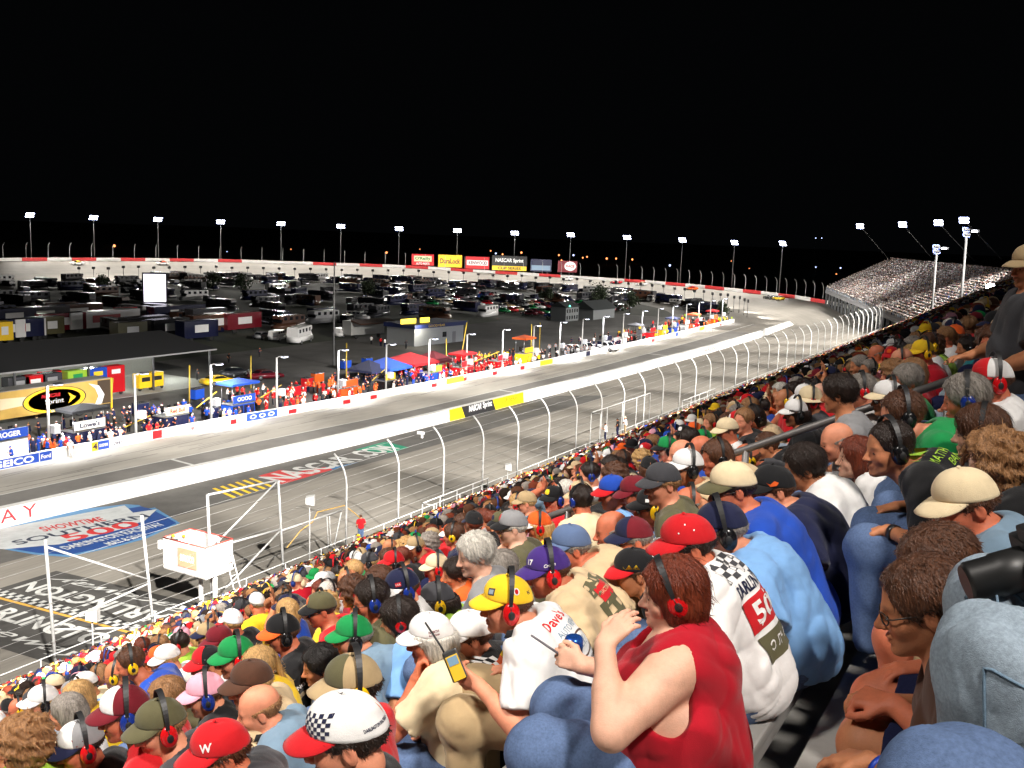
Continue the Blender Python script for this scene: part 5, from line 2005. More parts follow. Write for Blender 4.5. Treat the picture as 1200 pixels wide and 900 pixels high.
# ------------------------------------------------------------------ pit boxes, tents, carts, hoses
def pit_box(y, c1, c2, label, sign=None, signcol='white', tcol='black', w=3.0, h=2.1, canopy=None, x_off=2.2, tall=0.0):
    """crew chief's stand: cabinet with drawers, upper deck with rail and seats, roof on posts, wheels"""
    t = empty('pit_box', (xpw(y) - x_off, y, G), label=label, cat='pit box', group='pit boxes along the pit wall')
    mb = MB(); mb.box((0, 0, 0.45 + h * 0.3), (1.7, w, h * 0.6), bev=0.05); cab = mb.build('cabinet', car_paint(c1), t)
    mb = MB()
    for k in range(4):
        mb.box((0.86, (k - 1.5) * w * 0.24, 0.45 + h * 0.3), (0.03, w * 0.21, h * 0.46), bev=0.01)
    mb.build('drawer_fronts', car_paint(c2), cab)
    mb = MB(); mb.box((0, 0, 0.45 + h * 0.62), (1.9, w + 0.1, 0.07)); mb.build('deck', RIM, t)
    mb = MB()
    zt = 0.45 + h * 0.62 + 1.0
    mb.tube([(0.9, -w / 2, zt), (0.9, w / 2, zt)], 0.03, 6)
    for k in range(5): mb.tube([(0.9, -w / 2 + w * k / 4, zt - 1.0), (0.9, -w / 2 + w * k / 4, zt)], 0.025, 6)
    mb.build('rail', RIM, t)
    for k in (-1, 0, 1):
        mb = MB(); mb.box((-0.1, k * w * 0.28, zt - 0.55), (0.45, 0.45, 0.08), bev=0.02); mb.box((-0.32, k * w * 0.28, zt - 0.25), (0.07, 0.45, 0.55), bev=0.02); mb.build('seat', car_paint('black'), t)
    if sign is not None:
        mb = MB(); mb.box((0.98, 0, zt - 0.42), (0.06, w * 0.95, 0.85), bev=0.01); b = mb.build('sign_board', signm(signcol), t)
        if sign:
            mb = MB(); add_text(mb, sign, (1.02, 0, zt - 0.42), (0, 1, 0), (0, 0, 1), 0.48, w=w * 0.62, bold=0.03); mb.build('lettering', signm(tcol), b)
    if canopy:
        zc = zt + 1.1 + tall
        mb = MB()
        for sx in (-0.8, 0.8):
            for sy in (-w / 2 + 0.1, w / 2 - 0.1): mb.tube([(sx, sy, zt - 1), (sx, sy, zc)], 0.035, 6)
        mb.build('canopy_post', RIM, t)
        mb = MB()
        a = mb.bm.verts.new((0, 0, zc + 0.45))
        r_ = [mb.bm.verts.new(p) for p in ((-1.3, -w / 2 - 0.3, zc), (1.3, -w / 2 - 0.3, zc), (1.3, w / 2 + 0.3, zc), (-1.3, w / 2 + 0.3, zc))]
        l_ = [mb.bm.verts.new((v.co.x, v.co.y, zc - 0.25)) for v in r_]
        for k in range(4):
            mb._f([r_[k], r_[(k + 1) % 4], a]); mb._f([r_[(k + 1) % 4], r_[k], l_[k], l_[(k + 1) % 4]])
        mb.build('canopy', cloth_mat(canopy), t)
    for sy in (-w * 0.32, w * 0.32):
        mb = MB(); mb.lathe([(0.2, -0.1), (0.34, -0.09), (0.34, 0.09), (0.2, 0.1)], 14, (0.75, sy, 0.34), axis='X'); mb.build('wheel', TYRE, t)
    return t


yb = pit_y(15, 548)
t = pit_box(yb + 0.2, 'white', 'white', 'tall white pit box with blue sign board at the far left', 'KROGER', 'royal blue', 'white', w=4.2, h=2.9, x_off=1.9)
pit_box(pit_y(116, 527) + 0.3, 'navy', 'navy', "navy pit box with white sign board and black canopy", "Lowe's", 'white', 'navy', w=3.6, canopy='black', x_off=2.6)
pit_box(pit_y(218, 505), 'navy', 'navy', 'dark blue pit box with white and red bull sign board', 'Red Bull', 'cream', 'red', w=3.2)
t = pit_box(pit_y(296, 492), 'royal blue', 'navy', 'royal blue pit box with round white discs and blue canopy', 'OOOO', 'royal blue', 'white', w=3.6, canopy='royal blue', h=2.3, tall=0.3)
pit_box(pit_y(419, 471), 'orange', 'orange', 'bright orange pit box standing behind the pit wall', '', 'orange', w=3.3)
pit_box(pit_y(466, 462), 'black', 'black', 'black pit box with yellow sign board', '', 'yellow', w=2.2)
pit_box(pit_y(519, 452), 'royal blue', 'royal blue', 'blue pit box with lime yellow sign board', '', 'lime', w=3.0)
pit_box(pit_y(556, 444), 'red', 'maroon', 'red pit box with red canopy, left of the two red ones', 'TARGET'[:0], 'red', w=3.4, canopy='red')
pit_box(pit_y(597, 434), 'red', 'red', 'red pit box with open deck, right of the two red ones', '', 'crimson', w=3.2)
pit_box(pit_y(627, 427), 'yellow', 'yellow', 'tall yellow pit box with orange canopy', '', 'yellow', w=3.0, h=2.9, canopy='orange', tall=0.5)
for i, (y, c, cn) in enumerate(((176, 'navy', None), (184, 'white', None), (192, 'charcoal', 'charcoal'), (200, 'red', None), (208, 'yellow', None), (216, 'royal blue', 'navy'), (224, 'white', None), (232, 'red', 'orange'), (240, 'black', None), (248, 'orange', 'red'))):
    pit_box(y, c, c, 'distant ' + c + ' pit box ' + ('under a %s canopy' % cn if cn else 'without canopy') + ' far down pit lane', '', c, w=2.8, canopy=cn)

# small parts: tool carts and fuel cans
def tool_cart(x, y, c, label, s=1.0, z=G):
    t = empty('tool_cart', (x, y, z), RNG.uniform(-0.2, 0.2), label, 'cart', 'carts behind the pit wall')
    t.scale = (s, s, s)
    mb = MB(); mb.box((0, 0, 0.75), (0.9, 1.5, 1.1), bev=0.06); mb.build('cabinet', car_paint(c), t)
    mb = MB(); mb.box((0, 0, 1.35), (0.96, 1.56, 0.1), bev=0.03); mb.build('lid', car_paint('charcoal'), t)
    for sx in (-.3, .3):
        for sy in (-.5, .5):
            mb = MB(); mb.lathe([(0.1, -0.05), (0.17, -0.04), (0.17, 0.04), (0.1, 0.05)], 10, (sx, sy, 0.18), axis='X'); mb.build('wheel', TYRE, t)


for i, (px, py, c) in enumerate(((165, 487, 'navy'), (231, 469, 'royal blue'), (246, 493, 'navy'), (345, 465, 'red'), (372, 449, 'orange'), (360, 455, 'red'), (405, 433, 'royal blue'), (430, 430, 'royal blue'), (540, 425, 'red'), (85, 520, 'orange'))):
    p = on_z(px, py, G)
    tool_cart(p[0], p[1], c, ('%s tool cart standing on the paddock, ' % c) + ORD[i] + ' of the row from the pit boxes', 1.1)


def tent(px, py, col, label, w=5.0, h=2.6):
    p = on_z(px, py, G)
    t = empty('canopy_tent', (p[0], p[1], G), 0, label, 'tent')
    mb = MB()
    for sx in (-1, 1):
        for sy in (-1, 1):
            m2 = MB(); m2.tube([(sx * w * .48, sy * w * .48, 0), (sx * w * .48, sy * w * .48, h)], 0.04, 6); m2.build('leg', RIM, t)
    a = mb.bm.verts.new((0, 0, h + 1.3))
    r_ = [mb.bm.verts.new((sx * w / 2, sy * w / 2, h)) for sx, sy in ((-1, -1), (1, -1), (1, 1), (-1, 1))]
    l_ = [mb.bm.verts.new((v.co.x * 1.005, v.co.y * 1.005, h - 0.35)) for v in r_]
    for k in range(4):
        mb._f([r_[k], r_[(k + 1) % 4], a]); mb._f([r_[(k + 1) % 4], r_[k], l_[k], l_[(k + 1) % 4]])
    mb.build('canopy', cloth_mat(col), t)


tent(452, 446, 'royal blue', 'blue peaked canopy tent behind the pit boxes', 5.5, 2.2)
tent(432, 448, 'navy', 'navy canopy tent left of the blue one', 4.5, 2.0)
tent(480, 440, 'red', 'wide red canopy tent behind the pit boxes', 6.5, 2.3)
tent(507, 436, 'maroon', 'maroon canopy tent at the end of the red one', 5.0, 2.1)

YEL = mat('boom_yellow', srgb(200, 170, 60), rough=0.5, var=0.1)
for i, (x0, y0_, x1, y1_, lab) in enumerate(((222, 472, 222, 428, 'upright'), (294, 455, 294, 417, 'upright'), (406, 455, 406, 402, 'upright'), (523, 432, 523, 397, 'upright'), (537, 440, 547, 378, 'tilted'), (622, 418, 623, 380, 'upright'), (130, 477, 132, 443, 'upright'), (632, 410, 633, 378, 'upright'))):
    b = on_z(x0, y0_, G)
    d = sight(x1, y1_); tp_ = d * (math.hypot(b[0], b[1]) / math.hypot(d[0], d[1]))
    o = MB().tube([(0, 0, 0), (tp_[0] - b[0], tp_[1] - b[1], tp_[2] - b[2])], 0.09, 6).build('hose_mast', YEL)
    o.location = tuple(b)
    tag(o, lab + ' yellow hose mast in the paddock, ' + ORD[i] + ' from the hauler' , 'mast', 'yellow hose masts')
for i, (xa, ya2, xb, yb2) in enumerate(((143, 502, 176, 487), (230, 478, 254, 459), (305, 466, 330, 451), (436, 446, 452, 432), (545, 428, 585, 412))):
    ybm = pit_y(xa, ya2 + 20)
    X = xpw(ybm) - 3
    a, b = on_x(xa, ya2, X), on_x(xb, yb2, X)
    o = MB().tube([(0, 0, 0), (float(b[0] - a[0]), float(b[1] - a[1]), float(b[2] - a[2]))], 0.07, 6).build('hose_boom', YEL)
    o.location = tuple(a)
    tag(o, 'sloping yellow hose boom reaching over the pit crews, ' + ORD[i] + ' from the left', 'boom', 'sloping yellow hose booms')

# ------------------------------------------------------------------ hauler with the oval emblem
HX = -94.9
t = empty('hauler_trailer', (HX - 1.3, 62, G), 0, 'long gold and white race hauler trailer with black oval emblem', 'trailer')
L0, L1_ = -13.0, 13.0
mb = MB(); mb.box((0, 0, 2.4), (2.6, L1_ - L0, 2.9), bev=0.08); mb.build('body', mat('hauler_gold', srgb(196, 160, 84), rough=0.35, var=0.35, scale=0.16), t)
mb = MB(); mb.box((0, 0, 3.86), (2.5, L1_ - L0 - 0.2, 0.1)); mb.build('roof', mat('hauler_roof', (0.30, 0.29, 0.27), rough=0.5, var=0.1), t)
FX = 1.325
def side_art(name, shapes, mats):
    mb = MB()
    for V, FA, mi in shapes:
        mb.mi = mi
        vs = [mb.bm.verts.new((FX + 0.004 * mi, float(a), float(b_))) for a, b_ in V]
        for f in FA: mb._f([vs[i] for i in f])
    return mb.build(name, mats, t)
oy, oz = 5.7, 2.3
wv = lambda y0, y1, f: ([(y0 + (y1 - y0) * i / 16, f(i / 16)[0]) for i in range(17)] + [(y0 + (y1 - y0) * i / 16, f(i / 16)[1]) for i in range(17)], [(i, i + 1, 18 + i, 17 + i) for i in range(16)], 0)
side_art('artwork', [wv(-12.8, 3, lambda u: (1.3 + 0.9 * u, 3.4 - 0.4 * u * u)), art_disc(oy, oz, 3.9, 1.42, 1, 40), art_disc(oy, oz, 3.75, 1.36, 2, 40), art_disc(oy, oz, 3.35, 1.18, 1, 40), art_disc(oy, oz, 3.2, 1.12, 2, 40), art_disc(oy, oz, 2.75, 1.02, 1, 40),
                     ([(oy + 1.6, oz - .62), (oy + 2.6, oz), (oy + 1.6, oz + .62), (oy + 1.9, oz)], [(0, 1, 3), (3, 1, 2)], 3),
                     art_text('Sprint', oy - 0.1, oz - 0.22, 0.72, 4, w=2.3), art_text('CUP', oy - 0.2, oz - 1.2, 0.26, 4, bold=0.03), art_text('NASCAR', oy - 0.5, oz + 0.52, 0.42, 5, w=2.3, bold=0.03, shear=0.2),
                     ([(oy + 4.2, oz + 1.3), (oy + 5.6, oz + 0.9), (oy + 6.3, oz - 0.2), (oy + 5.9, oz - 1.2), (oy + 5.0, oz - 1.25), (oy + 5.5, oz - 0.3), (oy + 5.1, oz + 0.6)], [(0, 1, 6), (1, 2, 5, 6), (2, 3, 4, 5)], 6)],
         [signm('cream'), blk, signm('yellow'), signm('yellow'), signm('white'), signm('red'), signm('white')])
mb = MB(); mb.box((FX - 0.02, 12.0, 2.4), (0.03, 1.7, 2.7)); mb.build('rear_panel', mat('hauler_brown', srgb(70, 55, 40), rough=0.5, var=0.1), t)
for y_ in (7.4, 8.9):
    mb = MB(); mb.lathe([(0.3, -0.15), (0.52, -0.13), (0.52, 0.13), (0.3, 0.15)], 16, (1.0, y_, 0.52), axis='X'); mb.build('wheel', TYRE, t)
mb = MB(); mb.box((1.2, 13.05, 2.0), (0.14, 0.14, 3.8)); mb.build('corner_post', signm('yellow'), t)

# ------------------------------------------------------------------ garage with carts in the light below its eaves
ga = empty('garage', (-112, 70, G), 0, 'long dark roofed open garage with lit coloured carts under the eave', 'garage')
mb = MB()
mb.hexa([(10, -62, 4.5), (10, 28, 4.5), (-12, 28, 4.7), (-12, -62, 4.7), (10, -62, 4.72), (10, 28, 4.72), (-1, 28, 6.4), (-1, -62, 6.4)])
mb.hexa([(-1, -62, 4.72), (-1, 28, 4.72), (-12, 28, 4.72), (-12, -62, 4.72), (-1.01, -62, 6.39), (-1.01, 28, 6.39), (-12, 28, 4.95), (-12, -62, 4.95)])
mb.build('roof', mat('garage_roof', (0.02, 0.02, 0.021), rough=0.8, var=0.2), ga)
mb = MB(); mb.box((10.06, -17, 4.6), (0.1, 90, 0.18)); mb.build('gutter', mat('gutter', (0.3, 0.3, 0.3), rough=0.5, var=0.1), ga)
mb = MB(); mb.box((-3, -17, 2.2), (0.2, 90, 4.4)); mb.box((-7, 27.8, 2.2), (8, 0.2, 4.4)); mb.build('wall', mat('garage_wall', (0.22, 0.22, 0.20), rough=0.8, var=0.15), ga)
mb = MB(); mb.box((-6.5, 27.95, 1.6), (1.6, 0.06, 2.0)); mb.build('door', mat('garage_door', (0.10, 0.11, 0.12), rough=0.5), ga)
for k in range(10):
    mb = MB(); mb.box((9.4, -60 + k * 9.7, 2.25), (0.2, 0.2, 4.5)); mb.build('post', DARKSTEEL, ga)
mb = MB(); mb.box((3, -17, 0.02), (16, 90, 0.04)); mb.build('floor_slab', mat('garage_floor', (0.33, 0.33, 0.31), rough=0.7, var=0.15), ga)
for k in range(7):
    mb = MB(); mb.box((4, -14 + k * 6.5, 4.35), (0.25, 2.4, 0.1)); tb = mb.build('tube_light', lamp_glow('tube_glow', (0.95, 1.0, 0.92), 5.0), ga)
    if k % 2 == 0: point('tube_lamp', ga, (4, -14 + k * 6.5, 4.1), 1300, (0.95, 1.0, 0.9), 0.6)
for i, (px, c) in enumerate(((3, 'charcoal'), (22, 'red'), (42, 'charcoal'), (52, 'red'), (72, 'lime'), (96, 'royal blue'), (117, 'red'), (152, 'yellow'), (166, 'yellow'))):
    y = on_x(px, 440, -106)[1]
    t = empty('pit_cart', (-103.6 - (1.2 if i in (3,) else 0), y, G + 0.05), 0, ('tall ' if i < 7 else '') + 'boxy %s cart parked under the garage eave, ' % c + ORD[i] + ' from the left', 'cart', 'coloured carts under the garage roof')
    mb = MB(); mb.box((0, 0, 2.05 if i < 7 else 1.3), (1.4, 2.7 if i < 7 else 2.0, 3.4 if i < 7 else 1.9), bev=0.12); mb.build('cabinet', car_paint(c), t)
    mb = MB(); mb.box((0.71, 0, 3.05 if i < 7 else 1.5), (0.03, 1.3, 0.55), bev=0.01); mb.build('decal', signm(('grey', 'white', 'grey', 'white', 'green', 'yellow', 'white', 'black', 'black')[i]), t)
    for sy in (-.8, .8):
        mb = MB(); mb.lathe([(0.1, -0.06), (0.24, -0.05), (0.24, 0.05), (0.1, 0.06)], 10, (0.5, sy, 0.25), axis='X'); mb.build('wheel', TYRE, t)
# hoisted car bodies beside the garage
vehicle('race', 'race_car', (-100, 96.5, G), rad(80), 'yellow', 'yellow race car parked at the corner of the garage', 'race car', None, 'yellow')
vehicle('race', 'race_car', (-99, 104.5, G + 0.0), rad(75), 'maroon', 'dark red race car parked outside the garage end', 'race car', None, 'maroon')
vehicle('race', 'race_car', (-104, 103.5, G + 0.0), rad(95), 'charcoal', 'charcoal race car beside the dark red one at the garage end', 'race car', None, 'black')

# ------------------------------------------------------------------ paddock buildings and vehicles
def gz(px, py): p = on_z(px, py, G); return (float(p[0]), float(p[1]), G)


VN = rad(20)
vehicle('rv', 'ambulance', gz(352, 402), rad(112), 'white', 'white ambulance truck with red stripe in the dark paddock', 'ambulance', None, 'white')
vehicle('van', 'van', gz(326, 399), rad(112), 'white', 'white van parked left of the ambulance', 'van')
vehicle('van', 'van', gz(404, 395), rad(95), 'white', 'white van by the thin tall pole at the tyre building', 'van')
vehicle('car', 'parked_car', gz(308, 397), rad(100), 'grey', 'grey car parked left of the white vans', 'car')
vehicle('pickup', 'pickup_truck', gz(686, 412), rad(-15), 'white', 'white pickup truck behind the pit wall, left of two', 'pickup truck', 'white pickups behind the pit wall')
vehicle('pickup', 'pickup_truck', gz(710, 411), rad(-15), 'white', 'white pickup truck behind the pit wall, right of two', 'pickup truck', 'white pickups behind the pit wall')
vehicle('car', 'parked_car', gz(672, 413), rad(-20), 'white', 'white car beside the left pickup truck', 'car')

bx = gz(517, 402)
b = empty('tyre_building', (bx[0] - 3, bx[1] - 1, G), rad(-6), 'grey single storey building with blue roof band and yellow lit signs', 'building')
mb = MB(); mb.box((0, 0, 1.7), (7, 15, 3.4)); mb.build('wall', mat('tyre_wall', (0.36, 0.37, 0.38), rough=0.7, var=0.1), b)
mb = MB(); mb.box((0, 0, 3.75), (8, 16, 0.8), bev=0.05); rf = mb.build('roof', mat('tyre_roof', srgb(30, 44, 96), rough=0.6, var=0.1), b)
mb = MB(); add_text(mb, 'GOODYEAR', (4.02, -1.5, 3.75), (0, 1, 0), (0, 0, 1), 0.45, w=5); mb.build('lettering', signm('yellow'), rf)
for y_ in (-6, -1.2):
    mb = MB(); mb.box((1.5, y_ - 1.0, 4.65), (0.25, 4.2 if y_ < -3 else 2.6, 0.95), bev=0.04); mb.build('lit_sign', lamp_glow('yellow_sign_glow', (1.0, 0.74, 0.08), 2.2), b)
mb = MB(); mb.box((3.53, 4.5, 1.1), (0.05, 1.0, 2.2)); mb.build('door', mat('tyre_door', (0.2, 0.2, 0.21)), b)
mb = MB(); mb.box((3.53, 1.5, 1.8), (0.05, 1.2, 1.0)); mb.build('window', GLS, b)
point('building_lamp', b, (5.5, -7, 3.6), 900, (1.0, 0.95, 0.8), 0.3)
t0 = gz(440, 397)
t = empty('hauler_trailer', (t0[0] - 3, t0[1], G), rad(-10), 'white box trailer with dark orange awning beside the tyre building', 'trailer')
mb = MB(); mb.box((0, 0, 2.2), (2.6, 9, 2.8), bev=0.06); mb.build('body', mat('trailer_grey', (0.42, 0.42, 0.4), rough=0.5, var=0.1), t)
mb = MB(); mb.hexa([(1.2, -4.5, 3.5), (4.0, -4.5, 3.1), (4.0, 5.5, 3.1), (1.2, 5.5, 3.5), (1.2, -4.5, 3.9), (4.0, -4.5, 3.3), (4.0, 5.5, 3.3), (1.2, 5.5, 3.9)]); mb.build('awning', cloth_mat('brown'), t)
for y_ in (-3, 3):
    mb = MB(); mb.lathe([(0.2, -0.15), (0.45, -0.13), (0.45, 0.13), (0.2, 0.15)], 12, (1.1, y_, 0.45), axis='X'); mb.build('wheel', TYRE, t)

wb = gz(677, 376)
b = empty('media_building', (wb[0] - 3, wb[1], G), rad(-4), 'small pale two storey paddock building with many windows and green roof light', 'building')
mb = MB(); mb.box((0, -3, 3.0), (9, 13, 6.0)); mb.build('wall', mat('media_wall', (0.15, 0.16, 0.16), rough=0.7, var=0.1), b)
mb = MB(); mb.prism([(-5.2, 6.0), (5.2, 6.0), (0, 8.2)], -10, 4, 'Y'); mb.build('roof', mat('media_roof', (0.025, 0.03, 0.03), rough=0.8, var=0.2), b)
for k in range(5):
    for z_ in (1.6, 4.4):
        mb = MB(); mb.box((4.53, -8 + k * 2.5, z_), (0.06, 1.3, 1.5)); mb.build('window', GLS, b)
mb = MB(); mb.lathe([(0.5, 0), (0.35, 0.5), (0.02, 0.7)], 10, (4.6, -6, 6.3)); mb.build('green_lamp', lamp_glow('green_glow', (0.1, 0.9, 0.55), 5), b)
b.scale = (0.5, 0.5, 0.6)
wb = gz(716, 374)
b = empty('paddock_shed', (wb[0] - 5, wb[1], G), rad(-4), 'dark low pitched shed near the inside of the turn', 'shed')
mb = MB(); mb.box((0, 0, 1.8), (10, 22, 3.6)); mb.build('wall', mat('shed_wall', (0.16, 0.17, 0.17), rough=0.8, var=0.1), b)
mb = MB(); mb.prism([(-6, 3.5), (6, 3.5), (0, 6.4)], -12, 12, 'Y'); mb.build('roof', mat('shed_roof', (0.025, 0.03, 0.03), rough=0.8, var=0.2), b)

b.scale = (0.6, 0.55, 0.75)
# video screen
vs_ = gz(182, 366)
b = empty('video_screen', vs_, math.atan2(-vs_[1], -vs_[0]), 'bright white upright video screen in the dark infield', 'screen')
mb = MB(); mb.tube([(0, 0, 0), (0, 0, 2.6)], 0.25, 8); mb.build('post', DARKSTEEL, b)
mb = MB(); mb.box((0, 0, 5.9), (0.5, 5.7, 7.4), bev=0.05); mb.build('frame', blk, b)
mb = MB(); mb.box((0.27, 0, 5.9), (0.06, 5.0, 6.6)); mb.build('display', lamp_glow('screen_glow', (0.90, 0.86, 1.0), 2.6), b)
# small blue info screen on the paddock
ip = gz(249, 393)
b = empty('info_screen', ip, math.atan2(-ip[1], -ip[0]), 'small glowing blue information screen standing on the paddock', 'screen')
mb = MB(); mb.box((0, 0, 0.8), (0.2, 0.5, 1.6)); mb.build('post', DARKSTEEL, b)
mb = MB(); mb.box((0, 0, 2.3), (0.3, 1.2, 1.7)); mb.build('frame', blk, b)
mb = MB(); mb.box((0.17, 0, 2.3), (0.04, 1.0, 1.5)); mb.build('display', lamp_glow('blue_screen_glow', (0.25, 0.45, 1.0), 2.5), b)
# tall thin pole in the paddock
pp = gz(391, 428)
o = MB().tube([(0, 0, 0), (0, 0, 16.5)], [0.16, 0.1], 8).build('antenna_mast', GALVD); o.location = pp
tag(o, 'very tall thin grey mast rising from the paddock', 'mast')

# dark infield: rows of parked vehicles, haulers and campers seen as dim shapes with glints
cols_ = ['black', 'white', 'grey', 'charcoal', 'navy', 'maroon', 'white', 'tan', 'green', 'red', 'grey', 'royal blue']
k = 0
R2 = random.Random(5)
for row in range(9):
    X = -118 - row * 9.0
    for j in range(13):
        Y = 232 + j * 4.1 + R2.uniform(-0.5, 0.5) + row * 2.0
        if math.hypot(X - TC, Y - TY) > 118 and Y > TY: continue
        kk = 'car' if R2.random() < 0.7 else 'pickup'; cc = R2.choice(cols_)
        vehicle(kk, 'parked_car', (X + R2.uniform(-.6, .6), Y, G), rad(R2.choice([0, 180]) + R2.uniform(-6, 6)), cc,
                '%s %s parked in the crowded rows of the unlit infield' % (cc, kk), 'car', 'cars parked in the infield')
for i in range(245):
    X = R2.uniform(-295, -126); Y = R2.uniform(125, 345)
    if i > 200:
        a_ = rad(22 + (i - 200) * 3.4); X, Y = TC + 104 * math.cos(a_), TY + 104 * math.sin(a_)
    if math.hypot(X - TC, max(Y - TY, 0)) > 114 or (X > -140 and Y < 185) or math.hypot(X + 193, Y - 166) < 9: continue
    knd = R2.choice(['rv', 'rv', 'van'])
    c = R2.choice(['charcoal', 'navy', 'white', 'navy', 'brown', 'black', 'black', 'charcoal'])
    vehicle(knd, 'camper', (X, Y, G), rad(R2.choice([0, 90, 180, 270]) + R2.uniform(-15, 15)), c, '%s %s standing somewhere in the dark middle of the infield' % (c, 'camper' if knd == 'rv' else 'camper van'), 'camper', 'campers in the dark infield', parts=False)
for i, (px, py, c, L) in enumerate(((10, 420 - 15, 'yellow', 3), (28, 401, 'navy', 9), (40, 400, 'white', 6), (65, 397, 'olive', 5), (80, 392, 'maroon', 9), (128, 388, 'white', 17), (155, 383, 'red', 4), (262, 392, 'brown', 14), (290, 390, 'maroon', 10), (215, 380, 'navy', 14), (55, 383, 'charcoal', 12), (95, 379, 'brown', 12), (20, 386, 'navy', 10), (250, 384, 'charcoal', 9), (178, 396, 'charcoal', 10), (205, 399, 'black', 9), (240, 401, 'navy', 8), (160, 404, 'olive', 6))):
    p = on_z(px, py, G)
    t = empty('hauler_trailer', (p[0] - 2, p[1], G), rad(R2.uniform(-4, 4)), '%s race hauler parked behind the garage roof, ' % c + ORD[i] + (' of the line' if i < 10 else ' in the darker cluster'), 'trailer', 'haulers behind the garage')
    mb = MB(); mb.box((0, 0, 2.4), (2.6, L, 3.2), bev=0.06); mb.build('body', car_paint(c), t)
    mb = MB(); mb.box((1.32, 0, 2.5), (0.03, L * 0.4, 1.4)); mb.build('decal', signm('white' if c != 'white' else 'crimson'), t)
    for y_ in (-L * .3, L * .3):
        mb = MB(); mb.lathe([(0.2, -0.15), (0.48, -0.13), (0.48, 0.13), (0.2, 0.15)], 10, (1.1, y_, 0.48), axis='X'); mb.build('wheel', TYRE, t)

# reversed track lamps on the inside of the turn (dark from behind)
for i in range(52):
    a = rad(24 + i * 3.2)
    X, Y = TC + (TR - 33) * math.cos(a), TY + (TR - 33) * math.sin(a)
    if i == 0:
        T0 = empty('track_lamp', (X, Y, G), a, 'short dark track lamp seen from behind along the inside of the turn', 'lamp', 'track lamps around the inside of the turn')
        mb = MB(); mb.tube([(0, 0, 0), (0, 0, 4.4)], 0.09, 6); mb.build('pole', DARKSTEEL, T0)
        mb = MB(); mb.box((0, 0, 4.7), (0.5, 1.1, 0.9), bev=0.08); mb.build('lamp_housing', blk, T0)
    else:
        o = copy_tree(T0); o.location = (X, Y, G + R2.uniform(-0.3, 0.3)); o.rotation_euler = (0, 0, a)
    if i % 3 == 0: spot('track_light', None, (X + 0.6 * math.cos(a), Y + 0.6 * math.sin(a), G + 4.9), (TC + TR * math.cos(a), TY + TR * math.sin(a), -19), 19000, 125, 0.3)

# viewing platforms and dark trees between the campers
LEAF = mat('dark_leaves', (0.035, 0.05, 0.022), rough=0.8, var=0.4, scale=1.5)
BARK = mat('bark', (0.06, 0.045, 0.03), rough=0.9, var=0.2)


def tree(x, y, h, r, label, seed):
    rr = np.random.RandomState(seed)
    t = empty('tree', (x, y, G), rr.rand() * 6, label, 'tree', 'dark trees in the infield')
    mb = MB(); mb.tube([(0, 0, 0), (0.1, 0, h * 0.4), (0, 0.1, h * 0.75)], [0.2, 0.14, 0.05], 6)
    for k in range(5):
        a = rr.rand() * 6.3
        mb.tube([(0.05, 0, h * (0.35 + 0.07 * k)), (math.cos(a) * r * .6, math.sin(a) * r * .6, h * (0.55 + 0.08 * k))], [0.08, 0.03], 5)
    mb.build('trunk', BARK, t)
    mb = MB()
    cl = [(rr.randn(3) * np.array([r * .45, r * .45, h * .16]) + np.array([0, 0, h * .68])) for _ in range(12)]
    for k in range(900):
        c = cl[rr.randint(12)] + rr.randn(3) * r * 0.24
        u = rr.randn(3); u /= np.linalg.norm(u); v = np.cross(u, rr.randn(3)); v /= np.linalg.norm(v)
        s_ = 0.16 + 0.12 * rr.rand()
        mb.poly([c - u * s_ - v * s_ * .5, c + u * s_ - v * s_ * .5, c + u * s_ * .6 + v * s_, c - u * s_ * .6 + v * s_])
    mb.build('crown', LEAF, t)


for i, (px, py, h) in enumerate(((285, 345, 6), (700, 362, 7), (738, 366, 5.5), (640, 356, 5), (846, 372, 4), (430, 352, 6), (118, 345, 5), (250, 340, 6))):
    p = on_z(px, py, G); tree(p[0], p[1], h, h * 0.42, 'small dark tree among the campers, ' + ORD[i] + ' in the unlit infield', i)

# billboards beyond the turn
def billboard(px0, py0, px1, py1, label, bg, D, art):
    a = sight(px0, py1); a = a / math.hypot(a[0], a[1]) * D
    w = (px1 - px0) / F_PX * D * 1.02; h = (py1 - py0) / F_PX * D * 1.0
    rz = math.atan2(-a[1], -a[0])
    c = sight((px0 + px1) / 2, (py0 + py1) / 2); c = c / math.hypot(c[0], c[1]) * D
    t = empty('billboard', (c[0], c[1], G), rz, label, 'billboard', 'billboards behind the far wall')
    zc = c[2] - G
    for y_ in (-w * .3, w * .3):
        mb = MB(); mb.tube([(-0.3, y_, 0), (-0.3, y_, zc)], 0.2, 6); mb.build('post', DARKSTEEL, t)
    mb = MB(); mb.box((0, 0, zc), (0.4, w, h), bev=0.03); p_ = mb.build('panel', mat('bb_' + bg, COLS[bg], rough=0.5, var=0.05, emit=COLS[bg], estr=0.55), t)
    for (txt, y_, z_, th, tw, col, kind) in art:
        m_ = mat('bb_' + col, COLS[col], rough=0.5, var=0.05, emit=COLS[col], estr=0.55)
        mb = MB()
        lift = 0.22 if kind == 'box' else 0.25
        if kind == 'box': mb.box((0.21, y_ * w, zc + z_ * h), (0.03, tw * w, th * h))
        elif kind == 'disc':
            mb.lathe([(0.5, 0.20), (0.5, 0.235)], 24, (0, 0, 0), axis='X'); bmesh.ops.scale(mb.bm, vec=(1, tw * w, th * h), verts=mb.bm.verts[:]); bmesh.ops.translate(mb.bm, vec=(0, y_ * w, zc + z_ * h), verts=mb.bm.verts[:])
        else: add_text(mb, txt, (lift, y_ * w, zc + z_ * h), (0, 1, 0), (0, 0, 1), th * h, w=tw * w, bold=0.03)
        mb.build('lettering' if kind == 't' else 'artwork', m_, p_)


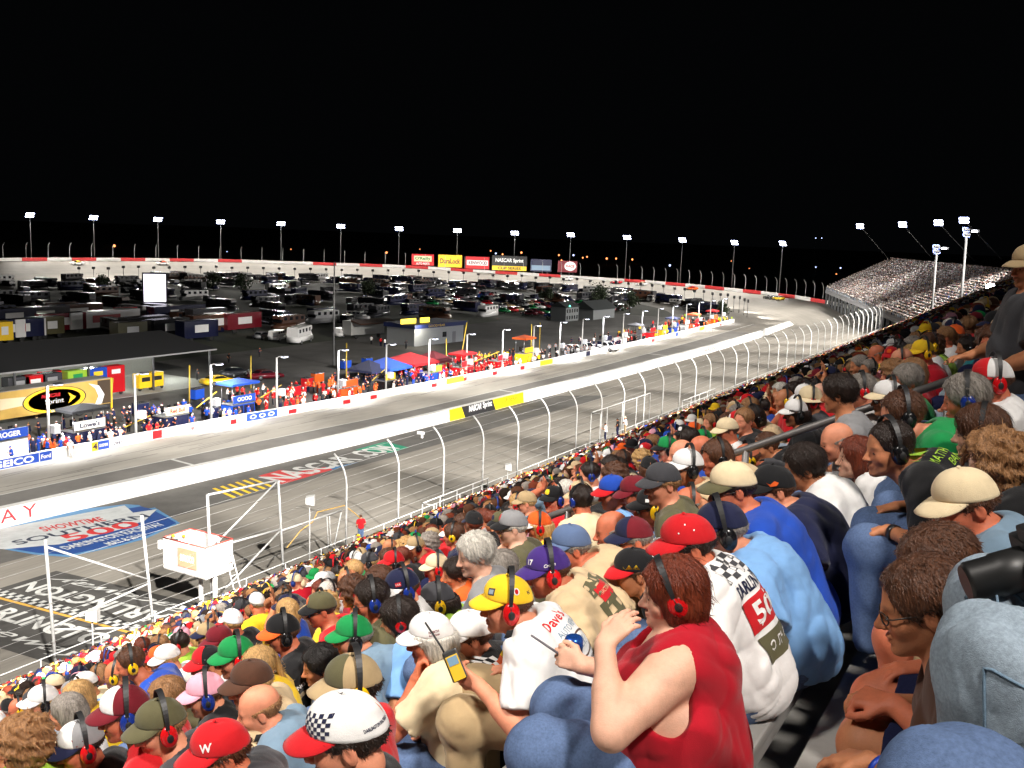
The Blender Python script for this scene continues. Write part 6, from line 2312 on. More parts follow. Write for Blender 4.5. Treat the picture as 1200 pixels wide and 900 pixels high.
billboard(483, 298, 508, 311, 'red billboard with pale green and white lettering', 'red', 455, [("", 0, .1, .5, .8, 'cream', 'box'), ("O'Reilly", 0, .1, .34, .7, 'green', 't'), ('AUTO PARTS', 0, -.33, .2, .6, 'white', 't')])
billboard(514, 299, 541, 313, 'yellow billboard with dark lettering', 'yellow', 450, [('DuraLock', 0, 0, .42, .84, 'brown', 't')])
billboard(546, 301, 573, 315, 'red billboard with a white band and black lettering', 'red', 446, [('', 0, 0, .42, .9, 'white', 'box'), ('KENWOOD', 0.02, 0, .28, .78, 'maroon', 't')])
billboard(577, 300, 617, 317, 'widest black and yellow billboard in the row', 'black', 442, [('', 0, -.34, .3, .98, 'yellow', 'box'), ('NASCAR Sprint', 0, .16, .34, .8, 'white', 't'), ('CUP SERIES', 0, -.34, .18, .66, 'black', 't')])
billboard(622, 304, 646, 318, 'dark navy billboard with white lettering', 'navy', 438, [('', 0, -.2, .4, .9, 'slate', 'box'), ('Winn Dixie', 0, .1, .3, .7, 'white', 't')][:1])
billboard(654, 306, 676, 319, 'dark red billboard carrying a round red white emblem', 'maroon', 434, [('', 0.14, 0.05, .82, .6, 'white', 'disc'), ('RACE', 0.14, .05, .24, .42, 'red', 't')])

# small town lamps beyond the track
for i, (px, py, c, r) in enumerate(((453, 296, 'o', .9), (467, 306, 'b', .7), (492, 292, 'o', .4), (575, 294, 'o', .7), (581, 297, 'b', .8), (589, 298, 'o', .9), (611, 296, 'o', .9), (655, 299, 'o', .8), (658, 305, 'o', .7), (672, 299, 'b', .9), (683, 302, 'o', .8), (688, 301, 'o', .7), (711, 303, 'o', .9), (722, 303, 'o', .8),
                                     (741, 304, 'o', .9), (734, 310, 'b', .5), (775, 312, 'o', .6), (785, 311, 'b', .9), (857, 306, 'o', .5), (878, 315, 'o', .6), (956, 279, 'b', .5), (963, 279, 'b', .5), (956, 313, 'b', .5), (980, 322, 'o', 1.0), (985, 314, 'b', .7), (134, 288, 'o', 1.2), (143, 290, 'b', .8), (151, 292, 'b', .7), (156, 295, 'b', .6), (266, 295, 'b', .4), (226, 300, 'b', .5), (341, 292, 'o', .5))):
    D = 720 + (i * 37) % 200
    d = sight(px, py); d = d / math.hypot(d[0], d[1]) * D
    t = empty('street_lamp', (d[0], d[1], G), 0, ('orange' if c == 'o' else 'bluish white') + ' street lamp far beyond the track, ' + ('lower' if py > 305 else 'upper') + ' one ' + ORD[i % 22] + (' of the town lights' if i < 22 else ' of the outlying lights'), 'street lamp', 'distant town lamps')
    mb = MB(); mb.tube([(0, 0, 0), (0, 0, d[2] - G)], 0.12, 5); mb.build('pole', DARKSTEEL, t)
    mb = MB(); rr = r * 0.85; mb.lathe([(0.05, -rr), (rr * .7, -rr * .7), (rr, 0), (rr * .7, rr * .7), (0.05, rr)], 10, (0, 0, d[2] - G)); mb.build('globe', lamp_glow('town_' + c, (1.0, 0.30, 0.10) if c == 'o' else (0.5, 0.62, 1.0), 3.5), t)

# ------------------------------------------------------------------ far grandstand
fa, fb = np.array([-67.0, 323.1, -14.6]), np.array([-22.4, 213.8, -17.2])
ab = (fb - fa)[:2]; Lab = np.linalg.norm(ab); ab /= Lab
nn_ = np.array([-ab[1], ab[0]]); nn_ = nn_ if nn_[0] > 0 else -nn_
FST = empty('far_grandstand', (0, 0, 0), 0, 'far grandstand packed with spectators beyond the bend of the fence', 'grandstand')
mb = MB()
rows_ = 24
fp = lambda u, k: fa + (fb - fa) * u + np.array([nn_[0] * k * 0.8, nn_[1] * k * 0.8, k * (0.41 + 0.10 * u)])
for k in range(rows_):
    a, b_, c, d = fp(0, k), fp(1, k), fp(1, k + 1), fp(0, k + 1)
    up_ = np.array([0, 0, 0.40])
    mb.poly([a, b_, b_ + up_, a + up_]); mb.poly([a + up_, b_ + up_, c, d])
mb.build('seating', mat('far_stand_steel', (0.20, 0.20, 0.21), rough=0.7, var=0.15), FST)
mb = MB()
for u0 in np.linspace(0, 1, 25)[:-1]:
    pa, pb = fp(u0, 0), fp(u0 + 0.028, 0)
    mb.poly([(pa[0], pa[1], G), (pb[0], pb[1], G), pb - np.array([0, 0, 0.9]), pa - np.array([0, 0, 0.9])])
pa, pb = fp(0, rows_), fp(1, rows_)
mb.poly([(pa[0], pa[1], G), (pb[0], pb[1], G), pb, pa])
mb.build('under_wall', mat('far_stand_dark', (0.035, 0.037, 0.04), rough=0.8, var=0.2), FST)
mb = MB()
mb.tube([fp(0, 0) + (0, 0, 1.0), fp(1, 0) + (0, 0, 1.0)], 0.05, 6); mb.tube([fp(0, 0) + (0, 0, 0.5), fp(1, 0) + (0, 0, 0.5)], 0.05, 6); mb.tube([fp(0, 0) + (0, 0, 1), fp(0, rows_) + (0, 0, 1)], 0.05, 6)
mb.hexa([fp(0, 0) + (-.2, 0, -.9), fp(1, 0) + (-.2, 0, -.9), fp(1, 0) + (-.02, 0, -.9), fp(0, 0) + (-.02, 0, -.9), fp(0, 0) + (-.2, 0, 0.02), fp(1, 0) + (-.2, 0, 0.02), fp(1, 0) + (-.02, 0, 0.02), fp(0, 0) + (-.02, 0, 0.02)])
mb.build('rail', mat('fascia_grey', (0.16, 0.16, 0.165), rough=0.6, var=0.1), FST)

# ------------------------------------------------------------------ near grandstand: stepped deck and plank benches
RUN, RISE, FL0 = 0.70, 0.361, -1.77
row_x = lambda k: -0.30 - RUN * k
row_z = lambda k: FL0 - RISE * k
Y0s, Y1s = -42.0, 262.0
GS = empty('near_grandstand', (0, 0, 0), 0, 'steep near grandstand with aluminium plank benches under the crowd', 'grandstand')
mb = MB()
for k in range(-6, 53):
    x1 = row_x(k) + 0.36; x0 = x1 - RUN; z = row_z(k)
    mb.poly([(x0, Y0s, z), (x0, Y1s, z), (x1, Y1s, z), (x1, Y0s, z)])
    mb.poly([(x0, Y0s, z), (x0, Y0s, z - RISE), (x0, Y1s, z - RISE), (x0, Y1s, z)])
mb.build('deck', mat('stand_deck', (0.30, 0.29, 0.27), rough=0.8, var=0.3, scale=2, bump=0.2, bscale=30), GS)
bench = MB(); bench.box((0, (Y0s + Y1s) / 2, -0.025), (0.27, Y1s - Y0s, 0.05), bev=0.012); bench.box((0.118, (Y0s + Y1s) / 2, -0.07), (0.02, Y1s - Y0s, 0.07)); bme = bench.mesh('bench')
bme.materials.append(mat('bench_aluminium', (0.42, 0.41, 0.39), rough=0.45, metal=0.35, var=0.3, scale=3, stretch=(1, 0.15, 1)))
for k in range(-5, 53):
    o = bpy.data.objects.new('bench', bme); COL.objects.link(o); o.parent = GS; o.location = (row_x(k) + 0.10, 0, row_z(k) + 0.42)
# aisle handrail
hr = MB(); hr.tube([(-0.30, 6.9, -0.70), (-1.32, 6.9, -1.20), (-3.3, 6.9, -2.18), (-3.9, 6.9, -2.48)], 0.027, 8)
o = hr.build('handrail', mat('rail_grey', (0.17, 0.16, 0.155), rough=0.45, metal=0.4, var=0.1)); tag(o, 'sloping grey aisle handrail among the seated spectators', 'handrail')
me2 = o
for (x, z) in ((-0.6, -0.85), (-1.9, -1.49), (-3.3, -2.18)):
    m2 = MB(); m2.tube([(x, 6.9, z - 1.0), (x, 6.9, z)], 0.026, 6); m2.build('post', mat('rail_grey', (0.17, 0.16, 0.155), rough=0.45, metal=0.4, var=0.1), o)
# ------------------------------------------------------------------ spectators one can tell apart
P_GROUP = 'spectators in the near grandstand'
LABELS = set()


def head_off(S, lean, s):
    a = rad(lean)
    x = 0.17 * s * math.sin(a * .55) + 0.185 * s * math.sin(a) + 0.150 * s * math.sin(a * 1.5) + 0.165 * s * math.sin(a * 1.1 + .12)
    z = 0.525 + 0.17 * s * math.cos(a * .55) + 0.185 * s * math.cos(a) + 0.150 * s * math.cos(a * 1.5) + 0.165 * s * math.cos(a * 1.1 + .12)
    return x, z


def place(S, px, py, row=None, rz=196.0, Y=None, sz=None):
    """seat on the plank bench: finds the row, the lean and the seat so that the head is where it was surveyed"""
    d = sight(px, py)
    c, sn = math.cos(rad(rz)), math.sin(rad(rz))
    best = None
    L0 = S['lean']
    for k in ([row] if row is not None else range(0, 14)):
        for lean in range(0, 44, 3):
            for dx in (-0.12, -0.06, 0.0, 0.08, 0.16, 0.24, 0.34):
                s = 0.97
                for _ in range(4):
                    hx, hz = head_off(S, lean, s)
                    X = row_x(k) + 0.02 + dx
                    t = (X + c * hx) / d[0]
                    s = min(1.2, max(0.78, s + (d[2] * t - row_z(k) - hz) / 0.66))
                hx, hz = head_off(S, lean, s)
                miss = abs(d[2] * t - row_z(k) - hz)
                yy = d[1] * t - sn * hx
                if t <= 0 or t > 30: continue
                cost = 2.2 * abs(s - 0.97) + abs(lean - L0) / 45 + 1.5 * abs(dx) + 14 * miss
                if Y is not None: cost += 3.0 * abs(yy - Y)
                if sz: cost += 2.5 * abs(math.log(t * math.sqrt(d @ d) * sz / (0.255 * F_PX)))
                if best is None or cost < best[0]: best = (cost, k, s, X, yy, lean)
    _, k, S['s'], X, yy, S['lean'] = best
    return k, (X, yy, row_z(k)), rad(rz)


def shade(c): return c


def describe(S):
    fem = S.get('fem')
    w = ['woman' if fem else 'man']
    hd = S.get('cap')
    bits = []
    if hd:
        nm = {'cap': 'cap', 'hat': 'brimmed hat'}[hd[0]]
        c = hd[1] + (' and ' + hd[2] if len(hd) > 2 and hd[2] != hd[1] else '')
        bits.append('%s %s' % (c, nm))
    else:
        hs_ = {'short': 'short', 'crew': 'cropped', 'bald': 'balding', 'bob': 'bobbed', 'long': 'long', 'curly': 'curly', 'pony': 'tied back', 'full': 'thick'}[S.get('hair', 'short')]
        if S.get('hair') == 'bald': w[0] = 'balding ' + w[0]; 
        else: bits.append('%s %s hair' % (hs_, S.get('hc', 'brown')))
    if S.get('muff'): bits.append('%s ear defenders' % S['muff'])
    if S.get('glasses'): bits.append('sunglasses' if S['glasses'] == 'sun' else 'glasses')
    if S.get('cut') != 'none': bits.append('%s %s' % (S.get('shirt', 'white'), {'tee': 'tee', 'polo': 'polo', 'long': 'long sleeves', 'tank': 'tank top'}[S.get('cut', 'tee')]))
    while len((w[0] + ' in ' + ' '.join(bits)).split()) > 12 and len(bits) > 2: bits.pop(-2)
    return w[0] + ' in ' + (', '.join(bits[:-1]) + ' and ' + bits[-1] if len(bits) > 1 else bits[0])


SEATS = []
DEBUG = True
HERO = {}


def hero(name, px, py, label=None, row=None, rz=None, extra='', Y=None, sz=None, **S):
    if rz is None: rz = 199 - (px - 600) * 0.030
    S.setdefault('hy', 23 + RNG.uniform(-9, 9)); S.setdefault('hp', 11 + RNG.uniform(-4, 4)); S.setdefault('lean', 15 + RNG.uniform(-4, 6))
    S['seed'] = len(SEATS) + 1
    k, loc, a = place(S, px, py, row, rz, Y, sz)
    dist = math.hypot(loc[0], loc[1])
    if dist < 3.6: q = (0.0050, 0.0100, 0.0078)
    elif dist < 5.5: q = (0.0065, 0.013, 0.0125)
    else: q = (0.008, 0.016, 0.016)
    lb = label or describe(S) + extra
    n = 0
    while lb in LABELS:
        n += 1
        lb = describe(S) + ('', ' among darker neighbours', ' near the handrail', ' low in the stand')[n]
    LABELS.add(lb)
    o = make_person(S, *q, label=lb, group=P_GROUP)
    o['root'].location = loc
    o['root'].rotation_euler = (0, 0, a)
    o['S'] = S
    SEATS.append((loc[0], loc[1], k))
    HERO[name] = o
    if DEBUG: print('hero %-12s row %2d s %.2f lean %d at %.2f %.2f' % (name, k, S['s'], S['lean'], loc[0], loc[1]))
    return o


# --- the row of the woman in red and the men behind her
hero('woman', 786, 696, 'large woman in crimson tank top with bobbed auburn hair and red ear defenders', row=1, Y=3.0, fem=1, fat=0.9, hair='bob', hc='auburn', cut='tank', shirt='crimson', skin='fair', muff='red', mt=24,
     armf=1.18,
     armL=((0.215, 0.36, 0.70), (0.235, 0.20, 0.925), (-0.42, -0.30, 0.55), (-0.5, -0.8, -0.1), 0.45), armR=((0.16, 0.24, 0.66), (0.42, 0.06, 0.74), (0.9, 0.1, 0.2), (0, 0.9, -0.3), 1.05), hands='LR', hk=0.93, lean=6, hy=14, hp=6, fold=0.005)
hero('redcap', 806, 640, 'man in bright red cap and white tee printed with racing art', row=1, Y=3.45, cap=('cap', 'red'), hair='short', hc='dark', skin='ruddy', shirt='white', lean=24, hp=16, fold=0.008)
hero('navycap', 846, 622, 'man in navy cap, black ear defenders and pale blue shirt leaning forward', row=1, Y=3.85, cap=('cap', 'navy'), muff='black', hair='short', hc='grey', skin='pink', shirt='light blue', cut='polo', lean=30, fat=0.5, hp=14, fold=0.008, mt=6)
hero('beigecap', 858, 573, 'man in beige cap with dark brim, sunglasses and royal blue polo', row=1, Y=4.25, cap=('cap', 'cream', 'olive'), glasses='sun', hair='short', hc='dark', skin='ruddy', shirt='royal blue', cut='polo', lean=27, fat=0.5, hp=12)
hero('flamecap', 906, 574, 'man in black cap with orange flames and navy polo', row=1, Y=4.7, cap=('cap', 'black'), hair='short', hc='brown', skin='pink', shirt='navy', cut='polo', lean=28, fat=0.6)
hero('darkhair', 941, 548, 'man with thick dark hair and plain white tee, hand on knee', row=1, Y=5.15, hair='full', hc='dark', skin='tan', shirt='white', lean=26, hr=-4, hp=15)
hero('woman2', 1003, 537, 'woman with auburn hair swept back and loose white tee', row=1, Y=5.6, fem=1, hair='long', hc='auburn', skin='fair', shirt='white', lean=14, fat=0.5, hy=16, hp=2)
hero('oldman', 980, 518, 'grey stubbled man in charcoal tee looking over from beyond the white tees', row=1, Y=6.1, hair='bald', hc='grey', skin='pink', shirt='charcoal', beard=0.25, hy=18)
# --- the row nearest the camera, on the right
hero('lady', 1078, 730, 'brown haired person with glasses bending forward, hand on bare knee', row=0, Y=2.6, fem=1, hair='short', hseed=4, hc='brown', skin='tan', shirt='brown', cut='tee', shorts=True, lower='navy', lean=34, hp=16, glasses='clear', hy=8,
     armL=((0.16, 0.25, 0.66), (0.33, 0.15, 0.625), (0.8, -0.4, -0.3), (-0.2, 0, -1), 0.35), armR=((0.15, 0.24, 0.68), (0.34, 0.11, 0.66), (1, 0.3, -0.1), (0, 0, -1), 0.6), hands='LR', knee=(0.37, 0.13))
hero('shorts', 1096, 680, 'person in rolled denim shorts with clenched fist on the thigh', row=0, Y=3.0, hair='short', hc='brown', skin='ruddy', shirt='charcoal', shorts=True, lower='navy', knee=(0.39, 0.13), lean=30, hp=20,
     armL=((0.16, 0.26, 0.70), (0.36, 0.14, 0.665), (1, -0.2, -0.05), (0, -0.3, -1), 1.35), hands='L')
hero('beigehat', 1128, 612, 'man in beige cap with sunglasses on its brim, close on the right', row=0, Y=3.65, cap=('cap', 'cream'), glasses=None, hair='short', hc='brown', skin='ruddy', shirt='slate', shorts=True, lower='khaki', lean=26, hp=20, hands='L', armL=((0.16, 0.27, 0.70), (0.38, 0.06, 0.66), (0.8, -0.6, 0), (0, 0, -1), 0.5))
hero('blackhs', 1048, 524, 'man with cropped hair, black ear defenders and black printed tee', row=0, Y=4.35, hair='crew', hc='dark', muff='black', skin='tan', shirt='black', lean=34, hp=8, hands='L', armL=((0.20, 0.27, 0.70), (0.42, 0.12, 0.62), (0.9, -0.4, -0.2), (-0.1, 0, -1), 0.7), armR=((0.20, 0.27, 0.70), (0.42, 0.08, 0.64), (0.9, -0.4, -0.2), (-0.1, 0, -1), 0.5), mt=8)
hero('curly', 1163, 557, 'woman with wavy light brown curls seen from behind on the right', row=0, Y=4.02, fem=1, hair='curly', hc='light', skin='fair', shirt='black', lean=18, hy=30)
hero('redmuffs', 1146, 512, 'woman with full brown hair and big red ear defenders', row=0, Y=4.7, fem=1, hair='bob', hc='brown', muff='red', skin='fair', shirt='charcoal', lean=16, hy=-2)
hero('greentee', 1056, 487, 'man with brown hair, black headband and bright green tee', row=0, Y=5.05, hair='short', hc='brown', muff='black', skin='pink', shirt='green', lean=28, hp=14)
hero('bluemuff', 1131, 468, 'grey haired man with blue ear defenders near the handrail end', row=0, Y=5.3, hair='full', hc='grey', muff='blue', skin='ruddy', shirt='maroon', hy=4)
hero('redwhite', 1164, 447, 'man in red and white cap with red ear defenders and white shirt', row=0, Y=5.65, cap=('cap', 'white', 'red', 'red'), muff='red', hair='short', hc='brown', skin='ruddy', shirt='white', cut='polo', hp=10)
# --- second row down
hero('yellowcap', 594, 708, "man in yellow cap, red ear defenders and white tee lettered in red on the back", row=2, Y=3.5, cap=('cap', 'yellow'), muff='red', hair='short', hc='brown', skin='pink', shirt='white', fat=0.55, lean=9, hp=7, hy=14, ty=0,
     armL=((0.16, 0.27, 0.66), (0.38, 0.20, 0.735), (0.9, -0.2, 0.35), (0, -1, 0.2), 0.9), hands='L', lower='khaki', fold=0.009)
hero('purplecap', 642, 670, 'man in purple cap, red ear defenders and tan tee with a camouflage print', row=2, Y=4.0, cap=('cap', 'purple'), muff='red', hair='short', hc='brown', skin='ruddy', shirt='tan', fat=0.5, lean=18, fold=0.008)
hero('denimcap', 668, 642, 'man in faded blue cap and plain tan tee behind the purple cap', row=2, Y=4.45, cap=('cap', 'denim'), hair='short', hc='grey', skin='ruddy', shirt='tan', fat=0.4, lean=14)
hero('flamecap2', 742, 690, 'man in black cap with red flame brim and black tee, mostly hidden', row=2, Y=4.85, cap=('cap', 'black', 'red'), hair='short', hc='brown', skin='tan', shirt='black', lean=20, hp=12)
hero('baldarm', 716, 622, 'balding man with hand raised to his chin', row=3, Y=5.2, hair='bald', hc='grey', skin='ruddy', cut='tank', shirt='white', armL='chin', hands='L')
hero('navyred', 742, 632, 'man in navy and maroon cap with sunglasses and grey beard', row=2, Y=5.3, cap=('cap', 'maroon', 'navy', 'navy'), glasses='sun', hair='short', hc='grey', skin='ruddy', shirt='white', beard=0.35)
hero('strap', 806, 596, 'bald man with a black strap over his head', row=2, Y=5.6, cap=None, hair='bald', hc='grey', muff='black', skin='ruddy', shirt='grey')
hero('yellowmuff', 764, 595, 'man in black cap with bright yellow ear defenders and sunglasses', row=2, Y=6.1, cap=('cap', 'black'), muff='yellow', glasses='sun', hair='short', hc='dark', skin='ruddy', shirt='black')
hero('maroon', 744, 578, None, sz=43, cap=('cap', 'maroon'), hair='short', hc='dark', skin='ruddy', shirt='maroon', hp=18)
hero('blue', 718, 577, None, sz=41, cap=('cap', 'royal blue', 'red'), hair='short', hc='dark', skin='ruddy', shirt='light blue')
hero('darkcap', 776, 567, None, sz=45, cap=('cap', 'charcoal'), hair='full', hc='light', skin='pink', shirt='olive')
hero('tancap', 840, 543, None, row=2, Y=6.9, cap=('cap', 'khaki'), hair='short', hc='brown', skin='ruddy', shirt='tan')
hero('whitecapw', 805, 548, None, sz=45, fem=1, cap=('cap', 'white'), muff='black', glasses='sun', hair='short', hc='brown', skin='tan', shirt='tan', cut='tank')
hero('bald2', 820, 527, None, sz=39, hair='bald', hc='brown', skin='ruddy', shirt='charcoal')
hero('baldblue', 797, 532, None, sz=33, hair='bald', hc='grey', skin='pink', shirt='royal blue')
hero('baldyel', 874, 538, None, row=2, Y=7.4, hair='bald', hc='brown', muff='yellow', skin='ruddy', shirt='charcoal', cut='polo')
hero('shortbrown', 897, 527, None, row=2, Y=8.0, hair='crew', hc='brown', skin='tan', shirt='black')
hero('whitecap5', 852, 505, None, sz=33, cap=('cap', 'cream'), hair='short', hc='brown', skin='ruddy', shirt='white')
hero('buckethat', 949, 470, None, sz=37, cap=('hat', 'cream'), muff='red', hair='short', hc='dark', skin='tan', shirt='charcoal')
hero('greyhair', 1008, 458, None, sz=33, hair='short', hc='grey', muff='red', skin='pink', shirt='white')
hero('greybig', 1062, 447, None, sz=41, hair='full', hc='grey', skin='ruddy', shirt='green')
hero('visor', 1040, 467, None, sz=43, cap=('cap', 'white', 'cream'), muff='black', glasses='sun', hair='short', hc='dark', skin='tan', shirt='black')
hero('darkw', 982, 462, None, sz=45, hair='full', hc='dark', skin='tan', shirt='grey', hy=-10)
hero('whitecap6', 932, 484, None, sz=34, fem=1, cap=('cap', 'white'), muff='black', hair='long', hc='dark', skin='tan', shirt='black')
hero('straw', 1088, 402, None, sz=20, cap=('hat', 'khaki'), hair='short', hc='brown', skin='tan', shirt='black')
hero('lightshirt', 1132, 408, None, sz=25, hair='short', hc='dark', muff='black', skin='tan', shirt='teal')
hero('whiteback', 1066, 415, None, sz=23, hair='short', hc='blond', skin='pink', shirt='white')
# --- lower left
hero('checkcap', 406, 866, 'man in white cap with checkered front and red brim, low in the frame', row=2, Y=1.75, cap=('cap', 'white', 'red'), hair='short', hc='dark', skin='pink', shirt='black', hy=8, lean=18)
hero('camocap', 412, 806, 'man in camouflage cap with big yellow ear defenders, glasses and red tee', row=3, Y=2.5, cap=('cap', 'khaki', 'khaki', 'olive'), muff='yellow', glasses='clear', hair='full', hc='dark', skin='ruddy', shirt='red', lean=30, hp=8)
hero('elder', 504, 748, 'elderly woman in white cap and cream shirt with hand at her mouth', sz=56, fem=1, cap=('cap', 'white'), hair='bob', hc='white', skin='ruddy', shirt='cream', armL='chin', hands='L', lean=16)
hero('checker2', 551, 746, 'person in white cap and black tee with colourful printed back', sz=50, cap=('cap', 'white'), hair='short', hc='brown', skin='pink', shirt='black', lean=14)
hero('greencap', 414, 746, 'man in green cap with black headband and plaid grey shirt', sz=48, cap=('cap', 'green'), muff='black', hair='short', hc='grey', skin='pink', shirt='slate', lean=26)
hero('dark47', 374, 780, None, sz=47, hair='full', hc='black', skin='tan', shirt='charcoal', lean=18)
hero('blacktee', 331, 742, 'man in black and orange cap, black ear defenders and black tee', sz=43, cap=('cap', 'black', 'orange'), muff='black', hair='short', hc='brown', skin='ruddy', shirt='black')
hero('canon', 303, 832, 'bald man in stone blue shirt with a black lettered camera strap round his neck', sz=50, hair='bald', hc='light', skin='pink', shirt='slate', lean=26, hp=14)
hero('navywhite', 471, 690, None, sz=45, cap=('cap', 'navy', 'white'), muff='blue', hair='short', hc='brown', skin='pink', shirt='white')
hero('sung', 434, 703, None, sz=45, hair='short', hc='dark', muff='blue', glasses='sun', skin='ruddy', shirt='olive')
hero('striped', 413, 694, None, sz=38, fem=1, hair='curly', hc='brown', muff='red', skin='tan', shirt='navy')
hero('tanred', 374, 713, None, sz=38, cap=('cap', 'khaki'), muff='red', hair='short', hc='light', skin='ruddy', shirt='yellow')
hero('darkyel', 512, 705, None, sz=43, cap=('cap', 'charcoal'), muff='yellow', hair='long', hc='dark', skin='pink', shirt='lime')
hero('brownred', 466, 726, None, sz=49, fem=1, hair='bob', hc='dark', muff='red', skin='tan', shirt='light blue')
hero('elder2', 556, 650, None, sz=50, fem=1, hair='full', hc='white', skin='fair', shirt='grey')
hero('grey57', 586, 668, None, sz=45, hair='full', hc='grey', skin='ruddy', shirt='grey')
hero('beige58', 512, 665, None, sz=34, cap=('cap', 'cream'), muff='red', hair='short', hc='light', skin='pink', shirt='orange')
hero('redcap59', 461, 660, None, sz=31, cap=('cap', 'red'), muff='black', hair='short', hc='brown', skin='pink', shirt='red')
hero('orange', 534, 672, None, sz=39, fem=1, hair='full', hc='dark', skin='tan', shirt='orange')
hero('wcap', 258, 883, 'man in red cap with a white letter W at the bottom edge', sz=68, cap=('cap', 'red'), hair='full', hc='brown', skin='ruddy', shirt='charcoal', lean=24)
hero('olive', 188, 852, 'man in olive cap with glossy red ear defenders', sz=64, cap=('cap', 'olive'), muff='red', hair='short', hc='light', skin='pink', shirt='charcoal')
hero('maroonblue', 146, 836, 'man in maroon and white cap with blue ear defenders and red tee', sz=57, cap=('cap', 'maroon', 'maroon', 'white'), muff='blue', hair='short', hc='brown', skin='ruddy', shirt='red', lean=24)
hero('greyblack', 94, 874, None, sz=57, cap=('cap', 'grey', 'navy', 'white'), muff='red', hair='short', hc='dark', skin='ruddy', shirt='black')
hero('curlyw', 26, 872, None, sz=57, fem=1, hair='curly', hc='light', skin='tan', shirt='lime')
hero('pinkcap', 241, 814, None, sz=49, cap=('cap', 'pink'), muff='blue', hair='short', hc='brown', skin='pink', shirt='black')
hero('brown67', 294, 802, None, sz=54, cap=('cap', 'brown'), hair='short', hc='blond', skin='fair', shirt='tan')
hero('white68', 50, 822, None, sz=36, cap=('cap', 'white'), muff='black', hair='short', hc='blond', skin='pink', shirt='stone')
hero('blond', 90, 818, None, sz=36, fem=1, hair='bob', hc='blond', skin='fair', shirt='yellow')
hero('white70', 196, 772, None, sz=34, cap=('cap', 'white'), hair='short', hc='blond', skin='pink', shirt='white')
hero('blueyel', 152, 778, None, sz=38, hair='crew', hc='brown', muff='yellow', skin='ruddy', shirt='royal blue', lean=34)
hero('blackred', 243, 778, None, sz=41, cap=('cap', 'black', 'red', 'red'), glasses='clear', hair='short', hc='dark', skin='tan', shirt='white')
hero('greencap2', 276, 770, None, sz=46, cap=('cap', 'green'), muff='red', hair='short', hc='brown', skin='pink', shirt='navy')
hero('blond74', 301, 782, None, sz=49, fem=1, hair='pony', hc='blond', skin='fair', shirt='yellow')
hero('olivew', 194, 818, None, sz=45, fem=1, hair='bob', hc='light', skin='tan', shirt='olive')

# --- the people behind, of whom only the knees reach into view
for nm, loc, lab, low in (('knees', (0.42, 2.02, row_z(-1)), 'person on the right edge of whom only pale denim knees show', 'stone'), ('knees2', (0.43, 1.18, row_z(-1)), 'person at the lower right corner of whom one blue denim knee shows', 'denim')):
    S = dict(lower=low, shirt='navy', lean=-6, skin='pink', knee=(0.47, 0.17), kneez=0.70, tfold=0.018, seed=90 + len(nm), armL=((0.1, 0.30, 0.70), (0.30, 0.16, 0.75), (1, -.4, .1), (0, -1, 0), .8), armR=((0.1, 0.30, 0.70), (0.30, 0.12, 0.75), (1, -.4, .1), (0, -1, 0), .8))
    o = make_person(S, 0.008, 0.012, 0.009, label=lab, group=P_GROUP)
    o['root'].location = loc; o['root'].rotation_euler = (0, 0, rad(184))
    HERO[nm] = o
    SEATS.append((loc[0], loc[1], -1))
    # sewn seams down both sides of each leg
    T = bvh_of(o['trousers']); K = o['K']
    for side in 'LR':
        for out in (1, -1):
            pts = []
            for t in np.linspace(0.15, 1.75, 40):
                a, b = (K['hp' + side], K['kn' + side]) if t < 1 else (K['kn' + side], K['an' + side])
                c = Vector(a + (b - a) * (t if t < 1 else t - 1))
                d = Vector((0.25, out, 0.35)).normalized()
                hit = T.ray_cast(c + d * 0.3, -d, 0.4)
                if hit[0] is not None: pts.append(hit[0] + d * 0.0012)
            if len(pts) > 8:
                mb = MB(); mb.tube(pts, 0.0028, 5); mb.build('seam', denim_mat('slate' if low == 'stone' else 'navy'), o['trousers'])
# standing man on the right edge
S = dict(stand=True, cap=('cap', 'khaki'), hair='short', hc='brown', skin='tan', shirt='charcoal', fat=0.7, lean=4, hy=20, hp=10, seed=77, armL=((0.08, 0.30, 0.62), (0.22, 0.10, 0.60), (0.3, -1, 0), (-1, 0, 0), .6))
S['s'] = 1.0
o = make_person(S, 0.007, 0.014, 0.014, label='man in khaki cap and dark grey tee standing above the seated crowd', group=P_GROUP)
dd = sight(1206, 312); kk = skeleton(S)['head']
tt = 5.6
o['root'].location = (dd[0] * tt + 0.06, dd[1] * tt + 0.05, dd[2] * tt - kk[2]); o['root'].rotation_euler = (0, 0, rad(200))
HERO['standing'] = o
SEATS.append((o['root'].location.x, o['root'].location.y, 0))


# ---- lettering and artwork on their clothes and caps
def cap_print(nm, s, az, el, h, col, w=None, **kw):
    """letters on a cap: az degrees round from the front (left +), el height above the rim"""
    o = HERO[nm]['cap']
    a = rad(az)
    c = Vector((CX_ + 0.06 * math.cos(a), 0.05 * math.sin(a), CZ0 + el))
    n = Vector((math.cos(a), math.sin(a), 0.15)).normalized()
    up = Vector((0, 0, 1)); ux = up.cross(n)
    shapes = [art_text(s, 0, 0, h, 0, w, bold=0.03, **kw)] if isinstance(s, str) else s
    print_on(o, shapes, c, ux, up, [cloth_mat(k) for k in (col if isinstance(col, tuple) else (col,))], 'emblem', lift=0.0016, reach=0.12)


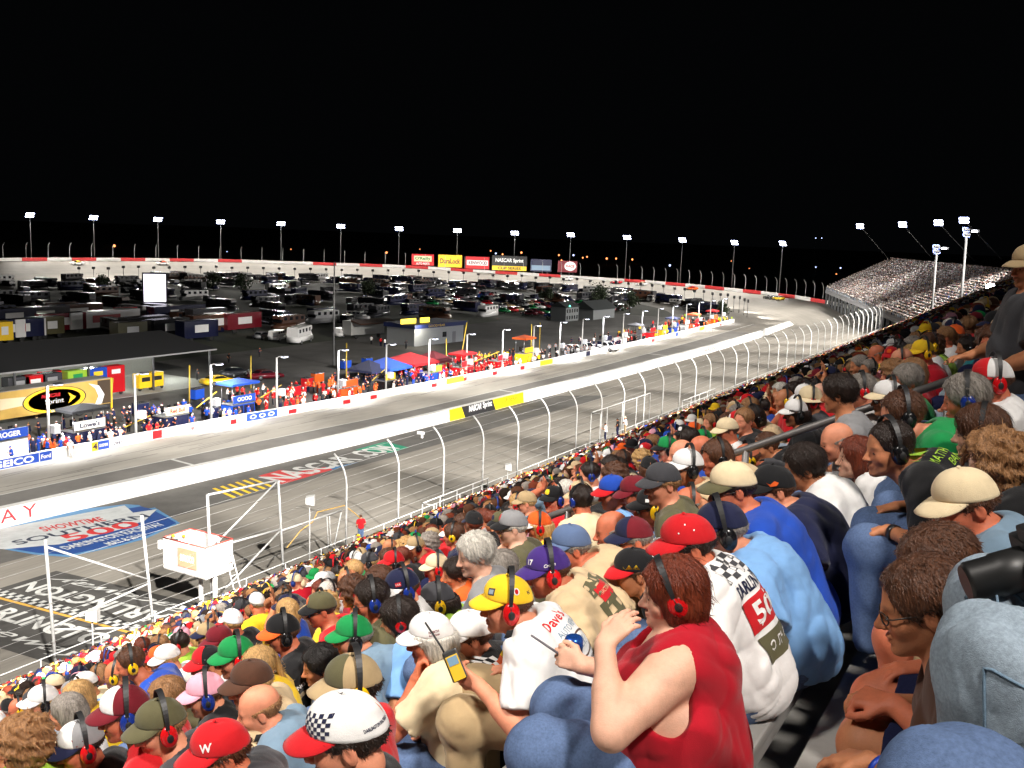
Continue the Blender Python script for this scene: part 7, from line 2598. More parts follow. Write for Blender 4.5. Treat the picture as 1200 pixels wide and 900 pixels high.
cap_print('wcap', 'W', 50, 0.045, 0.030, 'white')
cap_print('purplecap', '17', 25, 0.050, 0.026, 'white')
cap_print('purplecap', 'Crown', 88, 0.028, 0.016, 'white', shear=0.3)
cap_print('yellowcap', [art_grid(-0.016, -0.014, 0.016, 0.014, 4, 4, 0), art_grid(-0.011, -0.009, 0.011, 0.009, 4, 4, 1)], 38, 0.050, 0, ('charcoal', 'stone'))
cap_print('yellowcap', [art_disc(0, 0, 0.014, 0.014, 0), art_disc(0, 0, 0.008, 0.010, 1)], 112, 0.045, 0, ('white', 'red'))
cap_print('yellowcap', 'N', 150, 0.026, 0.016, 'charcoal')
cap_print('checkcap', [art_grid(-0.045, -0.028, 0.045, 0.032, 8, 6, 0, lambda i, j: (i + j) % 2)], 38, 0.042, 0, ('navy',))
cap_print('checkcap', 'DARLINGTON RACEWAY', 150, 0.012, 0.010, 'navy', w=0.085)
cap_print('elder', 'NORTH', 95, 0.030, 0.012, 'maroon', w=0.05)
cap_print('elder', 'RACE TEAM', 95, 0.014, 0.009, 'maroon', w=0.05)
cap_print('flamecap', [([(-.04, -.012), (-.02, .006), (0, -.004), (.02, .012), (.04, .002), (.03, -.012), (0, -.016)], [(0, 1, 6), (1, 2, 6), (2, 3, 5, 6), (3, 4, 5)], 0)], 62, 0.022, 0, ('orange',))
cap_print('flamecap2', [([(-.05, -.012), (-.035, .012), (-.02, -.004), (0, .02), (.015, -.002), (.035, .016), (.05, -.012)], [(0, 1, 2), (2, 3, 4), (4, 5, 6), (0, 2, 4, 6)], 0)], 62, 0.020, 0, ('yellow',))
cap_print('redcap', [art_disc(-0.03, 0.03, 0.003, 0.003, 0), art_disc(0.03, 0.03, 0.003, 0.003, 0), art_disc(0.0, 0.055, 0.003, 0.003, 0)], 80, 0.02, 0, ('white',))
cap_print('yellowmuff', [art_grid(-0.012, -0.010, 0.012, 0.010, 3, 3, 0)], 60, 0.035, 0, ('white',))
cap_print('blackred', [([(-.05, -.01), (0.0, .008), (.05, -.006), (0.02, -.016)], [(0, 1, 2, 3)], 0)], 70, 0.03, 0, ('white',))
cap_print('navywhite', [art_grid(-0.018, -0.012, 0.018, 0.012, 4, 3, 0), art_text('USA', 0, 0, 0.012, 1)], 60, 0.035, 0, ('red', 'white'))
cap_print('greyblack', [([(-.05, -.02), (.0, .02), (.05, .0), (.02, -.02)], [(0, 1, 2, 3)], 0)], 55, 0.03, 0, ('red',))


def back_print(nm, shapes, cols, up=0.0, across=0.0, az=180, tiltz=0.0):
    """artwork on the shirt; az = the way that part of the shirt faces in the wearer's frame"""
    H_ = HERO[nm]; K = H_['K']
    a = rad(az)
    n = Vector((math.cos(a), math.sin(a), 0.25)).normalized()
    ax = Vector(K['c7'] - K['waist']).normalized()
    ux = ax.cross(n).normalized()
    c = Vector(K['chest']) + ax * up + ux * across
    print_on(H_['shirt'], shapes, c, ux, ax, [cloth_mat(k) for k in cols], 'print', lift=0.003)


TH = 0.35
back_print('yellowcap', [art_text("Dave's", 0.0, 0.085, 0.042, 0, 0.15, bold=0.02, shear=0.2), art_text('AUTO REPAIR', 0.03, 0.03, 0.028, 1, 0.17), art_disc(0.02, -0.055, 0.085, 0.055, 2, 28, 0.86), art_text('N.Y.', 0.02, -0.05, 0.04, 1, 0.06), art_text('NEW BERN', 0.03, -0.135, 0.022, 2, 0.12), art_text('MAINE', 0.03, -0.17, 0.018, 1, 0.07)], ('red', 'slate', 'brown'), up=0.03, across=0.0, az=158)
back_print('purplecap', [art_grid(-0.10, -0.20, 0.10, 0.10, 6, 8, 0, lambda i, j: (i * 7 + j * 5) % 11 in (0, 3)), art_grid(-0.07, -0.02, 0.07, 0.055, 5, 4, 1), art_text('TRACTOR PULL', 0, 0.02, 0.02, 2, 0.11)], ('olive', 'red', 'tan'), up=0.02, az=170)
back_print('redcap', [art_grid(-0.13, 0.05, 0.13, 0.13, 9, 4, 0, lambda i, j: (i + j) % 2), art_text('DARLINGTON', 0, 0.01, 0.05, 1, 0.24, bold=0.03), art_grid(-0.12, -0.15, 0.12, -0.03, 6, 4, 2), art_text('500', 0, -0.09, 0.08, 3, 0.17, bold=0.03), art_grid(-0.11, -0.27, 0.11, -0.17, 6, 4, 4), art_text('SOUTHERN', 0, -0.22, 0.04, 3, 0.18, bold=0.02)], ('charcoal', 'navy', 'red', 'white', 'olive'), up=0.05, az=165)
back_print('blackhs', [art_text('DAVE', 0, 0.06, 0.045, 0, 0.17, shear=0.3), art_text('MATTHEWS', 0.01, 0.0, 0.035, 0, 0.19, shear=0.3), art_text('BAND', 0.02, -0.05, 0.035, 0, 0.12, shear=0.3)], ('lime',), up=0.12, az=160)
back_print('checker2', [art_grid(-0.14, 0.06, -0.05, 0.14, 5, 4, 3, lambda i, j: (i + j) % 2), art_grid(-0.10, -0.02, 0.0, 0.10, 4, 4, 0), art_grid(0.0, 0.0, 0.12, 0.10, 4, 4, 1), art_text('DARLINGTON', 0, -0.05, 0.05, 2, 0.26, bold=0.03), art_text('RACEWAY', 0, -0.11, 0.045, 2, 0.2, bold=0.03)], ('orange', 'yellow', 'cream', 'white'), up=0.05, az=168)
back_print('blacktee', [art_text('RACING', 0, 0.02, 0.03, 0, 0.10, bold=0.03), art_disc(0, -0.04, 0.04, 0.02, 1)], ('white', 'tan'), up=0.0, az=95)


# ---- things they hold
def dev_loc(nm, side, off):
    H_ = HERO[nm]; K = H_['K']
    p = K['wr' + side] + K['hd' + side] / np.linalg.norm(K['hd' + side]) * off
    return H_['root'].matrix_basis @ Vector(p)


for o in (HERO['yellowcap'], HERO['woman']): pass
p = dev_loc('yellowcap', 'L', 0.115)
sc = empty('radio_scanner', (p.x, p.y, p.z + 0.02), rad(150), 'black and yellow handheld radio scanner with antenna held by yellow capped man', 'radio scanner')
mb = MB(); mb.box((0, 0, 0), (0.035, 0.062, 0.125), bev=0.008); mb.build('body', mat('scanner_black', (0.02, 0.02, 0.02), rough=0.4, var=0.05), sc)
mb = MB(); mb.box((-0.018, 0, -0.01), (0.006, 0.050, 0.100), bev=0.002); f_ = mb.build('faceplate', mat('scanner_yellow', srgb(210, 170, 30), rough=0.4, var=0.05), sc)
mb = MB(); mb.box((-0.022, 0, 0.018), (0.003, 0.040, 0.034)); mb.build('display', mat('scanner_display', srgb(110, 140, 160), rough=0.15, var=0, emit=srgb(110, 140, 170), estr=0.15), f_)
mb = MB(); mb.tube([(0, 0.02, 0.06), (0.0, 0.022, 0.085), (0.0, 0.045, 0.20)], 0.0042, 6); mb.build('antenna', rubber(), sc)
nx_ = (Vector((0, 0, 0)) - p).normalized()          # its face is turned back towards the seats above
zx = (Vector((-0.45, -0.1, 1)) - nx_ * Vector((-0.45, -0.1, 1)).dot(nx_)).normalized()
sc.rotation_euler = Matrix((-nx_, zx.cross(-nx_), zx)).transposed().to_euler()
sc.location = p + nx_ * 0.03 + Vector((0, 0, 0.02))
p = dev_loc('woman', 'R', 0.10)
pn = MB(); pn.tube([(0.085, 0, 0.06), (-0.06, 0, -0.03)], 0.0042, 7); pn.tube([(-0.06, 0, -0.03), (-0.072, 0, -0.038)], [0.004, 0.001], 7)
o = pn.build('pen', mat('pen_grey', (0.12, 0.11, 0.13), rough=0.35, var=0.02)); o.location = p; o.rotation_euler = (0, 0, HERO['woman']['root'].rotation_euler.z + 0.2)
tag(o, 'dark pen held in the hand of the woman in crimson', 'pen')
cn = dev_loc('woman', 'R', 0.06)
t = empty('drink_can', (cn.x - 0.05, cn.y + 0.16, cn.z - 0.05), 0, 'blue and black drink can beside the woman in crimson', 'can')
mb = MB(); mb.lathe([(0.026, -0.06), (0.033, -0.052), (0.033, 0.045), (0.027, 0.058)], 20); mb.build('body', mat('can_black', (0.02, 0.02, 0.03), rough=0.25, var=0.05, metal=0.3), t)
mb = MB(); mb.lathe([(0.0335, 0.018), (0.0335, 0.045), (0.027, 0.0585), (0.02, 0.059)], 20); mb.build('top', mat('can_blue', srgb(40, 90, 180), rough=0.2, metal=0.6, var=0.05), t)
# black camera on the lap at the right edge
cp = sight(1204, 664) * 1.9
t = empty('camera', tuple(cp), rad(215), 'black camera with thick lens held at the right edge', 'camera')
mb = MB(); mb.lathe([(0.036, 0.0), (0.043, 0.004), (0.043, 0.06), (0.040, 0.064), (0.040, 0.11), (0.034, 0.12)], 24, (0, 0, 0), axis='X'); mb.build('lens', mat('camera_black', (0.012, 0.012, 0.012), rough=0.45, var=0.1), t)
mb = MB(); mb.box((-0.035, 0, 0.0), (0.07, 0.145, 0.10), bev=0.012); mb.box((-0.03, 0, 0.06), (0.05, 0.06, 0.035), bev=0.008); mb.build('body', rubber(), t)
t.rotation_euler = (0, rad(20), rad(205))
# wrist band, watch, neck straps
def ring_on(nm, side, col, w, r, off, label, cat, name):
    H_ = HERO[nm]; K = H_['K']
    e, wr_ = Vector(K['el' + side]), Vector(K['wr' + side])
    d = (wr_ - e).normalized(); c = wr_ - d * off
    q = d.to_track_quat('Z', 'Y').to_matrix()
    mb = MB()
    n = 24
    pts = [[c + q @ Vector((rr * math.cos(2 * math.pi * k / n), rr * math.sin(2 * math.pi * k / n), h)) for k in range(n)] for rr, h in ((r, -w), (r + .0022, -w), (r + .0022, w), (r, w))]
    vs = [[mb.bm.verts.new(p) for p in row] for row in pts]
    for i in range(4):
        for k in range(n): mb._f([vs[i][k], vs[i][(k + 1) % n], vs[(i + 1) % 4][(k + 1) % n], vs[(i + 1) % 4][k]], True)
    return mb.build(name, col, H_['root'])


ring_on('lady', 'L', mat('band_blue', srgb(30, 60, 160), rough=0.4, var=0.03), 0.006, 0.0315, 0.03, '', '', 'wristband')
ring_on('blackhs', 'L', mat('watch_black', (0.02, 0.02, 0.022), rough=0.3, var=0.03), 0.011, 0.032, 0.03, '', '', 'watch')
ring_on('beigehat', 'L', mat('watch_black', (0.02, 0.02, 0.022), rough=0.3, var=0.03), 0.014, 0.0325, 0.03, '', '', 'watch')


def neck_strap(nm, col='black', txt=None, r=0.075, w=0.014, name='neck_strap'):
    H_ = HERO[nm]; K = H_['K']
    c = Vector(K['c7']) + Vector((0.015, 0, 0.038))
    mb = MB(); n = 30
    prev = None
    sl = []
    for k in range(n + 1):
        a = rad(55) + rad(250) * k / n
        d = Vector((math.cos(a), math.sin(a), 0))
        p = c + d * (r + 0.012 + 0.02 * max(0, math.cos(a))) + Vector((0, 0, -0.012 - 0.03 * max(0, math.cos(a))))
        cur = [mb.bm.verts.new(p + Vector((0, 0, w)) - d * 0.006), mb.bm.verts.new(p - Vector((0, 0, w)) + d * 0.010), mb.bm.verts.new(p - Vector((0, 0, w)) + d * 0.006), mb.bm.verts.new(p + Vector((0, 0, w)) - d * 0.010)]
        sl.append((p, d))
        if prev:
            for i in range(4): mb._f([prev[i], prev[(i + 1) % 4], cur[(i + 1) % 4], cur[i]], True)
        prev = cur
    mb.build(name, cloth_mat(col), H_['root'])
    if txt:
        V, FA = text_geo(txt, bold=0.03)
        mb = MB()
        vs = []
        for x, y in V:
            a = rad(140) + x * 0.022 / r * -1 * -1
            d = Vector((math.cos(a), math.sin(a), 0))
            p = c + d * (r + 0.0155 - y * 0.014 * 0.0) + Vector((0, 0, -0.012)) + Vector((0, 0, y * 0.014)) - d * (y * 0.014 * 0.55)
            vs.append(mb.bm.verts.new(p))
        for f in FA: mb._f([vs[i] for i in f])
        mb.build('strap_lettering', cloth_mat('white'), H_['root'])


for nm in list(HERO):
    S_ = HERO[nm].get('S', {})
    if S_.get('cut') == 'polo': neck_strap(nm, S_['shirt'], r=0.082, w=0.019, name='collar')
neck_strap('yellowcap'); neck_strap('flamecap'); neck_strap('canon', txt='Canon')
# ------------------------------------------------------------------ the many: shared bodies, each person an object of its own
class Arch:
    def __init__(s, S, hq, bq, cq):
        s.S = S
        s.K = skeleton(S)
        s.body = body_mesh(S, s.K, hq, bq)
        s.shirt = shirt_mesh(S, s.K, cq)
        s.trousers = trouser_mesh(S, s.K, cq + 0.003) if S.get('legs', True) else None

    def spawn(s, look, loc, rz, label, group, scale=1.0):
        root = new_obj('person', s.body, None, [skin_mat(look['skin'])])
        tag(root, label, 'person', group)
        new_obj('shirt', s.shirt, root, [cloth_mat(look['shirt'])])
        if s.trousers is not None:
            lo = look.get('lower', 'denim')
            new_obj('trousers', s.trousers, root, [denim_mat(lo) if lo in ('denim', 'navy', 'stone') else cloth_mat(lo)])
        dress_head(root, dict(s.S, **look), s.K, 0.010)
        root.location = loc; root.rotation_euler = (0, 0, rz); root.scale = (scale,) * 3
        return root


AR = []
for i, (lean, hy_, hp_, fat, fem, arm, cut) in enumerate(((14, 12, 10, .3, 0, 'lap', 'tee'), (20, 18, 12, .5, 0, 'fold', 'tee'), (10, 5, 8, .2, 1, 'lap', 'tee'), (26, 10, 16, .4, 0, 'knee', 'tee'), (16, 22, 6, .3, 1, 'fold', 'tee'),
                                                         (12, -8, 10, .6, 0, 'lap', 'tee'), (22, 28, 10, .2, 1, 'knee', 'tank'), (18, 14, 18, .8, 0, 'fold', 'polo'), (8, 40, 4, .3, 0, 'lap', 'tee'), (15, -30, 8, .3, 0, 'hold', 'tee'), (28, 8, 20, .4, 1, 'knee', 'tee'), (13, 16, 9, .3, 0, 'chin', 'long'), (10, 55, 2, .4, 0, 'hold', 'tee'), (6, -48, 4, .3, 1, 'fold', 'tee'), (8, 10, -4, .3, 0, 'up', 'tee'), (12, 20, 8, .7, 0, 'drink', 'tee'))):
    AR.append(Arch(dict(lean=lean, hy=hy_, hp=hp_, fat=fat, fem=fem, armL=arm, armR='lap' if arm == 'chin' else arm, cut=cut, seed=i + 40, s=0.93 if fem else 0.99), 0.0085, 0.018, 0.020))

CAPC = ['white'] * 7 + ['black'] * 8 + ['navy'] * 5 + ['red'] * 3 + ['khaki', 'khaki', 'tan', 'tan', 'cream', 'cream', 'yellow', 'green', 'royal blue', 'maroon', 'maroon', 'grey', 'charcoal', 'charcoal', 'olive', 'brown', 'orange', 'pink']
SHC = ['white'] * 6 + ['black'] * 4 + ['red'] * 4 + ['grey'] * 2 + ['navy'] * 2 + ['royal blue'] * 2 + ['light blue', 'tan', 'cream', 'yellow', 'green', 'orange', 'maroon', 'charcoal', 'olive', 'teal', 'pink', 'purple', 'lime', 'crimson', 'slate', 'brown']
MUF = [None] * 11 + ['black'] * 4 + ['red'] * 4 + ['blue'] * 2 + ['yellow'] * 3


def random_look(r, fem):
    L = dict(skin=r.choice(['fair', 'pink', 'pink', 'tan', 'ruddy', 'ruddy', 'tan'] + (['brown'] if r.random() < 0.3 else [])), shirt=r.choice(SHC), muff=r.choice(MUF), lower=r.choice(['denim', 'denim', 'khaki', 'navy', 'stone']),
             hc=r.choice(['brown', 'brown', 'dark', 'dark', 'black', 'light', 'grey', 'grey', 'blond', 'auburn', 'white'] if not fem else ['brown', 'dark', 'light', 'blond', 'blond', 'auburn', 'brown', 'grey']))
    if r.random() < (0.52 if not fem else 0.25):
        c = r.choice(CAPC)
        c2 = r.choice([c, c, c, 'white', 'black', 'red', 'navy'])
        L['badge'] = r.choice(['white', 'white', 'red', 'black', 'yellow', 'navy', 'orange', c, c])
        L['cap'] = ('hat' if r.random() < 0.05 else 'cap', c, c2)
        L['hair'] = r.choice(['short', 'short', 'crew']) if not fem else r.choice(['bob', 'long'])
    else:
        L['hair'] = r.choice(['short', 'short', 'crew', 'full', 'bald', 'full']) if not fem else r.choice(['bob', 'long', 'curly', 'full', 'long', 'pony'])
    if r.random() < 0.18: L['glasses'] = r.choice(['sun', 'sun', 'clear'])
    return L


R3 = random.Random(21)
SPOTS = []
for k in range(0, 53):
    y = Y0s + 2 + R3.random() * 0.5
    while y < Y1s - 1:
        if R3.random() < 0.965: SPOTS.append((row_x(k) + 0.02 + R3.uniform(-0.05, 0.07), y + R3.uniform(-0.06, 0.06), k))
        y += 0.5
SPOTS = [s for s in SPOTS if not any(k2 == s[2] and abs(s[1] - y2) < 0.42 for x2, y2, k2 in SEATS if abs(s[1] - y2) < 0.5)]
# a clear line of sight: nobody sits right in front of the standing photographer
SPOTS = [s for s in SPOTS if not (s[1] < (6.1, 7.0, 6.2, 3.6, 3.5, 3.6)[s[2]] if s[2] < 6 else False) or s[1] < -1.2]
IND, REST = [], []
for x, y, k in SPOTS:
    p = np.array([x - 0.2, y, row_z(k) + 1.17])
    w_ = p @ C_F
    if w_ > 0.5:
        sx, sy = 600 + F_PX * (p @ C_R) / w_, 450 - F_PX * (p @ C_U) / w_
        if -30 < sx < 1215 and sy < 935:
            IND.append((w_, x, y, k, sx)); continue
    REST.append((x, y, k))
IND.sort()
N_IND = 210
REST += [(x, y, k) for w_, x, y, k, sx in IND[N_IND:]]
IND = IND[:N_IND]
for w_, x, y, k, sx in IND:
    A = R3.choice(AR)
    for _ in range(60):
        L = random_look(R3, A.S['fem'])
        D = dict(L, fem=A.S['fem'], cut=A.S['cut'])
        lb = describe(D)
        if lb not in LABELS: break
    LABELS.add(lb)
    A.spawn(L, (x, y, row_z(k)), rad(203 - (sx - 600) * 0.03 + R3.gauss(0, 15)), lb, P_GROUP, R3.uniform(0.96, 1.04))

# ------------------------------------------------------------------ standing people one can pick out
ST = [Arch(dict(stand=True, lean=4, hy=10, hp=6, fat=f_, fem=0, armL=a, armR=a, cut='tee', seed=60 + i, s=1.0), 0.012, 0.022, 0.022) for i, (f_, a) in enumerate(((.3, 'side'), (.4, 'hold'), (.2, 'fold')))]
fsx, fsy, fsz = FS.location


def standing(px, py, X, label, look, rz, a=0, z=None, grp=None):
    """feet at (X, ..) on height z; the survey spot is the head"""
    p = on_x(px, py, X) if X is not None else None
    zz = G if z is None else z
    if X is None:
        d = sight(px, py); p = d * ((zz + 1.63) / d[2])
    ST[a].spawn(look, (p[0], p[1], zz), rad(rz), label, grp)


for args in ((203, 626, -39.75, 'flagman in yellow cap and dark shirt in the flag stand, left of two', dict(cap=('cap', 'yellow'), skin='tan', shirt='charcoal', muff='black'), 150, 1, -20.6 + 2.51),
             (216, 622, -39.25, 'flagman in yellow cap and white shirt in the flag stand, right of two', dict(cap=('cap', 'yellow'), skin='tan', shirt='white', muff='black', lower='navy'), 170, 0, -20.6 + 2.51),
             (423, 609, -36.9, 'man in bright red tee standing at the fence gate above the crowd', dict(hair='short', hc='brown', skin='pink', shirt='red'), 150, 0, -19.45),
             (421, 640, -36.4, 'person in yellow cap just right of the man in the red tee', dict(cap=('cap', 'yellow'), skin='tan', shirt='yellow'), 190, 2, -20.4),
             (710, 498, -36.5, 'official in black and white standing on the fence platform, left of three', dict(hair='short', hc='dark', skin='tan', shirt='white', lower='navy'), 200, 1, -19.1),
             (724, 500, -36.7, 'official in black standing on the fence platform, middle of three', dict(cap=('cap', 'black'), skin='tan', shirt='black', lower='navy'), 190, 0, -19.2),
             (733, 496, -36.3, 'official in cream hat and white shirt on the fence platform, right of three', dict(cap=('hat', 'cream'), skin='tan', shirt='white', lower='khaki'), 200, 2, -19.1)):
    standing(*args)
CREW = [(79, 524, 'white', 'white', 'white', 'pit official in white overalls standing before the wall'), (84, 522, 'red', 'red', 'white', 'crew member in red leaning on the wall beside the official in white'), (70, 515, 'orange', 'orange', 'navy', 'crew member in bright orange by the first lamp post'), (181, 511, 'red', 'red', 'maroon', 'crew member in red at the pit wall below the second lamp post'),
        (268, 489, 'cream', 'white', 'khaki', 'crew member in cream at the wall by the red sign, left of the blue box'), (340, 474, 'red', 'red', 'maroon', 'crew member in red cap and overalls right of the blue discs'), (361, 469, 'white', 'white', 'white', 'crew member in white overalls standing on the pit wall'), (354, 473, 'orange', 'black', 'orange', 'crew member in orange next to the one in white overalls'),
        (466, 458, 'white', 'white', 'white', 'crew member in white at the yellow sign of the black box'), (546, 435, 'white', 'white', 'white', 'crew member in white overalls standing before the red pit wall'), (593, 424, 'white', 'white', 'white', 'crew member in white overalls in front of the red crews'), (123, 505, 'navy', 'white', 'navy', 'crew member in navy at the front of the navy pit box'),
        (136, 510, 'white', 'white', 'khaki', 'crew member in white with navy cap beside the navy pit box'), (190, 505, 'red', 'navy', 'red', 'crew member in red turning away from the wall'), (402, 462, 'red', 'red', 'red', 'crew member in red left of the orange pit box')]
for i, (px, py, sh, cp_, lo, lab) in enumerate(CREW):
    y = pit_y(px, py + 18)
    ST[i % 3].spawn(dict(cap=('cap', cp_), skin='tan', shirt=sh, lower=lo), (xpw(y) + (0.5 if i in (0,) else -0.75), y, G), rad(-20 + 40 * (i % 3)), lab, 'people along the pit wall')
for i, (px, py, sh, lo, lab) in enumerate(((268, 412, 'black', 'black', 'dark figure standing on the empty paddock, left of two'), (304, 405, 'navy', 'black', 'dark figure walking on the empty paddock, right of two'), (231, 432, 'charcoal', 'black', 'dark figure at the corner of the garage'), (435, 390, 'white', 'black', 'person in white shirt on the paddock before the trailer'), (446, 392, 'red', 'navy', 'person in red shirt before the grey trailer'),
                                          (476, 395, 'charcoal', 'black', 'person in dark clothes walking before the tyre building'), (451, 393, 'white', 'navy', 'person in white shirt and navy trousers at the tyre building'), (43, 477, 'olive', 'khaki', 'person in khaki standing beside the gold hauler'))):
    p = on_z(px, py + 14, G)
    ST[i % 3].spawn(dict(hair='short', hc='dark', skin='tan', shirt=sh, lower=lo), (p[0], p[1], G), rad(30 * i), lab, 'people on the paddock')

# ------------------------------------------------------------------ the mass of the crowd: one object each, thousands of figures
HID = bpy.data.collections.new('crowd_figures')      # figures only used through the crowd's node tree


def inst_mat(name, attr, rough=0.85):
    m = bpy.data.materials.new(name); m.use_nodes = True
    nt = m.node_tree
    at = nd(nt, 'ShaderNodeAttribute', attribute_name=attr, attribute_type='INSTANCER')
    b = nt.nodes['Principled BSDF']
    b.inputs['Roughness'].default_value = rough
    b.inputs['Specular IOR Level'].default_value = 0.25
    nt.links.new(at.outputs['Color'], b.inputs['Base Color'])
    return m


IM = [inst_mat('figure_skin', 'c_skin', 0.55), inst_mat('figure_shirt', 'c_shirt'), inst_mat('figure_head', 'c_head'), inst_mat('figure_ears', 'c_ears', 0.4), inst_mat('figure_legs', 'c_legs')]


def joined(name, parts):
    V, Fs, MI, n = [], [], [], 0
    for me, mi, M in parts:
        vv = np.array([v.co[:] for v in me.vertices])
        if M is not None:
            Mn = np.array(M); vv = vv @ Mn[:3, :3].T + Mn[:3, 3]
        V.append(vv)
        for p in me.polygons:
            Fs.append([i + n for i in p.vertices]); MI.append(mi)
        n += len(vv)
    m = bpy.data.meshes.new(name)
    m.from_pydata(np.concatenate(V).tolist(), [], Fs)
    m.polygons.foreach_set('material_index', np.array(MI, np.int32))
    m.polygons.foreach_set('use_smooth', np.ones(len(MI), bool))
    for x in IM: m.materials.append(x)
    return m


def figure(S, name):
    K = skeleton(S)
    parts = [(body_mesh(dict(S), K, 0.017, 0.034), 0, None), (shirt_mesh(dict(S, fold=0.003), K, 0.032), 1, None), (trouser_mesh(S, K, 0.04), 4, None)]
    M = Matrix.Translation(K['head']) @ Matrix([list(r) for r in K['Rh']]).to_4x4() @ Matrix.Scale(K['hs'], 4)
    hd = S.get('cap')
    parts.append((hair_piece(S['hair'], 0, 0.016, bool(hd)), 2 if not hd else 0, M)) if not hd else None
    if hd:
        cm, bm_ = cap_meshes(hd)
        parts += [(cm, 2, M), (bm_, 2, M)]
    if S.get('muff'):
        band, cl, cr = muff_meshes()
        parts += [(cl, 3, M), (cr, 3, M), (band, 3, M @ Matrix.Scale(1.06, 4, (0, 0, 1)))]
    o = bpy.data.objects.new(name, joined(name, parts))
    HID.objects.link(o)
    return o


FIG = []
for i, (S) in enumerate((dict(cap='cap', lean=14, hy=12, armL='lap', armR='lap'), dict(cap='cap', muff=1, lean=20, hy=16, fat=.5, armL='fold', armR='fold'), dict(hair='short', lean=12, hy=6, armL='lap', armR='lap'), dict(hair='bob', fem=1, lean=16, hy=20, armL='knee', armR='knee'),
                         dict(hair='short', muff=1, lean=24, hy=10, fat=.4, armL='knee', armR='knee'), dict(cap='cap', lean=10, hy=-10, fem=1, armL='fold', armR='fold'), dict(hair='long', fem=1, lean=18, hy=14, armL='fold', armR='fold'), dict(cap='hat', lean=16, hy=18, armL='lap', armR='lap'), dict(cap='cap', muff=1, lean=12, hy=30, armL='lap', armR='lap'))):
    S = dict(dict(fat=.25, fem=0, seed=i, s=0.97, hair='short'), **S)
    FIG.append((figure(S, 'figure_%02d' % i), S))
N_SEAT = len(FIG)
for i, S in enumerate((dict(cap='cap', muff=1, armL='side', armR='side'), dict(cap='cap', armL='hold', armR='hold'), dict(hair='short', muff=1, armL='fold', armR='fold'))):
    S = dict(dict(fat=.3, fem=0, seed=i, s=1.0, hair='short', stand=True, lean=4, hy=10), **S)
    FIG.append((figure(S, 'figure_%02d' % (N_SEAT + i)), S))


def crowd(name, label, pts):
    """pts: list of (x, y, z, rot, scale, figure index, shirt, head, ears, skin, legs colours)"""
    n = len(pts)
    me = bpy.data.meshes.new(name)
    me.vertices.add(n)
    me.vertices.foreach_set('co', np.array([p[:3] for p in pts], np.float32).ravel())
    def put(nm, ty, key, data): me.attributes.new(nm, ty, 'POINT').data.foreach_set(key, data)
    put('rz', 'FLOAT', 'value', np.array([p[3] for p in pts], np.float32))
    put('sz', 'FLOAT', 'value', np.array([p[4] for p in pts], np.float32))
    put('pick', 'INT', 'value', np.array([p[5] for p in pts], np.int32))
    for j, nm in enumerate(('c_shirt', 'c_head', 'c_ears', 'c_skin', 'c_legs')):
        put(nm, 'FLOAT_COLOR', 'color', np.array([(*p[6 + j], 1.0) for p in pts], np.float32).ravel())
    o = bpy.data.objects.new(name, me)
    COL.objects.link(o)
    tag(o, label, 'crowd', None, 'stuff')
    ng = bpy.data.node_groups.new(name, 'GeometryNodeTree')
    ng.interface.new_socket('Geometry', in_out='INPUT', socket_type='NodeSocketGeometry')
    ng.interface.new_socket('Geometry', in_out='OUTPUT', socket_type='NodeSocketGeometry')
    gi, go = nd(ng, 'NodeGroupInput'), nd(ng, 'NodeGroupOutput')
    ci = nd(ng, 'GeometryNodeCollectionInfo'); ci.inputs['Collection'].default_value = HID
    ci.inputs['Separate Children'].default_value = True; ci.inputs['Reset Children'].default_value = True
    ip_ = nd(ng, 'GeometryNodeInstanceOnPoints'); ip_.inputs['Pick Instance'].default_value = True
    def attr(nm, ty):
        a = nd(ng, 'GeometryNodeInputNamedAttribute', data_type=ty); a.inputs['Name'].default_value = nm; return a
    a1, a2, a3 = attr('rz', 'FLOAT'), attr('sz', 'FLOAT'), attr('pick', 'INT')
    cx_ = nd(ng, 'ShaderNodeCombineXYZ'); ng.links.new(a1.outputs['Attribute'], cx_.inputs['Z'])
    ng.links.new(gi.outputs[0], ip_.inputs['Points']); ng.links.new(ci.outputs[0], ip_.inputs['Instance'])
    ng.links.new(a3.outputs['Attribute'], ip_.inputs['Instance Index']); ng.links.new(cx_.outputs[0], ip_.inputs['Rotation']); ng.links.new(a2.outputs['Attribute'], ip_.inputs['Scale'])
    ng.links.new(ip_.outputs[0], go.inputs[0])
    md = o.modifiers.new('figures', 'NODES'); md.node_group = ng
    return o


def rnd_cols(r, S):
    return (COLS[r.choice(SHC)], COLS[r.choice(CAPC)] if S.get('cap') else HAIRS[r.choice(['brown', 'dark', 'black', 'light', 'grey', 'blond', 'brown', 'auburn'])],
            {'red': (0.5, 0.01, 0.015), 'black': (0.02, 0.02, 0.02), 'blue': (0.02, 0.05, 0.25), 'yellow': (0.8, 0.5, 0.02)}[r.choice(['red', 'black', 'black', 'blue', 'yellow'])], SKINS[r.choice(['fair', 'pink', 'tan', 'ruddy', 'ruddy'])], COLS[r.choice(['denim', 'khaki', 'navy', 'stone'])])


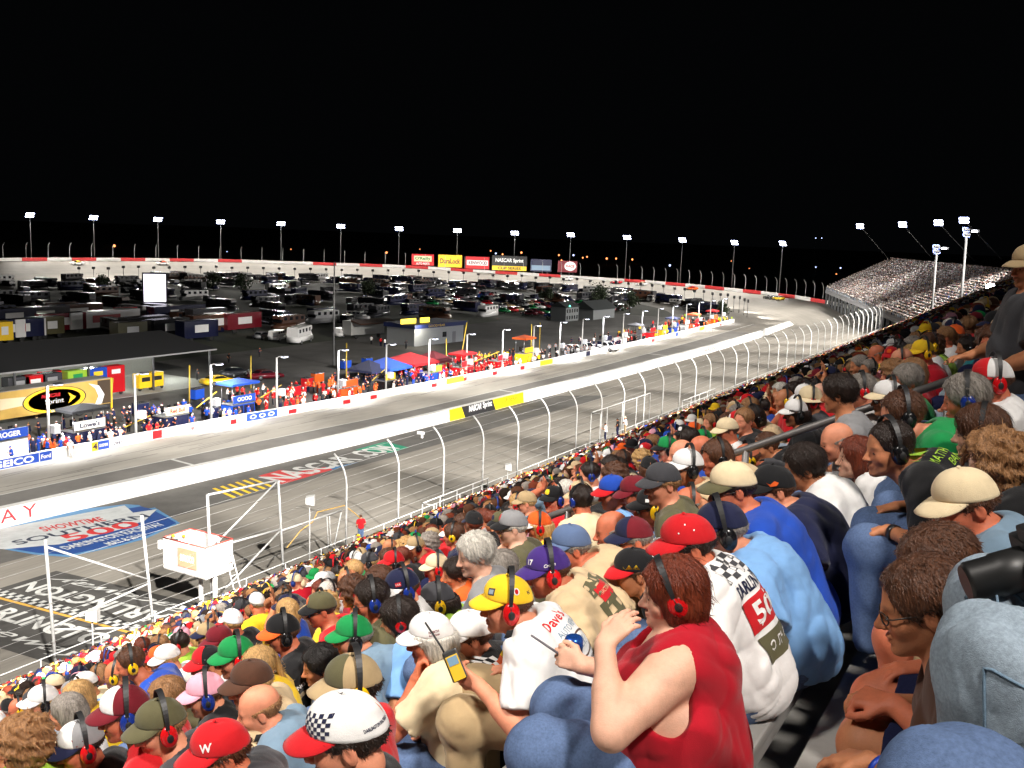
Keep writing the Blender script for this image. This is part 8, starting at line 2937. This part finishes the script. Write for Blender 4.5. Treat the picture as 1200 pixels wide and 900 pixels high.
pts = []
for x, y, k in REST:
    i = R3.randrange(N_SEAT)
    pts.append((x, y, row_z(k), rad((204 if y < 25 else 194) + R3.gauss(0, 18) - (0 if y < 120 else (y - 120) * 0.05)), R3.uniform(0.95, 1.05), i, *rnd_cols(R3, FIG[i][1])))
crowd('spectator_crowd', 'dense crowd of seated spectators filling the rest of the near grandstand', pts)
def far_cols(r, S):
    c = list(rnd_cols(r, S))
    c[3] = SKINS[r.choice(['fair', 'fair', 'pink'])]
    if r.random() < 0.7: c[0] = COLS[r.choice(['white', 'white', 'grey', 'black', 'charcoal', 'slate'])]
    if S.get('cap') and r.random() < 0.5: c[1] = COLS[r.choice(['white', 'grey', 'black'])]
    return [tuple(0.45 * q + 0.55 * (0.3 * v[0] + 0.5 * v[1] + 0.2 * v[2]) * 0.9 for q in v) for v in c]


pts = []
for k in range(rows_):
    u = 0.003
    while u < 0.998:
        if R3.random() < 0.93:
            p = fp(u, k + 0.45); i = R3.randrange(N_SEAT)
            pts.append((p[0], p[1], fp(u, k)[2] + 0.42 - 0.05, math.atan2(-nn_[1], -nn_[0]) + R3.gauss(0, .3), R3.uniform(0.95, 1.05), i, *far_cols(R3, FIG[i][1])))
        u += 0.5 / Lab
crowd('far_spectator_crowd', 'crowd of tiny spectators packed into the far grandstand', pts)
# crews clustered behind the pit wall, in team colours
TEAM = [(40, 'royal blue', 'white'), (56, 'royal blue', 'orange'), (63, 'navy', 'white'), (70, 'navy', 'black'), (77, 'royal blue', 'white'), (88, 'red', 'orange'), (95, 'red', 'white'), (101, 'orange', 'orange'), (109, 'navy', 'black'), (116, 'royal blue', 'red'), (122, 'red', 'red'), (130, 'red', 'crimson'), (138, 'red', 'white'), (144, 'yellow', 'yellow'), (152, 'black', 'white'),
        (165, 'grey', 'charcoal'), (180, 'navy', 'white'), (190, 'black', 'red'), (200, 'red', 'yellow'), (210, 'yellow', 'royal blue'), (220, 'white', 'black'), (230, 'red', 'orange'), (240, 'orange', 'black'), (250, 'red', 'yellow'), (258, 'lime', 'yellow')]
pts = []
for j, (yc, ca_, cb_) in enumerate(TEAM):
    for q in range(30 if yc < 150 else 20):
        y = yc + R3.gauss(0, 3.1); x = xpw(y) - 0.8 - abs(R3.gauss(0, 1.9)) - (0 if q < 14 else R3.uniform(2, 8))
        i = N_SEAT + R3.randrange(3)
        sh = COLS[ca_ if R3.random() < 0.62 else (cb_ if R3.random() < 0.7 else R3.choice(['white', 'black', 'charcoal']))]
        c = rnd_cols(R3, FIG[i][1])
        pts.append((x, y, G, R3.uniform(0, 6.28), R3.uniform(0.95, 1.05), i, sh, COLS[R3.choice([ca_, 'white', 'black', cb_])], c[2], c[3], COLS[R3.choice([ca_, 'black', 'navy', 'charcoal'])]))
crowd('pit_crew_crowd', 'crowd of pit crew members in team colours behind the pit wall', pts)
# ------------------------------------------------------------------ camera, night sky, render
cd = bpy.data.cameras.new('camera')
cd.sensor_fit = 'HORIZONTAL'
cd.sensor_width = 36.0
cd.lens = 36.0 * F_PX / 1200
cd.clip_start = 0.05
cd.clip_end = 9000
CAM = bpy.data.objects.new('camera', cd)
COL.objects.link(CAM)
CAM.matrix_world = Matrix(((C_R[0], C_U[0], -C_F[0], 0), (C_R[1], C_U[1], -C_F[1], 0), (C_R[2], C_U[2], -C_F[2], 0), (0, 0, 0, 1)))
SC.camera = CAM
w = bpy.data.worlds.new('World')
SC.world = w
w.use_nodes = True
bg = w.node_tree.nodes['Background']
bg.inputs['Color'].default_value = (0.75, 0.85, 1.0, 1)
bg.inputs['Strength'].default_value = 0.0013
SC.view_settings.view_transform = 'Standard'
SC.view_settings.look = 'None'
SC.view_settings.exposure = 0.0
SC.view_settings.gamma = 1.0
SC.view_settings.use_curve_mapping = False
SC.cycles.use_denoising = True
SC.cycles.use_adaptive_sampling = True
SC.cycles.adaptive_threshold = 0.02
SC.cycles.max_bounces = 5
SC.cycles.diffuse_bounces = 3
SC.cycles.glossy_bounces = 2
SC.cycles.transmission_bounces = 2
SC.cycles.caustics_reflective = False
SC.cycles.caustics_refractive = False
SC.cycles.sample_clamp_indirect = 3.0
